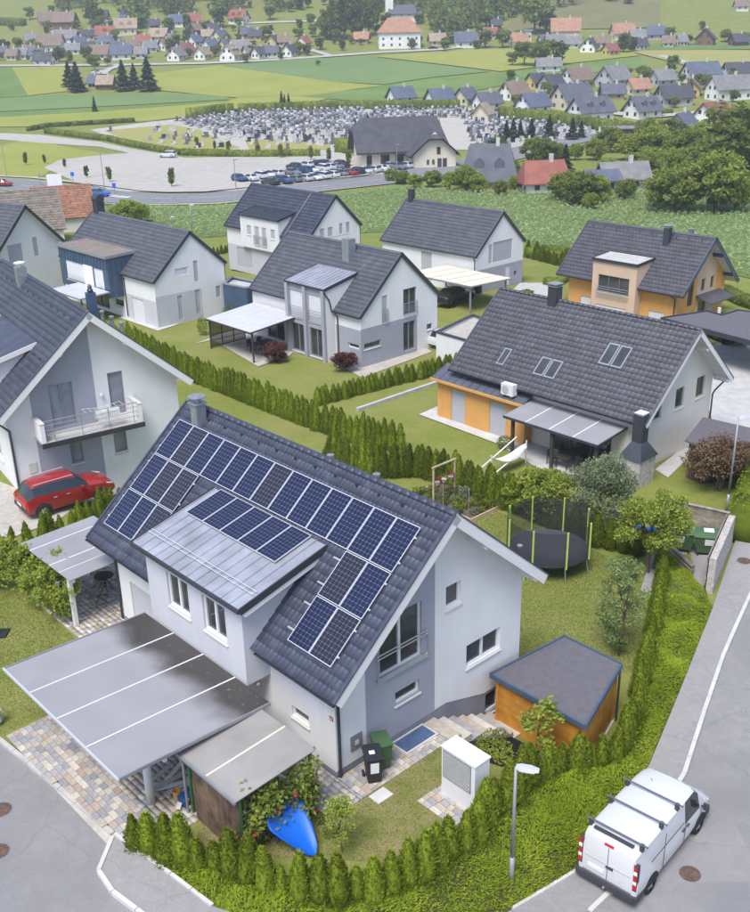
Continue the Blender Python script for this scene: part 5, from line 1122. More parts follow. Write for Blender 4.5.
for x0, x1 in ((-3.25, -3.05), (1.75, 1.95)): mb = MB(); mb.box(x0, x1, -.44, .9, bz+.14, bz+1.1); obj('parapet', mb, 'render_white', bs); mb = MB(); mb.box(x0-.03, x1+.03, -.46, .9, bz+1.1, bz+1.14); obj('coping', mb, 'sill', bs)
mb = MB()
for z in (.35, .6, .85, 1.08): mb.tube((-3.05, -.4, bz+.14+z), (1.75, -.4, bz+.14+z), .018 if z < 1 else .025)
for x in (-2.6, -1.2, .2, 1.5): mb.tube((x, -.4, bz+.14), (x, -.4, bz+1.22), .02)
obj('railing', mb, 'steel', bs)
dr = empty('drying_rack', lh.root.matrix_basis @ Vector((.1, .05, bz+.14)), lh.root.rotation_euler[2], 'white folding rack with laundry on the balcony', 'drying rack')
mb = MB()
for s_ in (-.5, .5): mb.tube((-.4, s_*.6, 0), (.4, s_*.6, .95), .012); mb.tube((.4, s_*.6, 0), (-.4, s_*.6, .95), .012)
for k in range(7): mb.tube((-1.0+k*.33, -.3, .95+.1*abs(k-3)/3), (-1.0+k*.33, .3, .95+.1*abs(k-3)/3), .008)
for s_ in (-.3, .3): mb.path([(-1.0, s_, 1.05), (-.2, s_, .95), (.2, s_, .95), (1.0, s_, 1.05)], .01)
obj('frame', mb, 'frame_white', dr)
for k, x in enumerate((-.35, -.05, .33, .6)):
    cl = MB(); cl.add([(x-.14, -.3, .96), (x+.14, -.3, .96), (x+.15, -.36, .62), (x-.13, -.35, .60), (x-.14, -.1, .96), (x+.14, -.1, .96), (x+.14, -.06, .5), (x-.14, -.06, .52)], [(0, 1, 2, 3), (4, 5, 6, 7), (0, 1, 5, 4)])
    o = obj('towel', cl, 'frame_white', loc=dr.location, rz=lh.root.rotation_euler[2], label='white laundry hanging on the balcony drying rack', cat='laundry', group='laundry on the drying rack')
mb = MB(); mb.box(-3.78, -3.38, .86, .9, .75, 1.3); obj('meter_box', mb, 'sill', lh.root)
mb = MB(); mb.lathe([(.07, 0), (.1, .1), (.07, .2)], 10, (.35, .8, 4.0)); obj('wall_lamp', mb, 'frame_white', lh.root)

# white house at the frame edge with wall slots
lb = House('slot_window_house', 'white gabled house with a narrow slot window beside two brown and red roofs', (-32.5, 97.1, -1.7), 54.48, 13.65, -4.24, 4.0, 8.15, 45.1, .5, .4)
gb = [(-2.3, -.7, 3.0, 4.7, 'shutter'), (.6, 1.15, 3.2, 5.0, 'shutter')]
lb.gable(-3.84, 3.6, -.6, None, 'render_white', [w[:4] for w in gb])
for w in gb: lb.window(lb.FG, *w[:4], kind=w[4], sill=False)
lb.side(.5, 13.1, -.6, None, 'render_white'); lb.hidden_walls('render_white'); lb.roof('tile_grey', 'flat', .62, .38, barge=('metal_dark', .22), ridge='cap', seed=25, soffit='wood_white')
mb = MB(); V = [lb.sp(-1, d, y, n) for d in (1.0, 4.6) for y in (4.2, 9.) for n in (.09, .13)]; mb.add(V, [(0,1,3,2), (4,6,7,5), (0,4,5,1), (2,3,7,6), (0,2,6,4), (1,5,7,3)]); obj('solar_panel', mb, 'solar_cells', lb.roofo)
mb = MB(); mb.box(3.3, 3.75, .1, .45, 1.5, 2.4); obj('air_unit', mb, 'shutter', lb.root)

# flat-roofed garages between the houses
def flat_box(name, label, px, z, hgt, wallm, roofm, edge, cat='garage', seams=0):
    p = [at(*q, z)[:2] for q in px]; cx = sum(q[0] for q in p)/len(p); cy = sum(q[1] for q in p)/len(p); r = empty(name, (cx, cy, z-hgt), 0, label, cat); P = [(q[0]-cx, q[1]-cy) for q in p]
    for a, b in zip(P, P[1:]+P[:1]): mb = MB(); mb.bar((*a, hgt/2-.3), (*b, hgt/2-.3), .14, hgt+.6); obj('wall', mb, wallm, r)
    mb = MB(); mb.slab([(q[0]*.97, q[1]*.97) for q in P], hgt-.35, hgt-.18); ro = obj('roof', mb, roofm, r)
    for a, b in zip(P, P[1:]+P[:1]): mb = MB(); mb.bar((*a, hgt+.02), (*b, hgt+.02), .26, .1); obj('roof_edge', mb, edge, ro)
    return r, P
r, P = flat_box('blue_garage', 'low blue metal clad garage between the dormer house and the bay house', [(223.5,283.5),(247,288),(262,283),(232,277)], .9, 2.6, 'metal_blue', 'concrete', 'gutter_zinc')
a, b = Vector((*P[0], 0)), Vector((*P[1], 0))
for k in range(9): q = a.lerp(b, (k+.5)/9); mb = MB(); mb.bar(q+Vector((.05, -.1, -.3)), q+Vector((.05, -.1, 2.55)), .04, .06); obj('cladding_seam', mb, 'metal_blue', r)
flat_box('gravel_roof_garage', 'low garage with a pale gravel flat roof and dark rim', [(437,332),(468,341),(497,325),(473,315)], .35, 2.1, 'render_white', 'gravel', 'metal_dark')
# car shelter on the right with dark flat roofs
cs = empty('car_shelter', (0, 0, 0), 0, 'wide dark flat roofed car shelter in front of the orange house', 'carport')
p = [at(*q, .75) for q in [(661,318),(707,311),(722,315),(738,310),(800,318),(800,352),(750,341)]]; c0 = sum(p)/len(p); cs.location = (c0[0], c0[1], -2.0)
P = [(q[0]-c0[0], q[1]-c0[1]) for q in p]; mb = MB(); mb.slab(P, 2.55, 2.72); ro = obj('roof', mb, 'felt', cs)
for a, b in zip(P, P[1:]+P[:1]): mb = MB(); mb.bar((*a, 2.64), (*b, 2.64), .12, .34); obj('roof_edge', mb, 'metal_dark', ro)
for px in ((716,338),(748,348)): q = at(px[0], px[1], -1.9); mb = MB(); mb.box(q[0]-c0[0]-.1, q[0]-c0[0]+.1, q[1]-c0[1]-.1, q[1]-c0[1]+.1, -.1, 2.55); obj('post', mb, 'wood_white', cs)
q0 = at(728,342,-1.9); q1 = at(800,352,-1.9); q0 = Vector((q0[0]-c0[0], q0[1]-c0[1]+1.6, 0)); q1 = Vector((q1[0]-c0[0], q1[1]-c0[1]+1.6, 0))
for k in range(34): q = q0.lerp(q1, k/33); mb = MB(); mb.bar(q+Vector((0, 0, .2)), q+Vector((0, 0, 1.75)), .12, .05); obj('batten', mb, 'render_orange', cs)
for px in ((735,350),(770,352)): q = at(px[0], px[1], -1.9)
# small brown garden hut with grey roof
bh = empty('garden_hut', (0, 0, 0), 0, 'low brown plank hut with a plain grey felt roof beside the cream house', 'shed')
p = [at(*q, .35) for q in [(685,440),(703,417),(752,428),(760,440),(704,447)]]; c0 = sum(p)/len(p); bh.location = (c0[0], c0[1], -1.9); P = [(q[0]-c0[0], q[1]-c0[1]) for q in p]
mb = MB(); mb.slab(P, 2.15, 2.25); obj('roof', mb, 'felt', bh)
W_ = [(x*.86, y*.86) for x, y in P]
for a, b in zip(W_, W_[1:]+W_[:1]):
    n = max(2, int(math.dist(a, b)/.16))
    for k in range(n): q = Vector((*a, 0)).lerp(Vector((*b, 0)), (k+.5)/n); mb = MB(); mb.bar(q+Vector((0, 0, -.1)), q+Vector((0, 0, 2.14)), .14, .04, Vector((b[0]-a[0], b[1]-a[1], 0)).cross(Vector((0, 0, 1)))); obj('plank', mb, 'plank_old', bh)
# ------------------------------------------------------------------ plants
def thuja_mesh(seed, n=900, m='leaf_thuja', fat=.21):
    r = np.random.default_rng(seed); t = r.beta(1.05, 1.35, n); prof = fat*np.minimum(1, (t+.06)/.16)**.5*(1-t)**.62*1.12
    a = r.uniform(0, 2*PI, n); lump = 1+.13*np.sin(a*3+seed)*np.sin(t*9+seed)+r.normal(0, .07, n); rad = prof*lump*(r.uniform(.78, 1.06, n))
    C = np.stack([rad*np.cos(a), rad*np.sin(a), t*.97+.01], 1); out = np.stack([np.cos(a), np.sin(a), np.zeros(n)], 1)
    U = unit(out*r.uniform(.15, .7, (n, 1))+np.array([0, 0, 1])+r.normal(0, .22, (n, 3)))*r.uniform(.028, .055, (n, 1))
    W = unit(np.cross(U, out+r.normal(0, .4, (n, 3))))*r.uniform(.010, .020, (n, 1))
    V = np.stack([C-U, C-U*.1+W, C+U, C-U*.1-W], 1).reshape(-1, 3); F = np.arange(len(V)).reshape(-1, 4)
    # dense inner body
    k = 9; zs = [0, .06, .2, .45, .7, .93]; core = []
    for z in zs:
        rr = fat*min(1, (z+.06)/.16)**.5*(1-z)**.62*.86
        core += [(rr*math.cos(2*PI*i/k), rr*math.sin(2*PI*i/k), z) for i in range(k)]
    o = len(V); CF_ = [(o+i*k+j, o+i*k+(j+1) % k, o+(i+1)*k+(j+1) % k, o+(i+1)*k+j) for i in range(len(zs)-1) for j in range(k)]
    return np_mesh('thuja', np.concatenate([V, np.array(core)]), np.concatenate([F, np.array(CF_)]), m)
TH = [thuja_mesh(s) for s in (1, 2, 3, 4)]; THD = [thuja_mesh(s, 700, 'leaf_thuja_dark', .24) for s in (5, 6, 7)]
rt = random.Random(3)
def thuja_row(pts, step, h, label, group, meshes=TH, jit=.09, wid=1., hv=.27):
    acc = 0; n = 0
    for a, b in zip(pts[:-1], pts[1:]):
        a = np.array(a[:2], float); b = np.array(b[:2], float); L = np.linalg.norm(b-a); s = acc
        while s < L:
            p = a+(b-a)*s/L+np.array([rt.uniform(-jit, jit), rt.uniform(-jit, jit)]); hh = h*rt.uniform(1-hv, 1+hv*.7)
            o = obj('thuja', rt.choice(meshes), loc=(p[0], p[1], Tz(p[0], p[1])-.05), rz=rt.uniform(0, 6.28), label=label, cat='thuja', group=group); w = hh*wid*rt.uniform(.88, 1.12); o.scale = (w, w, hh); o.rotation_euler[0] = rt.uniform(-.06, .06); o.rotation_euler[1] = rt.uniform(-.06, .06); n += 1
            s += step*rt.uniform(.88, 1.12)
        acc = s-L
    return n
NT = thuja_row(HEDGE[:12], .50, 1.5, 'small pointed thuja in the low row along the top of the juniper bank', 'thujas along the juniper bank', wid=1.2)
NT += thuja_row(HEDGE[11:], .46, 1.5, 'pointed thuja in the row beside the orange garden shed and lawn', 'thujas beside the garden shed', wid=1.02)
NT += thuja_row([G(30,546), G(60,538), G(90,525), G(122,510)], .5, 1.35, 'pointed thuja between the red car and the patio roof', 'thujas beside the red car', wid=1.0)
NT += thuja_row([G(-12,556), G(8,552), G(28,547)], .55, 1.4, 'pointed thuja beyond the vines along the neighbouring drive', 'thujas beyond the vines', wid=1.0)
NT += thuja_row([G(128,346), G(194,381), G(258,406), G(307,426), G(357,443), G(405,452)], .42, 2.0, 'tall slim thuja in the long boundary hedge behind the solar house', 'thujas in the long boundary hedge', wid=.92, hv=.12)
NT += thuja_row([G(318,405), G(365,392), G(410,381), G(456,368)], .42, 1.35, 'trimmed thuja in the low hedge beside the red maple lawn', 'thujas in the low trimmed hedge', wid=1.15, hv=.08)
kerb([G(357,411), G(395,398), G(436,384)], .25, .2, .8, 'concrete', 'bed_edging')
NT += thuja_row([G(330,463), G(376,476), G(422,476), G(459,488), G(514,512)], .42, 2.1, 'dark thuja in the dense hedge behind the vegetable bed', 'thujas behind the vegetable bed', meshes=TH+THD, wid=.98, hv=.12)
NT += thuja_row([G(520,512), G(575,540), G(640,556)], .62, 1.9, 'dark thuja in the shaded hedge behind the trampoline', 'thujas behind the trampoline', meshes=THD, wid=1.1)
NT += thuja_row([G(527,257), G(560,266), G(566,268)], .8, 1.8, 'thuja at the edge of the corn field by the plain white house', 'thujas at the corn field edge', meshes=THD)
NT += thuja_row([G(100,290), G(118,283), G(130,276)], .9, 2.4, 'thuja behind the white patio canopy of the blue dormer house', 'thujas by the blue dormer', meshes=TH)
NT += thuja_row([G(233,250), G(225,253), G(212,256)], 1.0, 1.2, 'small thuja standing on the lawn edge by the lane', 'small thujas by the lane', meshes=THD)

def hedge(px, w, h, label, m='leaf_mid', cell=.13, world=None, name='clipped_hedge', dens=1., leaf=.07):
    """clipped hedge: a closed box along a line, covered in leaves"""
    P = [np.array(p[:2]) for p in (world or [G(*q) for q in px])]; C = []; Nn = []; mb = MB(); rr = np.random.default_rng(len(P)+int(h*100))
    c0 = P[0]; z0 = Tz(*c0)
    for a, b in zip(P[:-1], P[1:]):
        d = b-a; L = np.linalg.norm(d); d = d/L; n = np.array([-d[1], d[0]]); k = int(max(1, L/3))
        for i in range(k):
            p, q = a+d*L*i/k, a+d*L*(i+1)/k; zp, zq = Tz(*p)-z0, Tz(*q)-z0; V = []
            for r_, z_ in ((p, zp), (q, zq)):
                for s_, hz in ((-1, -.1), (1, -.1), (.92, h*.96), (-.92, h*.96)): e = r_+n*s_*w/2*.93-c0; V.append((e[0], e[1], z_+hz))
            mb.add(V, [(0,1,2,3),(7,6,5,4),(0,4,5,1),(1,5,6,2),(2,6,7,3),(3,7,4,0)])
        cnt = int(L*(w+2*h)/(cell*cell)*dens*1.1)
        for _ in range(1):
            u = rr.uniform(0, 1, cnt); s = rr.uniform(0, w+2*h, cnt)
            off = np.where(s < h, -w/2, np.where(s < h+w, s-h-w/2, w/2)); zz = np.where(s < h, s, np.where(s < h+w, h, 2*h+w-s))
            pos = a[None, :]+d[None, :]*(u*L)[:, None]+n[None, :]*off[:, None]; zg = base_h(pos[:, 0], pos[:, 1])-z0 if pos[0, 1] > 75 else T(pos[:, 0], pos[:, 1])-z0
            nv = np.where((s < h)[:, None], np.array([-n[0], -n[1], .2]), np.where((s < h+w)[:, None], np.array([0, 0, 1.]), np.array([n[0], n[1], .2])))
            C.append(np.concatenate([pos-c0, (zg+zz)[:, None]], 1)); Nn.append(nv)
    C = np.concatenate(C)+rr.normal(0, .035, (sum(len(c) for c in C), 3)); Nn = np.concatenate(Nn); n = len(C)
    U = unit(np.cross(Nn, rr.normal(0, 1, (n, 3)))+Nn*rr.uniform(0, .9, (n, 1)))*rr.uniform(.6, 1.2, (n, 1))*leaf; W = unit(np.cross(U, Nn+rr.normal(0, .5, (n, 3))))*leaf*.45
    V = np.stack([C-U, C-U*.1+W, C+U, C-U*.1-W], 1).reshape(-1, 3); F = np.arange(len(V)).reshape(-1, 4)
    V2 = np.array(mb.v); F2 = np.array(mb.f)+len(V)
    return obj(name, np_mesh(name, np.concatenate([V, V2]), np.concatenate([F, F2]), m), loc=(c0[0], c0[1], z0), label=label, cat='hedge')
hedge([(440,352),(452,356),(470,352)], .8, .6, 'low clipped hedge at the gravel roofed garage', 'leaf_mid', .15)
hedge([(503,307),(516,300),(530,297)], 1.0, .7, 'low rounded hedge at the drive of the plain house', 'leaf_mid', .15)
hedge([(527,257),(563,264)], 1.0, 1.2, 'clipped hedge between the plain house and the corn field', 'leaf_thuja', .18, leaf=.1)
hedge([(545,255),(590,262)], .9, 1.2, 'clipped hedge between the orange house and the corn field', 'leaf_mid', .18, leaf=.1)
hedge([(722,295),(742,305),(765,312)], 1.0, 1.0, 'clipped hedge along the lawn behind the orange house', 'leaf_deep', .18, leaf=.1)
hedge([(738,543),(745,520),(752,500),(772,440)], 1.3, 1.5, 'bright clipped hedge between the lawn and the street at the bin shelter', 'leaf_thuja', .13)
hedge([(545,284),(556,286),(568,280)], .8, .7, 'low round hedge by the orange house terrace', 'leaf_mid', .15)
# juniper ground cover on the bank
def bank_cover():
    r = np.random.default_rng(9); bx = np.array([p for p in BANKPOLY]); x0, y0 = bx.min(0); x1, y1 = bx.max(0); N_ = 620000
    x = r.uniform(x0, x1, N_); y = r.uniform(y0, y1, N_); ok = inpoly(x, y, BANKPOLY) & (pdist(x, y, BANK) > .03); x, y = x[ok], y[ok]
    dn = np.minimum(1, .25+pdist(x, y, BANK)/.5)*np.clip(pdist(x, y, HEDGE)/.35, .25, 1)
    lump = .5+.25*np.sin(x*2.1+np.sin(y*1.7)*1.5)+.25*np.sin(y*2.6+x*.9+1)+.2*np.sin(x*5.1-y*4.3)
    hh = (.18+.42*np.clip(lump, 0, 1.1))*dn
    z = T(x, y)+hh*np.sqrt(r.uniform(.25, 1, len(x)))
    n = len(x); C = np.stack([x, y, z], 1); ang = 1.4*np.sin(x*1.3+y*.7)+2.2*np.sin(x*.6-y*1.1)+r.normal(0, .75, n)
    D = np.stack([np.cos(ang), np.sin(ang), r.uniform(-.15, .75, n)], 1); U = unit(D)*r.uniform(.035, .095, (n, 1)); W = unit(np.cross(U, np.array([0, 0, 1.])+r.normal(0, .35, (n, 3))))*r.uniform(.009, .019, (n, 1))
    obj('juniper_cover', rhombs('juniper_cover', C, U, W, 'leaf_juniper'), kind='stuff', label='bright green juniper ground cover on the street bank', cat='ground cover')
    drape('bank', BANKPOLY, .35, 'bank_soil', .02)
bank_cover()

def branch_tree(seed, H, Rc, trunk_r, crown_z, m, leaf=.07, nleaf=5000, clumps=26, shape=(1, 1, 1), limbs=7, spread=.22, name='tree', stems=1):
    """meshes of a broadleaf tree: trunk with limbs, and a crown of leaf clumps with gaps"""
    r = np.random.default_rng(seed); tb = MB(); cen = np.array([0, 0, crown_z]); tips = []
    for s_ in range(stems):
        lean = r.normal(0, .12, 2)*H*.3*(1 if stems > 1 else .3); top = np.array([lean[0], lean[1], crown_z]); b0 = np.array([r.normal(0, .12), r.normal(0, .12), -.1]) if stems > 1 else np.array([0, 0, -.1])
        mid = (b0+top)/2+np.append(r.normal(0, .03*H, 2), 0); tb.tube(b0, mid, trunk_r, 8, trunk_r*.8, False); tb.tube(mid, top, trunk_r*.8, 8, trunk_r*.5, False)
        for k in range(limbs):
            a = 2*PI*(k+r.uniform(-.3, .3))/limbs; el = r.uniform(.25, 1.2); rr = Rc*r.uniform(.55, .9)
            tip = cen+np.array([math.cos(a)*math.cos(el)*rr*shape[0], math.sin(a)*math.cos(el)*rr*shape[1], math.sin(el)*rr*shape[2]*.9]); st = mid+(top-mid)*r.uniform(.1, 1)
            kn = (st+tip)/2+np.array([0, 0, -.05*Rc]); tb.tube(st, kn, trunk_r*.42, 6, trunk_r*.28, False); tb.tube(kn, tip, trunk_r*.28, 6, trunk_r*.1, False); tips += [tip, (kn+tip)/2]
    g = r.normal(0, 1, (clumps, 3)); g = unit(g)*r.uniform(.35, 1, (clumps, 1))**.5*Rc*.86*np.array(shape)+cen
    ctr = np.concatenate([g, np.array(tips)]); cr = r.uniform(.6, 1.25, len(ctr))*spread*Rc
    idx = r.integers(0, len(ctr), nleaf); off = unit(r.normal(0, 1, (nleaf, 3)))*(r.uniform(0, 1, (nleaf, 1))**.45)
    C = ctr[idx]+off*cr[idx][:, None]*np.array([1.15, 1.15, .8]); C = C[C[:, 2] > .1*H]; n = len(C)
    U = unit(r.normal(0, 1, (n, 3))+np.array([0, 0, -.25]))*r.uniform(.6, 1.25, (n, 1))*leaf; W = unit(np.cross(U, r.normal(0, 1, (n, 3))+np.array([0, 0, 1.2])))*leaf*.5
    return tb.mesh('trunk', 'bark', True), rhombs('crown', C, U, W, m)
def plant_tree(meshes, p, s=1., rz=0., label='', cat='tree', group=None, name='tree', sz=None):
    t = empty(name, (float(p[0]), float(p[1]), float(p[2])), rz, label, cat, group); a = obj('trunk', meshes[0], parent=t); b = obj('crown', meshes[1], parent=t)
    t.scale = (s, s, sz or s); return t
def tree_at(px, base_dz=0): return G(*px)
leafmat('leaf_paleg', (.20, .27, .09), (.31, .37, .15), .3, 1.5, .1, .5)
plant_tree(branch_tree(21, 2.2, .66, .025, 1.3, 'leaf_light', .055, 1000, 12, (.7, .7, 1.4), 6, .27), G(343,853), 1, 0, 'young slender tree with light leaves on the dry lawn by the slide')
plant_tree(branch_tree(22, 2.6, .85, .028, 1.9, 'leaf_light', .085, 620, 5, (1.0, .55, 1.15), 5, .22), loc(1.5, -2.3, -1.25), 1.2, .4, 'young forked tree with drooping leaves in front of the orange shed', sz=1.)
plant_tree(branch_tree(23, 4.2, 1.4, .05, 2.4, 'leaf_paleg', .07, 4000, 40, (.72, .72, 1.75), 11, .2), G(618,655), 1, .2, 'thin airy tree with silvery leaves standing on the shed lawn')
plant_tree(branch_tree(24, 4.2, 1.6, .09, 2.7, 'leaf_light', .09, 8000, 30, (1.15, 1.0, .95), 8, .26), G(648,573), 1, 0, 'bright yellow green tree beside the bin shelter')
plant_tree(branch_tree(25, 4.0, 1.75, .08, 2.2, 'leaf_silver', .08, 10000, 34, (.95, .95, 1.25), 9, .26), G(598,530), 1, 0, 'dense grey green tree behind the trampoline')
plant_tree(branch_tree(26, 3.0, 1.55, .07, 1.6, 'leaf_light', .09, 8000, 26, (1.1, 1.0, .85), 8, .28), G(540,520), 1, 0, 'round yellow green bushy tree in front of the hammock')
plant_tree(branch_tree(27, 2.9, 1.75, .06, 1.7, 'leaf_copper', .085, 7000, 26, (1.1, .9, .8), 8, .28, stems=3), G(718,490), 1, 0, 'spreading copper brown bush tree beside the plank hut', name='copper_tree')
plant_tree(branch_tree(28, 1.7, .55, .025, 1.0, 'leaf_light', .06, 800, 12, (.75, .75, 1.2), 5, .3), G(510,512), 1, 0, 'thin small sapling between hedge and trampoline')
mp = branch_tree(29, 1.5, .95, .05, .85, 'leaf_maple', .075, 6000, 26, (1.15, 1.15, .72), 8, .3, stems=3)
plant_tree(mp, G(276,362), 1.0, 0, 'dark red maple bush beside the patio canopy table', 'bush', name='red_maple', group=None)
plant_tree(mp, G(345,371), .95, 2., 'dark red maple bush at the corner of the grey bay house', 'bush', name='red_maple')
# vines along the wire frame
def vine(seed, p, w, h, label, group, m='leaf_light', flowers=0):
    r = np.random.default_rng(seed); t = empty('vine', p, RZ, label, 'vine', group); tb = MB(); tb.tube((0, 0, -.05), (.03, .05, h*.5), .03, 7, .02); tb.tube((.03, .05, h*.5), (0, .3, h*.85), .018, 6, .01); tb.tube((.03, .05, h*.5), (0, -.3, h*.85), .018, 6, .01); obj('stem', tb, 'bark', t)
    n = 2600 if not flowers else 520; C = np.stack([r.normal(0, .19*w, n), r.normal(0, .36*w, n), h*.6+r.normal(0, .24, n)*h*.75], 1); sel = r.integers(0, 14, n); sh_ = np.stack([r.normal(0, .3*w, 14), r.normal(0, .42*w, 14), h*r.uniform(.35, 1.25, 14)], 1); C = np.where((r.uniform(0, 1, n) < .6)[:, None], sh_[sel]+r.normal(0, .13, (n, 3)), C); C = C[C[:, 2] > .15]; n = len(C)
    U = unit(r.normal(0, 1, (n, 3)))*r.uniform(.05, .10, (n, 1)); W = unit(np.cross(U, r.normal(0, 1, (n, 3))+np.array([0, 0, 1.])))*.045
    obj('foliage', rhombs('foliage', C, U, W, m), parent=t)
    return t
for k in range(5): y = 15.25+k*.82; vine(40+k, loc(-6.1, y, 0), 1.05, 1.75+.12*(k % 2), 'leafy grape vine trained on the wire frame by the lawn', 'vines on the wire frame')
for k in range(3): vine(50+k, loc(-6.8-.55*k, 19.6+.5*k, 0), 1.5, 2.2, 'bushy light green shrub at the end of the vine frame', 'shrubs beyond the vines')
# climbing roses inside the lean-to trellis
for k, x in enumerate((-7.9, -7.2, -6.5, -6.0)):
    v_ = vine(60+k, loc(x, .12, 0), .62, 1.7, 'climbing rose with red blooms on the green trellis of the lean-to', 'climbing roses on the lean-to', 'leaf_mid', 1); v_.rotation_euler[2] = RZ+PI/2
    for q in range(1):
        r_ = random.Random(k*10+q); mb = MB(); mb.lathe([(.02, -.04), (.065, 0), (.07, .04), (.03, .07)], 8, (-r_.uniform(.16, .26), r_.uniform(-.3, .3), r_.uniform(.3, 1.7))); obj('bloom', mb, 'red_flower', v_)
# small plants
def shrub(p, w, h, m, label, group=None, n=500, leaf=.05, name='shrub', cat='shrub'):
    r = np.random.default_rng(int(abs(p[0]*100+p[1]*37)) % 9999); C = unit(r.normal(0, 1, (n, 3)))*r.uniform(.3, 1, (n, 1))**.5*np.array([w/2, w/2, h*.5])+np.array([0, 0, h*.48]); C = C[C[:, 2] > .01]; n = len(C)
    U = unit(r.normal(0, 1, (n, 3))+np.array([0, 0, .5]))*leaf*r.uniform(.6, 1.2, (n, 1)); W = unit(np.cross(U, r.normal(0, 1, (n, 3))))*leaf*.45
    return obj(name, rhombs(name, C, U, W, m), loc=(float(p[0]), float(p[1]), float(p[2])), label=label, cat=cat, group=group)
for q in [(478,752),(486,757),(493,757),(500,762),(507,757),(498,748),(483,746),(512,768),(505,750)]: p = G(*q); shrub(p, .5, .3, 'leaf_light', 'small pale ground plant in the black planting bed', 'plants in the black planting bed', 160, .05, 'ground_plant', 'plant')
for q in [(491,740),(500,739)]: shrub(G(*q), .6, .4, 'leaf_mid', 'rounded green shrub at the corner of the orange shed', 'shrubs at the shed corner', 300, .04)
shrub(G(505,448), 1.1, .8, 'leaf_mid', 'round green shrub on the lawn by the terrace post', None, 700, .06); shrub(G(203,335), 1.0, 1.6, 'leaf_thuja', 'narrow conifer shrub by the glass screen', None, 600, .07)
shrub(G(229,317), 1.2, 1.1, 'leaf_mid', 'green shrub at the white wall by the blue garage', None, 500, .07)
for i, q in enumerate([(120,338),(132,341),(143,346),(113,333)]): shrub(G(*q), .8, 1.0, 'leaf_deep', 'dark shrub below the roof edge by the boundary hedge', 'dark shrubs by the boundary hedge', 350, .06)
for i, q in enumerate([(305,795),(322,822),(330,835)]): shrub(G(*q), .5, .35, 'leaf_mid', 'low leafy plant at the lawn edge beside the path', 'low plants at the path', 250, .045)
# vegetable bed with frame of hanging flowers
vb = empty('vegetable_bed', G(455,502), RZ, 'raised vegetable bed edged with boards behind the roof ridge', 'garden bed')
mb = MB(); mb.box(-1.2, 1.2, -2.2, 2.0, -.05, .12); obj('soil', mb, 'soil', vb)
for a in (((-1.22, -2.22), (1.22, -2.22)), ((-1.22, 2.02), (1.22, 2.02)), ((-1.22, -2.22), (-1.22, 2.02)), ((1.22, -2.22), (1.22, 2.02))): mb = MB(); mb.bar((*a[0], .1), (*a[1], .1), .06, .26); obj('edge_board', mb, 'wood_light', vb)
rv = random.Random(8)
for k in range(44): c = vb.matrix_basis @ Vector((rv.uniform(-1.1, 1.1), rv.uniform(-2.1, 1.9), 0)); shrub((c[0], c[1], c[2]+.1), rv.uniform(.35, .7), rv.uniform(.3, .55), rv.choice(['leaf_mid', 'leaf_silver', 'leaf_thuja_dark']), 'leafy vegetable plant growing in the raised bed', 'vegetable plants in the raised bed', 130, .07, 'vegetable_plant', 'plant')
ff = empty('flower_stand', G(444,500), RZ, 'wooden stand with hanging flower baskets beside the vegetable bed', 'flower stand')
for x in (-.8, .8): mb = MB(); mb.bar((x, 0, 0), (x, 0, 2.1), .07, .07); obj('post', mb, 'wood_light', ff)
mb = MB(); mb.bar((-.9, 0, 2.1), (.9, 0, 2.1), .07, .07); obj('crossbar', mb, 'wood_light', ff)
for k, x in enumerate((-.5, 0, .5)):
    p = ff.matrix_basis @ Vector((x, 0, 1.15)); b_ = empty('flower_basket', p, 0, 'hanging basket of %s flowers on the wooden frame' % ('red', 'pale green', 'crimson')[k], 'flower basket', None)
    mb = MB(); mb.lathe([(.08, -.12), (.16, .08), (.15, .1)], 12); obj('pot', mb, 'frame_white', b_); mb = MB(); mb.tube((0, 0, .1), (0, 0, .93), .008); obj('hanger', mb, 'gutter', b_)
    rr = np.random.default_rng(k); n = 160; C = unit(rr.normal(0, 1, (n, 3)))*rr.uniform(.1, .26, (n, 1))+np.array([0, 0, .12]); U = unit(rr.normal(0, 1, (n, 3)))*.045; obj('blooms', rhombs('blooms', C, U, np.roll(U, 1, 1)*.7, 'red_flower' if k != 1 else 'leaf_light'), parent=b_)
for x in (443, 468.5): 
    p = G(x, 510 if x < 460 else 520); mb = MB(); mb.tube((0, 0, 0), (0, 0, 1.7), .022, 8); mb.lathe([(.025, 0), (.03, .03), (.01, .05)], 8, (0, 0, 1.7)); obj('garden_stake', mb, 'gutter_zinc', loc=tuple(map(float, p)), label='grey round stake standing by the vegetable bed', cat='stake', group='stakes by the vegetable bed')
# lawn grass tufts for an uneven edge near the camera
def tufts(polys, dens, hgt, m, name='grass', seed=2):
    r = np.random.default_rng(seed); CC = []
    for P in polys:
        P = np.array(P); x0, y0 = P.min(0); x1, y1 = P.max(0); n = int((x1-x0)*(y1-y0)*dens); x = r.uniform(x0, x1, n); y = r.uniform(y0, y1, n); ok = inpoly(x, y, P); CC.append(np.stack([x[ok], y[ok]], 1))
    c = np.concatenate(CC); n = len(c); z = T(c[:, 0], c[:, 1]); H_ = hgt*r.uniform(.5, 1.3, n); U = np.stack([r.normal(0, .35, n)*H_, r.normal(0, .35, n)*H_, H_*.5], 1); C = np.concatenate([c, z[:, None]], 1)+U*.8
    W = unit(np.cross(U, r.normal(0, 1, (n, 3))))*hgt*.28
    obj(name, rhombs(name, C, U, W, m), kind='stuff', label='short lawn grass around the solar house', cat='grass')
leafmat('leaf_grass', (.17, .205, .045), (.25, .265, .085), .15, .5, 0, .5)
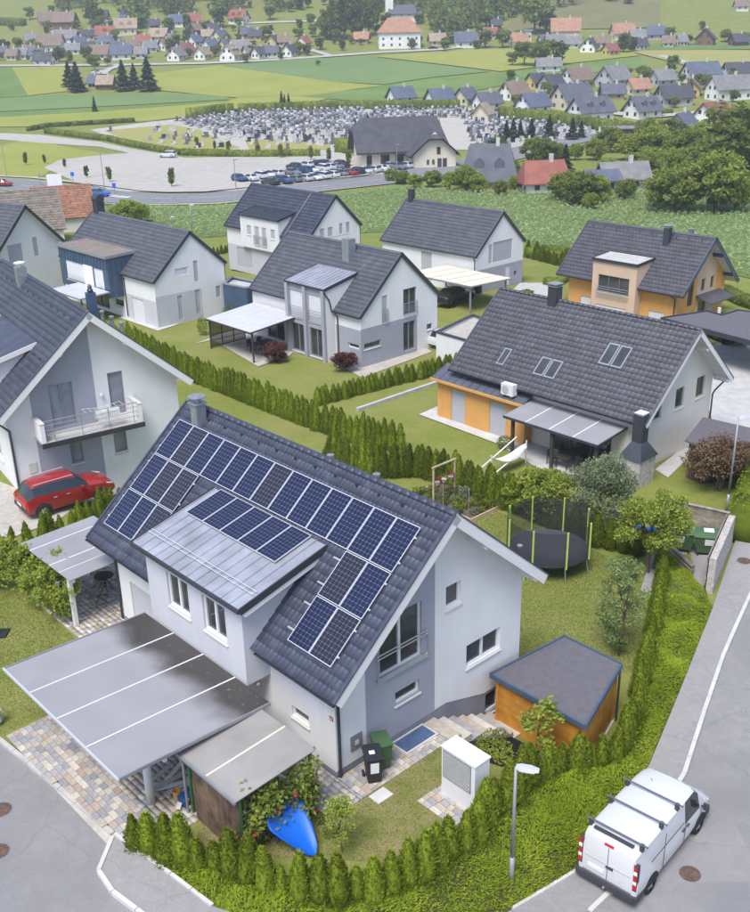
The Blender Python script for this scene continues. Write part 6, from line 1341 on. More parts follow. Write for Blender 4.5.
tufts([[loc(*p)[:2] for p in q] for q in ([(-5.6, 2.2), (-5.6, -.35), (-.6, -.35), (-.6, -1.2), (-1.2, -3.6), (-5., -3.2), (-9.2, 1.4), (-8.3, 2.2)], [(4.5, .7), (9.5, -1.2), (16, 3), (16, 13), (4.5, 13)], [(-11, 10.1), (-6.3, 10.1), (-6.3, 19), (-11, 19)])], 520, .038, 'leaf_grass')
# ------------------------------------------------------------------ vehicles
def paint(name, c): 
    m = mat(name, c, .25, var=.02, spec=.6); m.node_tree.nodes['Principled BSDF'].inputs['Coat Weight'].default_value = .6; return m
for n_, c_ in dict(paint_white=(.57, .575, .595), paint_red=(.30, .018, .022), paint_black=(.012, .013, .016), paint_silver=(.48, .49, .51), paint_blue=(.03, .06, .16), paint_grey=(.15, .16, .18), paint_skyblue=(.02, .10, .38)).items(): paint(n_, c_)
mat('car_glass', (.02, .024, .03), .05, var=.1, spec=.8); mat('lamp_red', (.5, .015, .012), .25, var=.05); mat('lamp_clear', (.75, .76, .78), .15, var=.03); mat('trim', (.045, .047, .055), .6, var=.1); mat('rim', (.45, .46, .48), .35, metal=.6, var=.05)
def loft(st, glass):
    """car shell from stations (x, zsill, zbelt, zroofedge, zroof, wsill, wroof); glass(i,j) names the window part a face belongs to"""
    rings = []
    for x, zs, zb, ze, zr, wb, wr in st:
        h = [(wb*.94, zs), (wb, zs+.3*(zb-zs)), (wb*.995, zs+.75*(zb-zs)), (wb*.965, zb), (wr, ze), (wr*.82, ze+.72*(zr-ze)), (0, zr)]
        rings.append([(x, -y, z) for y, z in h]+[(x, y, z) for y, z in h[-2::-1]])
    n = len(rings[0]); parts = {}
    for i in range(len(st)-1):
        for j in range(n-1):
            jj = j if j < 6 else 11-j; nm = glass(i, jj) or 'body'
            if nm == 'side_window': nm += 'R' if j < 6 else 'L'
            m = parts.setdefault(nm, MB()); m.add([rings[i][j], rings[i+1][j], rings[i+1][j+1], rings[i][j+1]], [(0, 1, 2, 3)])
    for r_ in (rings[0], rings[-1]): parts['body'].add(r_, [tuple(range(n))])
    parts['body'].add([p for r_ in rings for p in (r_[0], r_[-1])], [(2*i, 2*i+1, 2*i+3, 2*i+2) for i in range(len(st)-1)])
    return parts
def merged(mb, name, m, ang=40):
    import bmesh
    me = mb.mesh(name, m); bm = bmesh.new(); bm.from_mesh(me); bmesh.ops.remove_doubles(bm, verts=bm.verts, dist=.0005); bmesh.ops.recalc_face_normals(bm, faces=bm.faces); bm.to_mesh(me); bm.free()
    me.polygons.foreach_set('use_smooth', [True]*len(me.polygons)); me.set_sharp_from_angle(angle=math.radians(ang)); return me
WM = {}
def wheel_meshes(r, w=.22):
    if r not in WM:
        t = MB(); k = 20; prof = [(r*.62, -w/2), (r*.94, -w/2), (r, -w*.3), (r, w*.3), (r*.94, w/2), (r*.62, w/2)]; V = []
        for a, b in prof: V += [(a*math.cos(2*PI*i/k), b, a*math.sin(2*PI*i/k)) for i in range(k)]
        t.add(V, [(i*k+j, i*k+(j+1) % k, (i+1)*k+(j+1) % k, (i+1)*k+j) for i in range(5) for j in range(k)])
        rim = MB(); rim.tube((0, -w*.42, 0), (0, w*.42, 0), r*.22, 12)
        for i in range(5):
            a = 2*PI*i/5
            for s_ in (-1, 1): rim.bar((0, s_*w*.40, 0), (r*.6*math.cos(a), s_*w*.36, r*.6*math.sin(a)), .09, .03, (0, 1, 0))
        rim.add([(r*.63*math.cos(2*PI*i/k), s_*w*.30, r*.63*math.sin(2*PI*i/k)) for s_ in (-1, 1) for i in range(k)], [tuple(range(k)), tuple(range(k, 2*k))])
        WM[r] = (t.mesh('wheel', 'rubber', True), rim.mesh('rim', 'rim'))
    return WM[r]
def wheels(root, xs, y, r):
    t, rm = wheel_meshes(r)
    for x in xs:
        for s_ in (-1, 1): w_ = obj('wheel', t, parent=root, loc=(x, s_*y, r)); obj('rim', rm, parent=w_)
VST = [(0., .40, 1.02, 1.66, 1.80, .90, .76), (.05, .36, 1.04, 1.77, 1.90, .94, .80), (.25, .33, 1.06, 1.84, 1.955, .955, .83), (1.0, .32, 1.07, 1.86, 1.97, .96, .84), (2.0, .32, 1.07, 1.86, 1.97, .96, .84), (2.95, .32, 1.06, 1.85, 1.965, .96, .835), (3.35, .32, 1.05, 1.83, 1.945, .957, .82), (3.66, .32, 1.04, 1.77, 1.89, .955, .79), (3.95, .32, 1.03, 1.50, 1.61, .95, .80), (4.32, .32, 1.02, 1.13, 1.22, .94, .80), (4.62, .31, .93, 1.0, 1.06, .91, .73), (4.83, .30, .78, .86, .90, .85, .66), (4.93, .34, .62, .68, .70, .76, .58)]
def vglass(i, j):
    if i in (7, 8) and j in (4, 5): return 'windshield'
    if i in (5, 6, 7) and j == 3: return 'side_window'
vp = [hit(647.4, 891.5, S_h), hit(695.5, 831.7, S_h)]; va = math.atan2(vp[1][1]-vp[0][1], vp[1][0]-vp[0][0])
vloc = vp[0]+np.array([-.92*math.cos(va)-.86*math.sin(va), -.92*math.sin(va)+.86*math.cos(va), 0]); vz = float(S_h(vloc[0]+1.5*math.cos(va), vloc[1]+1.5*math.sin(va)))
van = empty('delivery_van', (float(vloc[0]), float(vloc[1]), vz+.02), va, 'white delivery van with three black roof bars parked on the kerb', 'van')
pp = loft(VST, vglass); VB = obj('body', merged(pp.pop('body'), 'body', 'paint_white', 32), parent=van)
for k, m_ in pp.items(): obj('windshield' if k == 'windshield' else 'side_window', merged(m_, 'window', 'car_glass'), parent=van)
wheels(van, (.92, 4.02), .85, .335)
for x in (.92, 4.02):
    for s_ in (-1, 1):
        mb = MB(); k = 14; V = [(x+.40*math.cos(PI*i/(k-1)), s_*.962, .33+.40*math.sin(PI*i/(k-1))) for i in range(k)]+[(x+.40*math.cos(PI*i/(k-1)), s_*.80, .33+.40*math.sin(PI*i/(k-1))) for i in range(k)]
        mb.add(V, [tuple(range(k)), tuple(range(k, 2*k))]+[(i, i+1, k+i+1, k+i) for i in range(k-1)]); obj('wheel_arch', mb, 'rubber', van)
mb = MB(); mb.box(-.10, .14, -.90, .90, .32, .52); mb.box(-.06, .9-.44, -.965, -.90, .30, .50); mb.box(-.06, .46, .90, .965, .30, .50); obj('rear_bumper', mb, 'trim', van)
mb = MB(); mb.box(4.70, 4.98, -.80, .80, .30, .52); mb.box(4.5, 4.75, -.93, .93, .30, .50); obj('front_bumper', mb, 'trim', van)
for s_ in (-1, 1):
    mb = MB(); mb.box(-.012, .13, s_*.86-.06, s_*.86+.06, .72, 1.62); tl = obj('tail_light', mb, 'trim', van)
    for z0, z1, m_ in ((.78, .94, 'lamp_red'), (.96, 1.06, 'lamp_clear'), (1.10, 1.24, 'lamp_red'), (1.3, 1.42, 'lamp_clear'), (1.46, 1.58, 'lamp_red')): mb = MB(); mb.box(-.03, .12, s_*.868-.045, s_*.868+.058, z0, z1); obj('lens', mb, m_, tl)
    mb = MB(); mb.box(3.98, 4.06, s_*1.0, s_*1.17, .98, 1.2) if s_ > 0 else mb.box(3.98, 4.06, -1.17, -1.0, .98, 1.2); mb.bar((4.02, s_*.94, 1.05), (4.02, s_*1.05, 1.08), .05, .05); obj('mirror', mb, 'trim', van)
    mb = MB(); mb.add([(4.60, s_*.72, .90), (4.60, s_*.90, .86), (4.86, s_*.80, .70), (4.90, s_*.58, .70), (4.62, s_*.74, .96), (4.62, s_*.905, .90), (4.87, s_*.805, .76), (4.91, s_*.59, .76)], [(0,3,2,1),(4,5,6,7),(0,1,5,4),(1,2,6,5),(2,3,7,6),(3,0,4,7)]); obj('headlight', mb, 'lamp_clear', van)
    mb = MB(); mb.box(.75, 2.75, s_*.966-.006, s_*.966+.006, 1.28, 1.31); mb.box(1.55, 1.565, s_*.966-.006, s_*.966+.006, .42, 1.75); mb.box(2.9, 2.915, s_*.964-.006, s_*.964+.006, .42, 1.72); mb.box(4.0, 4.012, s_*.955-.006, s_*.955+.006, .45, 1.0); obj('panel_gap', mb, 'trim', van)
    mb = MB(); mb.box(2.7, 2.88, s_*.975-.02, s_*.975+.02, .98, 1.02); mb.box(3.0, 3.16, s_*.97-.02, s_*.97+.02, .96, 1.0); obj('door_handle', mb, 'trim', van)
mb = MB(); mb.box(-.014, .01, -.006, .006, .56, 1.74); mb.box(-.014, .01, -.78, .78, .555, .565); obj('door_gap', mb, 'trim', van)
mb = MB(); mb.box(-.035, .02, -.18, .05, 1.02, 1.08); obj('rear_handle', mb, 'trim', van)
mb = MB(); mb.box(-.03, .0, .1, .62, .74, .86); obj('number_plate', mb, 'frame_white', van); mb = MB(); mb.box(-.02, .06, -.14, .14, 1.80, 1.85); obj('brake_light', mb, 'lamp_red', van)
for y0, y1 in ((-.72, -.06), (.06, .72)): mb = MB(); mb.box(-.018, .02, y0, y1, 1.12, 1.135); obj('door_crease', mb, 'shutter', van)
for x in (.38, 1.52, 2.5):
    mb = MB(); mb.bar((x, -.98, 2.07), (x, .98, 2.07), .05, .03); b_ = obj('roof_bar', mb, 'frame_dark', van)
    for s_ in (-1, 1): mb = MB(); mb.box(x-.06, x+.06, s_*.80-.05, s_*.80+.05, 1.86, 2.08); obj('bar_foot', mb, 'trim', b_)
mb = MB(); mb.bar((.24, -.62, 2.0), (.24, .62, 2.0), .10, .05); obj('rear_roller', mb, 'trim', van)
mb = MB(); mb.tube((-.16, 0, .38), (.05, 0, .38), .03); mb.lathe([(.02, 0), (.035, .03), (.02, .06)], 8, (-.16, 0, .38)); obj('tow_ball', mb, 'steel', van)
mb = MB(); mb.bar((4.25, -.55, 1.28), (4.05, .05, 1.40), .02, .02); mb.bar((4.25, .1, 1.28), (4.05, .6, 1.40), .02, .02); obj('wiper', mb, 'trim', van)
mb = MB(); mb.tube((3.1, .3, 1.95), (2.95, .3, 2.12), .008); obj('aerial', mb, 'trim', van)

CARK = dict(
 suv=(4.48, .93, [(0, .40, .74, .78, .80, .78, .6), (.025, .32, .96, 1.0, 1.03, .89, .64), (.10, .28, 1.13, 1.44, 1.54, .92, .60), (.20, .27, 1.12, 1.52, 1.63, .93, .62), (.44, .27, 1.08, 1.54, 1.66, .93, .63), (.575, .27, 1.05, 1.48, 1.58, .93, .61), (.70, .28, .97, 1.02, 1.10, .92, .68), (.84, .28, .90, .95, 1.0, .90, .66), (.955, .30, .76, .82, .86, .82, .58), (1., .38, .60, .64, .66, .70, .5)], .345),
 hatch=(4.1, .87, [(0, .38, .70, .76, .78, .76, .6), (.02, .3, .88, .95, .98, .84, .6), (.10, .24, .92, 1.32, 1.38, .86, .56), (.22, .24, .92, 1.39, 1.45, .87, .58), (.44, .24, .90, 1.40, 1.47, .87, .58), (.575, .24, .88, 1.33, 1.40, .87, .56), (.73, .25, .86, .90, .95, .86, .62), (.86, .26, .78, .83, .87, .84, .6), (.96, .28, .66, .70, .74, .76, .52), (1., .34, .52, .56, .58, .64, .44)], .31),
 sedan=(4.7, .90, [(0, .40, .74, .82, .84, .78, .6), (.02, .3, .86, .93, .96, .86, .62), (.15, .24, .92, .99, 1.03, .89, .64), (.27, .24, .92, 1.34, 1.40, .90, .57), (.44, .24, .90, 1.38, 1.45, .90, .58), (.56, .24, .88, 1.32, 1.39, .90, .56), (.71, .25, .86, .90, .96, .89, .64), (.86, .26, .78, .83, .87, .87, .62), (.96, .28, .66, .70, .74, .78, .54), (1., .34, .52, .56, .58, .66, .44)], .33))
CM = {}
def car_meshes(kind):
    if kind not in CM:
        L, W, st, r = CARK[kind]; st = [(s[0]*L,)+s[1:] for s in st]; lo = 2 if kind == 'sedan' else 1
        def gl(i, j):
            if i == lo and j in (4, 5): return 'rear_window'
            if i == 5 and j in (4, 5): return 'windshield'
            if lo < i <= 5 and j == 3 or (i == lo and j == 3 and kind == 'suv'): return 'side_window'
        p = loft(st, gl); CM[kind] = (L, W, r, {k: merged(m_, k, 'paint_white' if k == 'body' else 'car_glass', 34) for k, m_ in p.items()})
    return CM[kind]
def car(kind, p, a, paintm, label, group=None, fine=False, name='car'):
    L, W, r, ms = car_meshes(kind); t = empty(name, (float(p[0]), float(p[1]), float(p[2])+.01), a, label, 'car', group); off = -L/2
    for k, me in ms.items():
        nm = 'side_window' if k.startswith('side_window') else k; o = obj(nm, me, parent=t, loc=(off, 0, 0))
        if k == 'body': o.material_slots[0].link = 'OBJECT'; o.material_slots[0].material = MATS[paintm]
    tm, rm = wheel_meshes(r)
    for x in (.18*L, .81*L):
        for s_ in (-1, 1):
            w_ = obj('wheel', tm, parent=t, loc=(off+x, s_*(W-.09), r))
            if fine: obj('rim', rm, parent=w_)
    if fine:
        for x in (.18*L, .81*L):
            for s_ in (-1, 1):
                mb = MB(); k = 14; V = [(off+x+(r+.07)*math.cos(PI*i/(k-1)), s_*(W+.006), r*.9+(r+.08)*math.sin(PI*i/(k-1))) for i in range(k)]+[(off+x+(r+.07)*math.cos(PI*i/(k-1)), s_*(W-.1), r*.9+(r+.08)*math.sin(PI*i/(k-1))) for i in range(k)]
                mb.add(V, [tuple(range(k)), tuple(range(k, 2*k))]+[(i, i+1, k+i+1, k+i) for i in range(k-1)]); obj('wheel_arch', mb, 'rubber', t)
        for s_ in (-1, 1):
            mb = MB(); mb.add([(off-.01, s_*.50, .80), (off-.01, s_*.80, .80), (off+.22, s_*.90, .86), (off+.03, s_*.52, .93), (off+.07, s_*.84, .95), (off+.3, s_*.905, .95)], [(0, 1, 4, 3), (1, 2, 5, 4)]); obj('tail_light', mb, 'lamp_red', t)
            mb = MB(); mb.add([(off+L-.02, s_*.48, .66), (off+L-.12, s_*.78, .70), (off+L-.45, s_*.89, .84), (off+L-.06, s_*.5, .74), (off+L-.16, s_*.79, .80), (off+L-.5, s_*.885, .91)], [(0, 1, 4, 3), (1, 2, 5, 4)]); obj('headlight', mb, 'lamp_clear', t)
            mb = MB(); mb.box(off+.60*L, off+.63*L, s_*W, s_*(W+.17), .98, 1.12) if s_ > 0 else mb.box(off+.60*L, off+.63*L, -(W+.17), -W, .98, 1.12); obj('mirror', mb, paintm, t)
            mb = MB(); mb.bar((off+.12*L, s_*.60, 1.60), (off+.55*L, s_*.60, 1.63), .035, .03); obj('roof_rail', mb, 'alu', t)
            for x in (.30, .44): mb = MB(); mb.box(off+x*L, off+x*L+.16, s_*(W+.005)-.012, s_*(W+.005)+.012, .86, .89); obj('door_handle', mb, 'alu', t)
            mb = MB(); mb.box(off+.455*L, off+.458*L, s_*(W-.01)-.012, s_*(W-.01)+.012, .4, 1.0); mb.box(off+.28*L, off+.283*L, s_*(W-.01)-.012, s_*(W-.01)+.012, .45, 1.0); obj('panel_gap', mb, 'trim', t)
        mb = MB(); mb.box(off-.03, off+.1, -.75, .75, .38, .55); obj('bumper', mb, 'trim', t); mb = MB(); mb.box(off-.035, off-.02, -.26, .26, .56, .67); obj('number_plate', mb, 'frame_white', t)
    return t
p0, p1 = at(35, 520, 0.), at(110, 498, 0.); ra = math.atan2(p1[1]-p0[1], p1[0]-p0[0]); c_ = (p0+p1)/2
car('suv', (c_[0]-.75*math.sin(ra), c_[1]+.75*math.cos(ra), .05), ra, 'paint_red', 'red sport utility car parked below the laundry balcony', fine=True)
p = h3.root.matrix_basis @ Vector((-7.6, -.9, .05)); car('sedan', p, math.radians(42.5+8), 'paint_black', 'black estate car parked below the cream car canopy', fine=False)
p = at(718, 345, -1.9); car('suv', (p[0]+.8, p[1]+1.6, -1.9), math.radians(-70), 'paint_black', 'dark car parked below the dark flat roofed shelter')
p = G(455, 352); car('hatch', (p[0], p[1]+2, p[2]), math.radians(40), 'paint_white', 'white car partly hidden by the gravel roofed garage')
PK = [(57,206,'blue'),(88,205,'white'),(113,199,'white'),(137,195,'white'),(162,192,'silver'),(145,217,'black'),(185,213,'blue'),(214,209,'grey'),(245,206,'silver'),(270,203,'white'),(295,200,'white'),(322,196,'white'),(348,192,'grey'),(371,190,'red'),(392,187,'black'),(417,184,'silver'),(440,181,'silver'),(463,178,'white'),(513,173,'grey'),(533,169,'silver'),
      (213,171,'black'),(210,188,'grey'),(240,183,'blue'),(248,167,'white'),(264,181,'white'),(279,163,'black'),(293,177,'white'),(305,163,'black'),(313,173,'silver'),(333,171,'grey'),(352,167,'black'),(486,170,'white')]
kinds = ['hatch', 'sedan', 'suv', 'hatch']
for i, (x, y, c_) in enumerate(PK):
    p = hit(220+x*.3467, 110+y*.3467); car(kinds[i % 4], (p[0], p[1], p[2]+.12), math.radians(-48+random.uniform(-3, 3)+(180 if i % 3 else 0)), 'paint_'+c_, '%s car parked in the rows on the gravel lot' % dict(grey='dark grey').get(c_, c_), 'cars parked on the gravel lot')
for px, k, c_, a, l in (((168,158),'suv','white',2.9,'single white car standing alone on the open gravel lot'), ((99,197),'sedan','skyblue',-.35,'bright blue car driving on the road past the red roof'), ((3,187),'hatch','red',-.2,'red car driving on the road near the flags'), ((391,160.5),'suv','white',-.4,'white van like car in front of the chapel'), ((400,163),'sedan','blue',-.35,'dark blue car in front of the chapel entrance'), ((97,74.5),'sedan','white',.3,'white car on the lane near the far farm'), ((433,49.5),'sedan','black',.2,'dark car on the far village road')):
    p = hit(*px); car(k, (p[0], p[1], p[2]+.2), a, 'paint_'+c_, l)
# ------------------------------------------------------------------ street furniture
def z_for(x, y, py):                      # height at which a vertical line over (x, y) reaches image row py
    a = np.array([x, y, -CAMH]); k = (456-py)/FPX; n = CU-k*CF; return float(-(a@n)/n[2])
def lamp(px_base, py_top, label, arm_a, z_hide=0, r=.055, group=None):
    b = G(*px_base); top = z_for(b[0], b[1], py_top)-b[2]; t = empty('street_lamp', tuple(map(float, b)), arm_a, label, 'street lamp', group)
    mb = MB(); mb.tube((0, 0, -.1), (0, 0, 1.0), r*1.35, 12); mb.tube((0, 0, 1.0), (0, 0, top), r, 12, r*.75); obj('pole', mb, 'gutter_zinc', t, smooth=True)
    mb = MB(); mb.tube((0, 0, top-.03), (.22, 0, top+.02), r*.7, 8); obj('arm', mb, 'gutter_zinc', t)
    hd = MB(); V = []
    for x, w, z0, z1 in ((.0, .06, -.02, .06), (.12, .11, -.045, .085), (.4, .12, -.04, .085), (.62, .07, -.01, .05)): V += [(x, -w, top+z0), (x, w, top+z0), (x, w*.7, top+z1), (x, -w*.7, top+z1)]
    hd.add(V, [(0, 1, 2, 3), (12, 15, 14, 13)]+[(4*i+k, 4*i+(k+1) % 4, 4*i+4+(k+1) % 4, 4*i+4+k) for i in range(3) for k in range(4)]); h_ = obj('lamp_head', hd, 'alu', t)
    mb = MB(); mb.box(.12, .5, -.09, .09, top-.06, top-.035); obj('lens', mb, 'lamp_clear', h_); return t
lamp((511, 884), 767, 'grey street lamp rising from the juniper bank', -.3)
lamp((726.5, 512), 418, 'grey street lamp beside the bin shelter', .25)
lamp((626, 318), 268, 'grey street lamp in front of the salmon dormer', 2.9)
for px, top, l in (((172,232),217,'small street lamp at the corn field behind the blue dormer house'), ((193,240),205,'thin lamp post at the corn field lane')): lamp(px, top, l, .3)
for i, (px, top) in enumerate((((7,178),145), ((105,193),152), ((236,190),160), ((397,172),145), ((40,70),50), ((538,134),121))): b = hit(*px); tz = z_for(b[0], b[1], top)-b[2]; mb = MB(); mb.tube((0, 0, 0), (0, 0, tz), .09, 8, .06); mb.box(-.2, .7, -.15, .15, tz-.02, tz+.14); obj('street_lamp', mb, 'gutter_zinc', loc=tuple(map(float, b)), label='slim lamp post along the main road and gravel lot', cat='street lamp', group='lamp posts along the main road')
def manhole(px, label, fn=S_h, dz=.0):
    p = hit(px[0], px[1], fn); t = empty('manhole_cover', (float(p[0]), float(p[1]), float(p[2])+dz), .3, label, 'manhole cover', 'manhole covers in the street'); mb = MB(); mb.tube((0, 0, -.02), (0, 0, .008), .335, 28); obj('frame', mb, 'gutter_zinc', t); mb = MB(); mb.tube((0, 0, .0), (0, 0, .016), .31, 28); mat('rust_iron', (.115, .072, .055), .8, var=.4, scale=9, bump=.6, bscale=40) if 'rust_iron' not in MATS else 0; obj('cover', mb, 'rust_iron', t)
    for k in range(5): mb = MB(); mb.bar((-.22, -.2+k*.1, .018), (.22, -.2+k*.1, .018), .03, .01); obj('rib', mb, 'rust_iron', t)
manhole((690, 874), 'rusty round manhole cover in the street behind the white van'); manhole((744, 563), 'rusty round manhole cover in the sidewalk near the bin shelter', dz=.11); manhole((1, 810), 'rusty round manhole cover in the street at the drive edge'); manhole((-2, 852), 'second rusty round manhole cover farther down the street')
dc = MB(); dc.box(-.3, .3, -.22, .22, 0, .03); p = G(381, 796); obj('drain_cover', dc, 'concrete_light', loc=tuple(map(float, p)), rz=RZ, label='small pale square cover in the lawn near the bins', cat='drain cover')
# bin shelter with containers
bs_ = [G(664, 527), G(724, 541), G(704, 590)]; B0, B1, B2 = [np.array(q[:2]) for q in bs_]; zb_ = float(bs_[1][2])
bsn = empty('bin_shelter', (float(B1[0]), float(B1[1]), zb_), 0, 'open bin shelter of timber planks and gabion wall beside the street', 'bin shelter')
def wseg(a, b, z0, z1, th, m, nm): mb = MB(); mb.bar((a[0]-B1[0], a[1]-B1[1], (z0+z1)/2), (b[0]-B1[0], b[1]-B1[1], (z0+z1)/2), th, z1-z0); return obj(nm, mb, m, bsn)
mat('plank_grey', (.26, .22, .19), .85, var=.3, scale=3, bump=.3, bscale=15, obrand=.2)
for k in range(6): wseg(B0, B1, .08+k*.24, .08+k*.24+.19, .05, 'plank_grey', 'plank')
dn = (B2-B1)/np.linalg.norm(B2-B1)
for k in range(6): wseg(B1-dn*.05, B2, .08+k*.24, .08+k*.24+.19, .05, 'plank_grey', 'plank')
nrm = np.array([dn[1], -dn[0]]); nrm = nrm if nrm[0] > 0 else -nrm
wseg(B1+nrm*.22, B2+nrm*.22, -.3, 1.42, .3, 'rubble', 'gabion')
dd_ = (B1-B0)/np.linalg.norm(B1-B0); wseg(B0-dd_*.1, B1+dd_*.1, 1.50, 1.55, .14, 'plank_grey', 'coping')
for t_ in np.linspace(0, 1, 4): q = B0+(B1-B0)*t_; mb = MB(); mb.box(q[0]-B1[0]-.05, q[0]-B1[0]+.05, q[1]-B1[1]+.03, q[1]-B1[1]+.13, -.1, 1.5); obj('post', mb, 'plank_grey', bsn)
lw0, lw1 = G(662, 548), G(692, 577)
lo = empty('low_log_wall', tuple(map(float, lw0)), 0, 'low wall of weathered logs in front of the bin containers', 'wall')
for k in range(3): mb = MB(); mb.tube((0, 0, .12+k*.2), (lw1[0]-lw0[0], lw1[1]-lw0[1], .12+k*.2+lw1[2]-lw0[2]), .10, 10); obj('log', mb, 'plank_grey', lo)
def container(px, label):
    p = G(*px); t = empty('waste_container', tuple(map(float, p)), math.radians(-14), label, 'waste container', 'green waste containers'); mb = MB(); V = []
    for z, w, d in ((.18, .52, .38), (.6, .60, .44), (1.02, .66, .50)): V += [(-w, -d, z), (w, -d, z), (w, d, z), (-w, d, z)]
    mb.add(V, [(0, 3, 2, 1), (8, 9, 10, 11)]+[(4*i+k, 4*i+(k+1) % 4, 4*i+4+(k+1) % 4, 4*i+4+k) for i in range(2) for k in range(4)]); obj('body', mb, 'plastic_green', t)
    mb = MB(); V = []
    for y, z in ((-.54, 1.04), (-.3, 1.17), (.3, 1.19), (.54, 1.06)): V += [(-.70, y, z), (.70, y, z)]
    V += [(-.70, -.54, 1.02), (.70, -.54, 1.02), (-.70, .54, 1.02), (.70, .54, 1.02)]; mb.add(V, [(0, 1, 3, 2), (2, 3, 5, 4), (4, 5, 7, 6), (8, 9, 1, 0), (6, 7, 11, 10), (0, 2, 4, 6, 10, 8), (1, 9, 11, 7, 5, 3)]); obj('lid', mb, 'plastic_green', t)
    for sx in (-.45, .45):
        for sy in (-.32, .32): mb = MB(); mb.tube((sx-.03, sy, .09), (sx+.03, sy, .09), .09, 12); obj('wheel', mb, 'rubber', t)
    mb = MB(); mb.add([(-.2, -.465, .62), (.2, -.465, .62), (.2, -.503, .95), (-.2, -.503, .95)], [(0, 1, 2, 3)]); mb.add([(-.25, -.2, 1.185), (.2, -.2, 1.185), (.2, .2, 1.195), (-.25, .2, 1.195)], [(0, 1, 2, 3)]); obj('notice', mb, 'frame_white', t)
container((678, 549), 'green waste container standing behind the yellow green tree'); container((707, 553), 'green waste container with white notices at the right shelter wall')
# blue ball toys seen through the tree and a blue post on the lawn
for k, (dx, dy) in enumerate(((-.5, 0), (-.25, .1), (.05, -.1), (.35, .05))): p = G(645, 545); mb = MB(); mb.lathe([(.02, 0), (.14, .1), (.17, .25), (.1, .42), (.02, .5)], 10); obj('blue_sack', mb, 'blue_plastic', loc=(float(p[0])+dx, float(p[1])+dy, float(p[2])+.55), label='bright blue sack showing through the yellow green tree', cat='sack', group='blue sacks behind the tree')
p = G(0, 634); sw = empty('parasol_stand', tuple(map(float, p)), 0, 'dark blue pole on a flat black foot at the lawn edge', 'stand'); mb = MB(); mb.box(-.3, .3, -.3, .3, 0, .06); obj('foot', mb, 'plastic_black', sw); mb = MB(); mb.tube((0, 0, .06), (-.08, 0, 1.6), .03); obj('pole', mb, 'tool_blue', sw)
p = G(-2, 722); mb = MB(); mb.lathe([(.1, 0), (.16, .05), (.14, .35), (.2, .5), (.12, .62), (.02, .68)], 12); obj('garden_ornament', mb, 'concrete_light', loc=tuple(map(float, p)), label='pale stone ornament on the lawn beside the drive', cat='ornament')
# ------------------------------------------------------------------ corn field, chapel, cemetery, far houses, trees, forest
def corn():
    r = np.random.default_rng(4); poly = hl([(-60,207),(0,199),(60,206),(110,213),(160,226),(205,238),(226,236),(300,236),(390,232),(470,205),(560,258),(600,258),(700,268),(790,288),(790,196),(640,190),(470,192),(400,188),(290,202),(200,209),(110,206),(0,191)])
    P = np.array(poly); x0, y0 = P.min(0); x1, y1 = P.max(0); row = .9; d = np.array([.94, -.34]); n = np.array([.34, .94]); c = (P.min(0)+P.max(0))/2; C = []
    for i in range(-180, 181):
        s = np.arange(-230, 230, .95); q = c+n*(i*row)+d[None, :]*s[:, None]+r.normal(0, .16, (len(s), 2)); C.append(q)
    q = np.concatenate(C); q = q[inpoly(q[:, 0], q[:, 1], poly)]
    hs = [(h_.root.location.x, h_.root.location.y) for h_ in (h3, h6, ho)]
    q = q[(q[:, 1] > 104) | (q[:, 0] > 36)]
    z = base_h(q[:, 0], q[:, 1]); k = 3; n_ = len(q)*k; C = np.repeat(np.concatenate([q, z[:, None]], 1), k, 0)+np.stack([r.normal(0, .14, n_), r.normal(0, .14, n_), r.uniform(.25, .8, n_)], 1)
    a = r.uniform(0, 2*PI, n_); U = np.stack([np.cos(a), np.sin(a), r.uniform(-.2, .7, n_)], 1)*r.uniform(.25, .5, (n_, 1)); W = unit(np.cross(U, r.normal(0, .4, (n_, 3))+np.array([0, 0, 1.])))*.085
    obj('corn_field', rhombs('corn_field', C, U, W, 'leaf_corn'), kind='stuff', label='wide field of young corn plants behind the houses', cat='corn'); drape('corn_soil', poly, 5, 'corn_soil', .06, base_h)
corn()
def nv(v): return Vector((float(v[0]), float(v[1]), float(v[2])))
for n_, c_ in dict(w_white=(.74, .73, .72), w_cream=(.60, .54, .42), w_yellow=(.58, .42, .18), w_tan=(.42, .30, .19), w_brown=(.17, .10, .07), w_grey=(.42, .42, .44), w_pale=(.56, .60, .68)).items(): mat(n_, c_, .9, var=.06, scale=.4)
for n_, c_ in dict(r_dark=(.065, .065, .078), r_blue=(.095, .11, .155), r_grey=(.19, .185, .19), r_brown=(.19, .14, .11), r_tan=(.30, .23, .17), r_red=(.26, .095, .07), r_orange=(.34, .185, .12), r_maroon=(.22, .085, .08), r_slate=(.10, .105, .13)).items(): mat(n_, c_, .8, var=.18, scale=.6)
WINME = {}
def win_mesh(w, h):
    if (w, h) not in WINME:
        mb = MB(); mb.box(-w/2, w/2, -.04, .0, 0, h); WINME[w, h] = mb.mesh('window', 'glass_dark')
    return WINME[w, h]
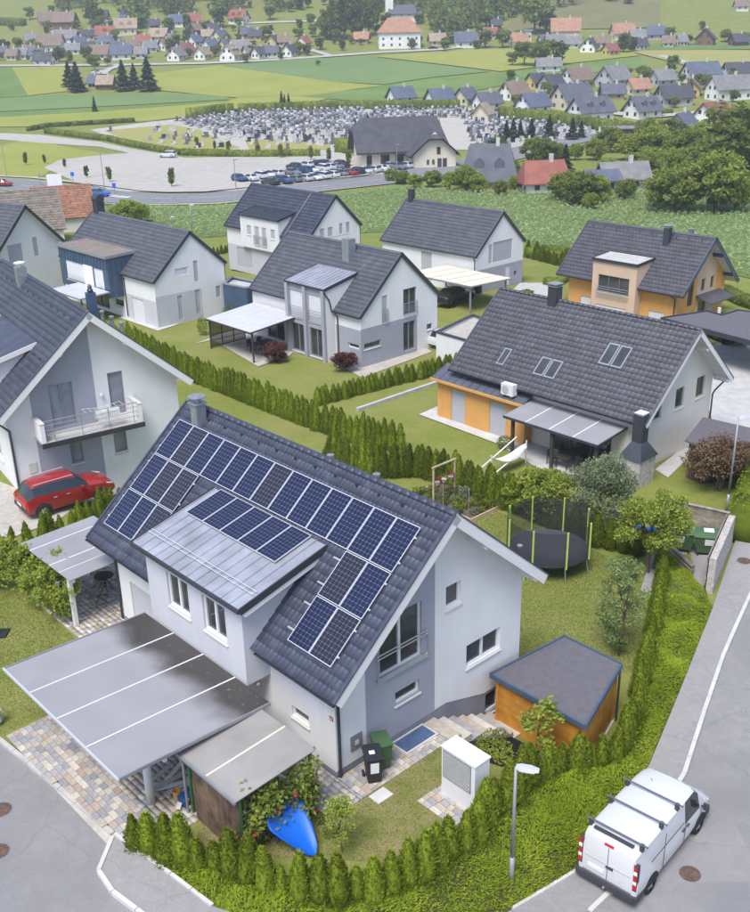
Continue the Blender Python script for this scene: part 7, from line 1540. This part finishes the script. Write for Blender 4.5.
def mini(px, py, wpx, yaw, wallm, roofm, label, group, dr=.8, hw=.34, hr=.40, hip=0., ov=.8, chim=True, name='village_house', cat='house', dormer=False, win=True, W=None):
    """far house: ridge along local x; wpx = image width of the long side"""
    p = hit(px, py); dist = float(np.hypot(p[0], p[1])); W = W or wpx*dist/FPX; W = min(W, 26); D = W*dr; D = max(5, D); Hw = max(2.7, min(W*hw, 7.5 if cat != 'house' else 5)); Hr = D*hr*1.25
    t = empty(name, nv(p)-Vector((0, 0, .3)), math.radians(yaw), label, cat, group)
    x, y = W/2, D/2; mb = MB(); mb.add([(-x,-y,-2),(x,-y,-2),(x,y,-2),(-x,y,-2),(-x,-y,Hw),(x,-y,Hw),(x,y,Hw),(-x,y,Hw)]+([(-x,0,Hw+Hr),(x,0,Hw+Hr)] if not hip else []), [(0,1,5,4),(2,3,7,6)]+([(1,2,6,9,5),(3,0,4,8,7)] if not hip else [(1,2,6,5),(3,0,4,7)])); obj('wall', mb, wallm, t)
    s = Hr/y; ye = y+ov; ze = Hw-ov*s; xe = x+ov; xr = xe-hip*D*.5; mb = MB(); th = .25
    for dz in (0, th):
        mb.add([(-xe,-ye,ze+dz),(xe,-ye,ze+dz),(xe,ye,ze+dz),(-xe,ye,ze+dz),(-xr,0,Hw+Hr+dz),(xr,0,Hw+Hr+dz)], [(0,1,5,4),(2,3,4,5)]+([(1,2,5),(3,0,4)] if hip else []))
    mb.add([(-xe,-ye,ze),(xe,-ye,ze),(xe,-ye,ze+th),(-xe,-ye,ze+th)], [(0,1,2,3)])
    for sx in (-1, 1):
        if not hip: mb.add([(sx*xe,-ye,ze),(sx*xe,0,Hw+Hr),(sx*xe,0,Hw+Hr+th),(sx*xe,-ye,ze+th),(sx*xe,ye,ze),(sx*xe,ye,ze+th)], [(0,1,2,3),(1,4,5,2)])
    ro = obj('roof', mb, roofm, t)
    if chim: mb = MB(); mb.box(W*.12, W*.12+.7, -.35, .35, Hw+Hr-.8, Hw+Hr+1.3); obj('chimney', mb, 'concrete_light', ro)
    if dormer:
        for dx in ((-.2, .2) if W > 9 else (0,)): mb = MB(); zz = Hw+Hr*.25; mb.add([(W*dx-.9,-y*.8,zz-.8),(W*dx+.9,-y*.8,zz-.8),(W*dx+.9,-y*.8,zz+1.1),(W*dx-.9,-y*.8,zz+1.1),(W*dx,-y*.8,zz+1.9),(W*dx-.9,0,zz+1.1),(W*dx+.9,0,zz+1.1),(W*dx,0,zz+1.9)], [(0,1,2,4,3),(3,4,7,5),(4,2,6,7)]); obj('dormer', mb, roofm, ro)
    if win:
        wm = win_mesh(.95, 1.1); n = max(2, int(W/3.4))
        for f in range(2 if Hw > 4.6 else 1):
            for k in range(n): obj('window', wm, parent=t, loc=(-W/2+W*(k+.5)/n, -y-.01, .9+f*2.7))
        for sx in (-1, 1):
            for f in range(2):
                for k in (-.24, .24):
                    if f and Hw < 4.6 and Hr < 3: continue
                    o = obj('window', wm, parent=t, loc=(sx*(x+.01), D*k*(1 if f == 0 else .7), .9+f*2.7)); o.rotation_euler = (0, 0, sx*PI/2)
    return t
WN = dict(w='white', c='cream', y='yellow', t='tan', b='brown', g='grey', p='pale blue'); WMt = dict(w='w_white', c='w_cream', y='w_yellow', t='w_tan', b='w_brown', g='w_grey', p='w_pale')
RN = dict(d='dark', b='blue grey', g='grey', n='brown', t='tan', r='red', o='orange', m='maroon', s='slate'); RMt = dict(d='r_dark', b='r_blue', g='r_grey', n='r_brown', t='r_tan', r='r_red', o='r_orange', m='r_maroon', s='r_slate')
rf0 = random.Random(77)
FAR = [(50,27,22,10,'t','n'),(66,28,24,0,'b','n'),(52,52,27,5,'w','n'),(70,42,18,-15,'w','g'),(23,59,14,0,'w','g'),(38,59,14,0,'w','b'),(74,54,15,0,'w','g'),(87,53,17,0,'g','d'),(102,20,14,10,'g','d'),(131,21,18,-10,'w','b'),(127,34,24,5,'c','t'),(106,39,20,0,'c','r'),(107,46,16,0,'w','b'),(143,46,16,0,'c','r'),(101,59,22,0,'w','n'),(122,59,22,0,'w','b'),(142,58,13,0,'p','g'),(3,57,10,0,'w','b'),(45,65,20,0,'w','d'),
 (107,89,17,0,'b','t'),(95,88,9,0,'y','b'),
 (178,26,18,-20,'w','b'),(193,25,18,10,'c','r'),(239,23,20,-15,'w','r'),(197,34,14,60,'b','n'),(196,46,16,70,'w','b'),(221,41,16,65,'c','s'),(177,60,20,70,'w','g'),(186,55,18,60,'w','m'),(203,59,18,65,'w','t'),(211,50,15,60,'w','b'),(231,60,24,65,'w','t'),(241,53,21,-20,'w','g'),(247,38,15,20,'y','b'),(256,40,14,-10,'y','d'),(274,46,16,60,'y','d'),(260,58,16,60,'w','d'),(290,56,17,65,'w','d'),(160,41,20,0,'c','t'),(155,29,10,0,'b','d'),(304,47,12,60,'w','r'),
 (362,43,16,0,'t','o'),(437,45,18,10,'c','t'),(465,47,24,-8,'w','b'),(496,29,11,0,'b','d'),(490,38,14,10,'c','r'),(518,46,20,0,'w','o'),(565,39,32,5,'c','o'),(554,49,22,10,'w','g'),(572,48,18,-20,'w','g'),(589,52,22,60,'w','d'),(610,55,14,20,'y','m'),(622,39,24,5,'c','o'),(637,41,16,10,'w','g'),(655,39,20,-5,'g','b'),(705,45,25,60,'b','d'),(738,46,18,10,'b','d'),(741,10,14,0,'w','n'),(681,46,9,0,'w','g'),(463,21,11,0,'t','o')]
FAR += [(32,44,13,20,'w','g'),(14,60,12,0,'c','n'),(88,40,14,30,'w','d'),(118,52,13,10,'w','s'),(133,50,14,30,'c','n'),(150,52,14,10,'w','g'),(166,50,13,40,'w','n'),(172,44,12,50,'c','g'),(212,33,12,40,'w','d'),(226,50,12,50,'c','s'),(250,57,13,30,'w','n'),(272,57,13,20,'w','s'),(284,46,12,10,'c','n'),(208,40,12,20,'w','t'),(112,30,12,10,'w','n'),(60,40,13,0,'c','g'),(30,56,12,10,'w','n'),(80,47,12,30,'w','b'),(545,46,14,20,'w','s'),(600,47,12,10,'w','n'),(478,44,13,0,'w','n'),(508,42,12,20,'c','g'),(640,50,12,20,'w','d'),(668,47,12,0,'w','n')]
for x, y, w, a, wl_, rf in FAR: mini(x, y, w*.76, a+rf0.uniform(-14, 14), WMt[wl_], RMt[rf], '%s house with a %s roof in the far village' % (WN[wl_], RN[rf]), 'houses of the far village', dormer=(w > 19 and rf in 'rt'))
MID = [(533,112,30,34,'w','b','white house with plain blue grey roof next to the cemetery hedge',.75),(572,108,38,30,'c','s','cream house with slate roof behind the white dormer house',.75),(590,121,42,28,'w','s','long white house with a dark boxed dormer on the lane',.62),(642,117,32,30,'w','s','white house with two slate gables by the clipped lawn',.75),(681,137,30,52,'g','b','house with pale gable under a wide blue grey roof above the trees',1.0),(712,125,34,38,'w','m','white house with maroon roof and brick chimney beside the big tree',.8),(673,105,34,18,'g','d','grey house with long dark roof and deep eaves',.6),(691,95,20,70,'y','n','yellow house with brown half hipped roof and round window',.9),(728,99,42,20,'w','g','long white house with wide grey roof near the large tree',.55),(637,94,22,24,'c','o','cream chalet with bright orange red roof',.75),(662,85,22,24,'g','g','grey house with pale grey roof behind the chalet',.75),(700,82,34,14,'w','b','white house with stepped blue grey roofs below the straw field',.6),(737,79,28,12,'w','d','white house with dark roof and white central dormer',.6),(514,99,26,36,'w','n','white house with brown roof and red balcony door',.8),(536,88,18,35,'y','d','yellow house with dark roof behind the brown roofed house',.9),(551,90,22,40,'g','d','grey house with steep dark roof and black gable',.8),(577,86,30,32,'w','n','white house with brown roof and black gable boards',.7),(613,86,30,38,'g','g','grey house with broad grey roof and roof terrace',.8),(548,71,24,3,'w','g','low white house with grey roof in front of round trees',.45),(612,99,22,0,'t','s','low tan shed with a slate roof between houses',.5),(401,103,24,28,'w','b','white gabled house with blue grey roof behind the cemetery',.75),(440,105,26,26,'w','b','second white house with blue grey roof beyond the chapel',.7),(466,104,20,48,'c','s','cream house with steep slate roof beyond the chapel',.9),(487,109,26,30,'w','s','white house with slate roof at the cemetery hedge corner',.7)]
for x, y, w, a, wl_, rf, l, dr in MID: mini(x, y, w*.86, a, WMt[wl_], RMt[rf], l, None, dr=dr, hw=.30, name='valley_house', dormer=(x in (590, 642)))
# larger buildings
mini(399, 47, 38, 3, 'w_white', 'r_orange', 'large white three storey manor with a hipped orange roof', None, dr=.55, hw=.40, hr=.42, hip=1, name='manor', cat='manor', chim=False)
cht = mini(405, 22, 28, 3, 'w_white', 'r_slate', 'white church with a grey roofed nave and square tower behind the manor', None, dr=.4, hw=.3, hr=.45, name='church', cat='church', chim=False, win=True)
mb = MB(); mb.box(-10.5, -6.5, -2, 2, -2, 17); tw = obj('tower', mb, 'w_white', cht); mb = MB(); mb.add([(-10.8,-2.3,17),(-6.2,-2.3,17),(-6.2,2.3,17),(-10.8,2.3,17),(-8.5,0,23)], [(0,1,4),(1,2,4),(2,3,4),(3,0,4),(0,3,2,1)]); obj('spire', mb, 'r_slate', tw)
for z in (5, 12): obj('window', win_mesh(1.1, 2.0), parent=tw, loc=(-8.5, -2.02, z))
mini(527, 45, 6, 0, 'w_white', 'r_grey', 'tall narrow white fire station tower in the village', None, dr=1., hw=2.2, hr=.05, name='hose_tower', cat='tower', chim=False, W=3.)
# old farm houses at the corn field
mini(489, 186, 48, -8, 'w_yellow', 'r_slate', 'old farmhouse with a huge dark grey half hipped roof at the field edge', None, dr=.8, hw=.25, hr=.55, hip=.5, name='farmhouse', ov=.9, dormer=True)
mini(543, 191, 40, 8, 'w_white', 'r_red', 'old white farmhouse with a rust red roof at the corn field', None, dr=.66, hw=.36, hr=.45, hip=.35, name='farmhouse')
mini(622, 188, 40, 6, 'w_grey', 'r_grey', 'pale grey roofed barn with open lean-to at the corn field', None, dr=.6, hw=.25, hr=.35, name='barn', cat='barn')
mini(600, 191, 26, 6, 'w_grey', 'r_blue', 'low blue grey lean-to roof beside the pale barn', None, dr=.6, hw=.3, hr=.2, name='barn', cat='barn', chim=False)
mini(618, 137, 22, 0, 'w_brown', 'r_grey', 'flat pale roofed open shed among the orchard trees', None, dr=.5, hw=.25, hr=.05, name='open_shed', cat='shed', chim=False, win=False)
# the two old roofs behind the slot window house
def old_house(px, py, W, D, yaw, Hw, Hr, wallm, tile, label, hip=.3):
    h_ = House('old_house', label, nv(G(px, py))+Vector((0, 0, -.2)), yaw, W, -D/2, D/2, Hw+Hr, math.degrees(math.atan2(Hr, D/2)), .4, .3); h_.gable(-D/2+.3, D/2-.3, -.6, None, wallm, []); h_.side(.4, W-.4, -.6, None, wallm, []); h_.hidden_walls(wallm); h_.roof(tile, 'flat', .5, .45, barge=('wood_dark', .2), ridge='cap'); return h_
old_house(95, 226, 9, 11, 112, 2.6, 4.2, 'render_cream', 'tile_red', 'old house with a weathered red orange tiled roof and one roof window')
old_house(64, 240, 15, 12, 112, 2.8, 4.8, 'render_cream', 'tile_brown', 'old house with a broad brown tiled roof and small chimney')
# chapel with steep dark roofs
ch = empty('chapel', nv(hit(404, 166))-Vector((0, 0, .2)), math.radians(10), 'cream cemetery chapel with steep dark shingle roofs and tall dark doors', 'chapel')
def gblock(x0, x1, y0, y1, hw, hr, ov, ax, nm='wall'):
    cx, cy = (x0+x1)/2, (y0+y1)/2; mb = MB(); mb.box(x0, x1, y0, y1, -2, hw)
    if ax == 'x': mb.add([(x0, y0, hw), (x0, y1, hw), (x0, cy, hw+hr)], [(0, 1, 2)]); mb.add([(x1, y0, hw), (x1, y1, hw), (x1, cy, hw+hr)], [(0, 1, 2)])
    else: mb.add([(x0, y0, hw), (x1, y0, hw), (cx, y0, hw+hr)], [(0, 1, 2)]); mb.add([(x0, y1, hw), (x1, y1, hw), (cx, y1, hw+hr)], [(0, 1, 2)])
    obj(nm, mb, 'cream_stone', ch); mb = MB(); th = .35
    if ax == 'x':
        s = hr/((y1-y0)/2); A = [(x0-ov, y0-ov, hw-ov*s), (x1+ov, y0-ov, hw-ov*s), (x1+ov-2, cy, hw+hr), (x0-ov+2.2, cy, hw+hr), (x1+ov, y1+ov, hw-ov*s), (x0-ov, y1+ov, hw-ov*s), (x0-ov-.2, cy-2.2, hw+hr*.55), (x0-ov-.2, cy+2.2, hw+hr*.55)]
        for dz in (0, th): mb.add([(a, b, c+dz) for a, b, c in A], [(0, 1, 2, 3, 6), (4, 5, 7, 3, 2), (6, 3, 7), (1, 4, 2)])
    else:
        s = hr/((x1-x0)/2); A = [(x0-ov, y0-ov, hw-ov*s), (x0-ov, y1, hw-ov*s), (cx, y1, hw+hr), (cx, y0-ov+2, hw+hr), (x1+ov, y1, hw-ov*s), (x1+ov, y0-ov, hw-ov*s), (cx-1.6, y0-ov, hw+hr*.6), (cx+1.6, y0-ov, hw+hr*.6)]
        for dz in (0, th): mb.add([(a, b, c+dz) for a, b, c in A], [(0, 1, 2, 3, 6), (4, 5, 7, 3, 2), (6, 3, 7)])
    return obj('roof', mb, 'r_dark', ch)
gblock(-9.5, 9.5, .5, 11, 4.4, 5.6, 1.3, 'x'); gblock(1.0, 10.5, -5.5, 5, 3.4, 4.4, 1.0, 'y')
for x, w in ((-7.8, 1.2), (-4.2, 2.0), (-.9, 1.8)): mb = MB(); mb.box(x-w/2, x+w/2, .42, .55, 0, 3.6); obj('door', mb, 'glass_dark', ch)
for x, w, z0, z1 in ((4.2, .5, 1.0, 2.0), (5.4, .5, 1.0, 2.0), (6.8, .9, 0, 2.2), (8.0, .9, 0, 2.2), (6.6, .8, 3.1, 4.6)): mb = MB(); mb.box(x-w/2, x+w/2, -5.6, -5.45, z0, z1); obj('window', mb, 'glass_dark', ch)
mini(483, 120, 12, 60, 'w_cream', 'r_tan', 'small cream burial chapel at the cemetery hedge', None, dr=.9, hw=.55, name='burial_chapel', cat='chapel', chim=False, win=False)
# graves
GM = []; GL = ('grave with a slate grey slab and low headstone', 'grave with a wide black headstone', 'grave with a tall pale headstone', 'grave with a light grey slab and low stone', 'grave with a tall dark headstone', 'grave with a plain concrete grey headstone')
for k, (w, h_, m_) in enumerate(((.9, 1.0, 'paver_slate'), (1.3, .9, 'gutter'), (.6, 1.2, 'concrete_light'), (1.1, .8, 'concrete'), (.8, 1.2, 'frame_dark'), (1.2, 1.1, 'concrete'))):
    mb = MB(); mb.box(-w/2-.2, w/2+.2, -1.1, 1.1, 0, .22); mb.box(-w/2, w/2, .75, .98, .2, .2+h_); mb.box(-.18, .18, -.2, .15, .22, .45); GM.append(mb.mesh('grave', m_))
rg = random.Random(12); spots = []
dense = hl([(176,121),(232,113),(330,110),(455,109),(560,118),(632,129),(600,134),(520,146),(475,146),(462,118),(372,120),(352,140),(340,148),(250,139),(215,134)])
sparse = hl([(105,131),(170,125),(215,134),(250,139),(335,146),(330,150),(245,150),(190,152),(140,144)])
P = np.array(dense); x0, y0 = P.min(0); x1, y1 = P.max(0); y = y0
while y < y1:
    x = x0+rg.uniform(0, 2)
    while x < x1:
        if rg.random() < .93: spots.append((x+rg.uniform(-.3, .3), y+rg.uniform(-.4, .4)))
        x += 2.0
    y += 3.6
A = np.array(spots); A = A[inpoly(A[:, 0], A[:, 1], dense)]; A = A[np.argsort(A[:, 1])]
far_v = []; far_f = []
Bs = np.array([(rg.uniform(np.array(sparse)[:, 0].min(), np.array(sparse)[:, 0].max()), rg.uniform(np.array(sparse)[:, 1].min(), np.array(sparse)[:, 1].max())) for _ in range(160)]); Bs = Bs[inpoly(Bs[:, 0], Bs[:, 1], sparse)][:40]
for i, (x, y) in enumerate(np.concatenate([Bs, A])):
    z = float(base_h(x, y))+.1; gi = rg.randrange(6); me = GM[gi]; a = -.12+rg.uniform(-.08, .08)
    if i < 296: obj('grave', me, loc=(float(x), float(y), z), rz=a, label=GL[gi]+' in the cemetery', cat='grave', group='graves in the cemetery')
    else:
        o_ = len(far_v); ca_, sa_ = math.cos(a), math.sin(a); far_v += [(x+v.co.x*ca_-v.co.y*sa_, y+v.co.x*sa_+v.co.y*ca_, z+v.co.z) for v in me.vertices]; far_f += [tuple(q+o_ for q in p_.vertices) for p_ in me.polygons]
mat('grave_mix', (.24, .24, .26), .6, var=.3, scale=.5, island=.8); obj('graves', np_mesh('graves', far_v, far_f, 'grave_mix'), kind='stuff', label='dense rows of more distant graves in the cemetery', cat='graves')
# hedges around the cemetery
def far_hedge(px, w, h, label, m='leaf_mid'): return hedge(None, w, h, label, m, .55, world=[hit(*q) for q in px], dens=1.2, leaf=.3)
far_hedge([(188,119),(232,113)], 3, 3.2, 'tall clipped hedge at the back corner of the cemetery'); far_hedge([(238,112),(330,109),(460,108)], 2.5, 2.6, 'long clipped hedge along the back of the cemetery'); far_hedge([(500,118),(560,124),(640,136)], 3, 3.4, 'tall clipped hedge between cemetery and white houses')
far_hedge([(46,133),(110,141),(178,155)], 1.6, 1.5, 'low clipped hedge along the near side of the cemetery'); far_hedge([(182,155),(250,157),(320,156)], 1.8, 1.6, 'low clipped hedge between cemetery and gravel lot'); far_hedge([(338,152),(352,153)], 3, 3.5, 'clipped hedge block beside the chapel wall'); far_hedge([(28,131),(50,127),(135,122)], 1.5, 1.3, 'low dark hedge at the far end of the cemetery lawn', 'leaf_deep'); far_hedge([(0,25),(25,26)], 3, 4, 'dark hedge on the meadow above the village', 'leaf_deep')
far_hedge([(640,116),(672,114)], 1.6, 1.5, 'clipped hedge around the white house lawn')
# trees in the valley
ft = [branch_tree(80+k, 7, 3.0, .22, 4.2, m_, .5, 1100, 30, sh, 6, .3) for k, (m_, sh) in enumerate((('leaf_deep', (1, 1, 1.05)), ('leaf_mid', (1.1, 1.1, .9)), ('leaf_deep', (.8, .8, 1.3)), ('leaf_mid', (1, 1, 1))))]
nt_ = [branch_tree(90+k, 7, 3.3, .2, 3.3, m_, .27, 5200, 44, sh, 8, .27) for k, (m_, sh) in enumerate((('leaf_mid', (1.05, 1.05, 1.1)), ('leaf_light', (1, 1, 1.15)), ('leaf_deep', (1.1, 1.1, 1.1))))]
def fir_mesh(seed):
    r = np.random.default_rng(seed); n = 900; t = r.beta(1, 1.5, n); a = r.uniform(0, 2*PI, n); rad = (1-t)*.23*r.uniform(.55, 1.05, n)*(1+.25*np.sin(t*34)); C = np.stack([rad*np.cos(a), rad*np.sin(a), .06+t*.94], 1); U = np.stack([np.cos(a), np.sin(a), r.uniform(-.7, -.1, n)], 1)*.05; W = unit(np.cross(U, r.normal(0, .3, (n, 3))+np.array([0, 0, 1.])))*.026
    tb = MB(); tb.tube((0, 0, -.02), (0, 0, .95), .018, 7, .004); return tb.mesh('trunk', 'bark'), rhombs('crown', C, U, W, 'leaf_fir')
fir = [fir_mesh(s) for s in (1, 2)]
rf_ = random.Random(21)
def ftree(px, py, hpx, kind, label, group, ms=None, sx=1.):
    p = hit(px, py); d = float(np.hypot(p[0], p[1])); H_ = hpx*d/FPX
    if kind == 'fir': m_ = rf_.choice(fir); t = plant_tree(m_, p, H_*sx, rf_.uniform(0, 6), label, 'tree', group, 'fir_tree', H_)
    else:
        fi = rf_.randrange(4); m_ = ms or ft[fi]
        if not ms: label = label.replace('round green', ('round dark green', 'broad light green', 'slim dark green', 'round light green')[fi]).replace('small bushy', ('small dark', 'small broad', 'small slim', 'small bushy')[fi])
        t = plant_tree(m_, p, H_/7.2*sx, rf_.uniform(0, 6), label, 'tree', group, 'tree', H_/7.2)
    return t
for x, y, h_ in ((70,87,22),(78,92,26),(124,91,27),(135,89,22),(149,91,30),(79,92,20)): ftree(x, y, h_, 'fir', 'dark fir beside the lonely farm in the fields', 'firs at the lonely farm', sx=1.3)
for x, y, h_ in ((336,38,36),(344,40,42),(355,40,40),(369,36,40),(374,30,34),(327,38,26)): ftree(x, y, h_, 'tree', 'tall slim poplar beside the manor', 'poplars at the manor', ft[2], .6)
for x, y, h_ in ((95,112,14),(282,110,17),(285,110,14),(289,110,15)): ftree(x, y, h_, 'fir', 'slim dark cypress behind the cemetery', 'cypresses behind the cemetery', sx=.8)
for x, y, h_ in ((356,140,18),(362,138,16),(368,131,16),(506,142,20),(513,142,22),(520,140,18),(531,140,20),(549,139,22),(572,140,20),(581,138,16)): ftree(x, y, h_, 'fir', 'pointed conifer among the cemetery graves', 'conifers in the cemetery', sx=1.2)
for x, y, h_ in ((172,187,19),(110,182,15),(87,178,12),(65,168,9),(45,164,9),(26,165,12),(311,160,14),(329,162,14),(258,157,13),(281,158,14),(349,166,15),(229,153,12),(215,150,9),(197,147,10)): ftree(x, y, h_, 'tree', 'young sapling at the edge of the gravel lot', 'saplings around the gravel lot', ft[2], .55)
for x, y, h_ in ((672,73,16),(510,80,10),(524,66,24),(540,67,26),(556,66,24),(512,66,14),(486,28,18),(535,34,34),(545,33,24),(485,48,18),(503,48,18),(623,53,18),(632,52,14),(670,40,12),(688,45,10),(702,30,8),(725,42,12),(745,45,12),(645,82,14),(627,80,12),(706,90,14),(625,81,10)): ftree(x, y, h_, 'tree', 'round green tree between the village houses', 'trees between the village houses')
for x, y, h_ in ((92,24,22),(30,20,12),(52,14,8),(68,14,7),(100,24,14),(325,36,20),(320,50,12),(326,40,20),(311,26,12),(308,8,10),(324,5,8),(220,28,20),(265,38,12),(270,20,14),(290,12,10),(300,10,12),(250,8,6),(140,29,13),(115,40,10),(95,71,16),(88,62,14),(60,62,14),(20,50,10),(8,50,8),(31,50,9),(40,62,12),(70,63,10),(108,66,8),(170,33,14),(186,46,10),(168,30,10),(215,57,10),(246,63,9),(281,60,8),(270,36,10),(318,66,6),(300,30,10)): ftree(x, y, h_, 'tree', 'round green tree between the village houses', 'trees between the village houses')
for k in range(130): x = rf_.uniform(0, 480) if k < 100 else rf_.uniform(500, 750); y = (62-34*rf_.random()**1.3-x*.02) if k < 100 else rf_.uniform(76, 108); ftree(x, y, rf_.uniform(5, 12), 'tree', 'small bushy tree in the village gardens', 'garden trees in the village')
# trees in front of the valley houses, by the corn field and road
for x, y, h_, k, s in ((650,172,26,1,1.1),(606,176,20,1,1.),(676,178,32,1,1.),(705,183,40,0,1.),(552,180,20,1,1.),(512,176,18,0,1.),(655,206,22,1,1.),(590,209,18,1,1.),(672,212,46,0,1.3),(715,212,62,0,1.15),(735,212,40,1,.9),(748,190,84,2,1.3),(640,180,30,0,1.3),(610,152,26,0,1.2),(655,160,36,1,1.1),(690,168,40,0,1.2),(668,150,30,2,1.2),(630,160,28,1,1.2),(596,160,22,0,1.1),(645,140,22,0,1.),(700,150,30,1,1.1),(580,205,34,2,1.2),(562,200,30,0,1.1),(598,203,30,1,1.),(625,200,22,0,1.),(545,168,30,2,1.),(532,162,26,0,1.),(556,165,24,0,.9),(575,160,18,1,1.),(480,165,24,1,1.2),(497,160,24,2,1.),(465,190,26,0,1.1),(450,190,20,1,1.),(432,187,18,0,1.2),(415,188,16,1,1.2),(402,184,14,0,1.3),(392,181,13,0,1.3),(478,192,20,1,1.),(500,195,16,0,1.),(515,190,16,1,1.),(130,225,28,1,1.1),(142,222,20,1,1.),(118,222,18,1,1.),(108,230,18,1,1.)):
    ftree(x, y, h_, 'tree', (('green', 'yellow green', 'dark green')[k]+' leafy tree between the corn field and the valley houses' if x > 380 else 'bright leafy bush behind the blue dormer house'), 'trees at the corn field' if x > 380 else 'bushes behind the dormer house', nt_[k], s)
for x, y, h_ in ((565,172,26),(600,96,12),(690,98,14)): ftree(x, y, h_, 'fir', 'single fir among the valley house gardens', 'firs in the valley gardens', sx=1.3)
# forest on the hill: one mass
def forest():
    r = np.random.default_rng(31); pts = []
    for px, n in (([(58,9),(110,4),(150,14),(230,12),(300,6),(305,-30),(58,-30)], 190), ([(345,14),(380,10),(425,20),(450,46),(475,30),(490,24),(545,8),(555,-30),(345,-30)], 230), ([(520,2),(545,10),(590,-4),(600,-30),(520,-30)], 20), ([(600,-2),(625,4),(640,-4),(630,-30),(600,-30)], 14), ([(110,20),(125,14),(150,18),(140,28)], 10)):
        P = np.array(px, float); k = 0
        while k < n:
            q = r.uniform(P.min(0), P.max(0))
            if inpoly(q[:1], q[1:], P)[0]: pts.append(q); k += 1
    C = []; U = []; W = []
    for q in pts:
        p = hit(q[0], q[1]+4); H_ = r.uniform(11, 19); con = r.random() < .5; n = 80; t = r.beta(1.1, 1.3, n); a = r.uniform(0, 2*PI, n); rad = ((1-t)*.24 if con else np.sqrt(np.clip(t*(1-t), 0, 1))*.62)*H_*r.uniform(.6, 1.05, n)
        c = np.stack([p[0]+rad*np.cos(a), p[1]+rad*np.sin(a), p[2]+H_*(.1+.9*t)], 1); C.append(c); u = unit(r.normal(0, 1, (n, 3)))*r.uniform(.9, 1.7, (n, 1)); U.append(u); W.append(unit(np.cross(u, r.normal(0, 1, (n, 3))))*.9)
    obj('forest', rhombs('forest', np.concatenate(C), np.concatenate(U), np.concatenate(W), 'leaf_deep'), kind='stuff', label='dark mixed forest covering the hillside above the village', cat='forest')
forest()
# signs and flags along the road
for px, top, c_, l in (((55.5,188),174,'white_paint','white information board beside the main road'), ((74,187),172,'blue_plastic','small blue round road sign beside the main road'), ((115,194),183,'blue_plastic','blue square road sign near the gravel lot'), ((41,186),174,'gutter_zinc','thin sign post in the verge by the road'), ((489,148),137,'blue_plastic','blue parking sign beside the chapel lane')):
    b = hit(*px); H_ = z_for(b[0], b[1], top)-b[2]; t = empty('road_sign', nv(b), 0, l, 'road sign'); w = .36 if c_ == 'blue_plastic' else (1.5 if c_ == 'white_paint' else .3)
    for s_ in ((-w*.6, w*.6) if w > 1 else (0,)): mb = MB(); mb.tube((s_, 0, 0), (s_, 0, H_), .06, 8); obj('post', mb, 'gutter_zinc', t)
    mb = MB(); mb.box(-w, w, -.1, -.06, H_-1.6*w-.2, H_); obj('panel', mb, c_, t)
# air: one closed box of thin haze round the camera and the whole valley
hz = bpy.data.materials.new('air'); hz.use_nodes = True; N = hz.node_tree.nodes; N.remove(N['Principled BSDF']); vp_ = N.new('ShaderNodeVolumePrincipled'); vp_.inputs['Density'].default_value = .0004; vp_.inputs['Color'].default_value = (.80, .86, .95, 1); vp_.inputs['Anisotropy'].default_value = .2
hz.node_tree.links.new(vp_.outputs[0], N['Material Output'].inputs['Volume'])
mb = MB(); mb.box(-930, 930, -30, 1430, -12, 190); obj('haze', mb, hz, kind='stuff', label='thin pale haze in the valley air', cat='haze')
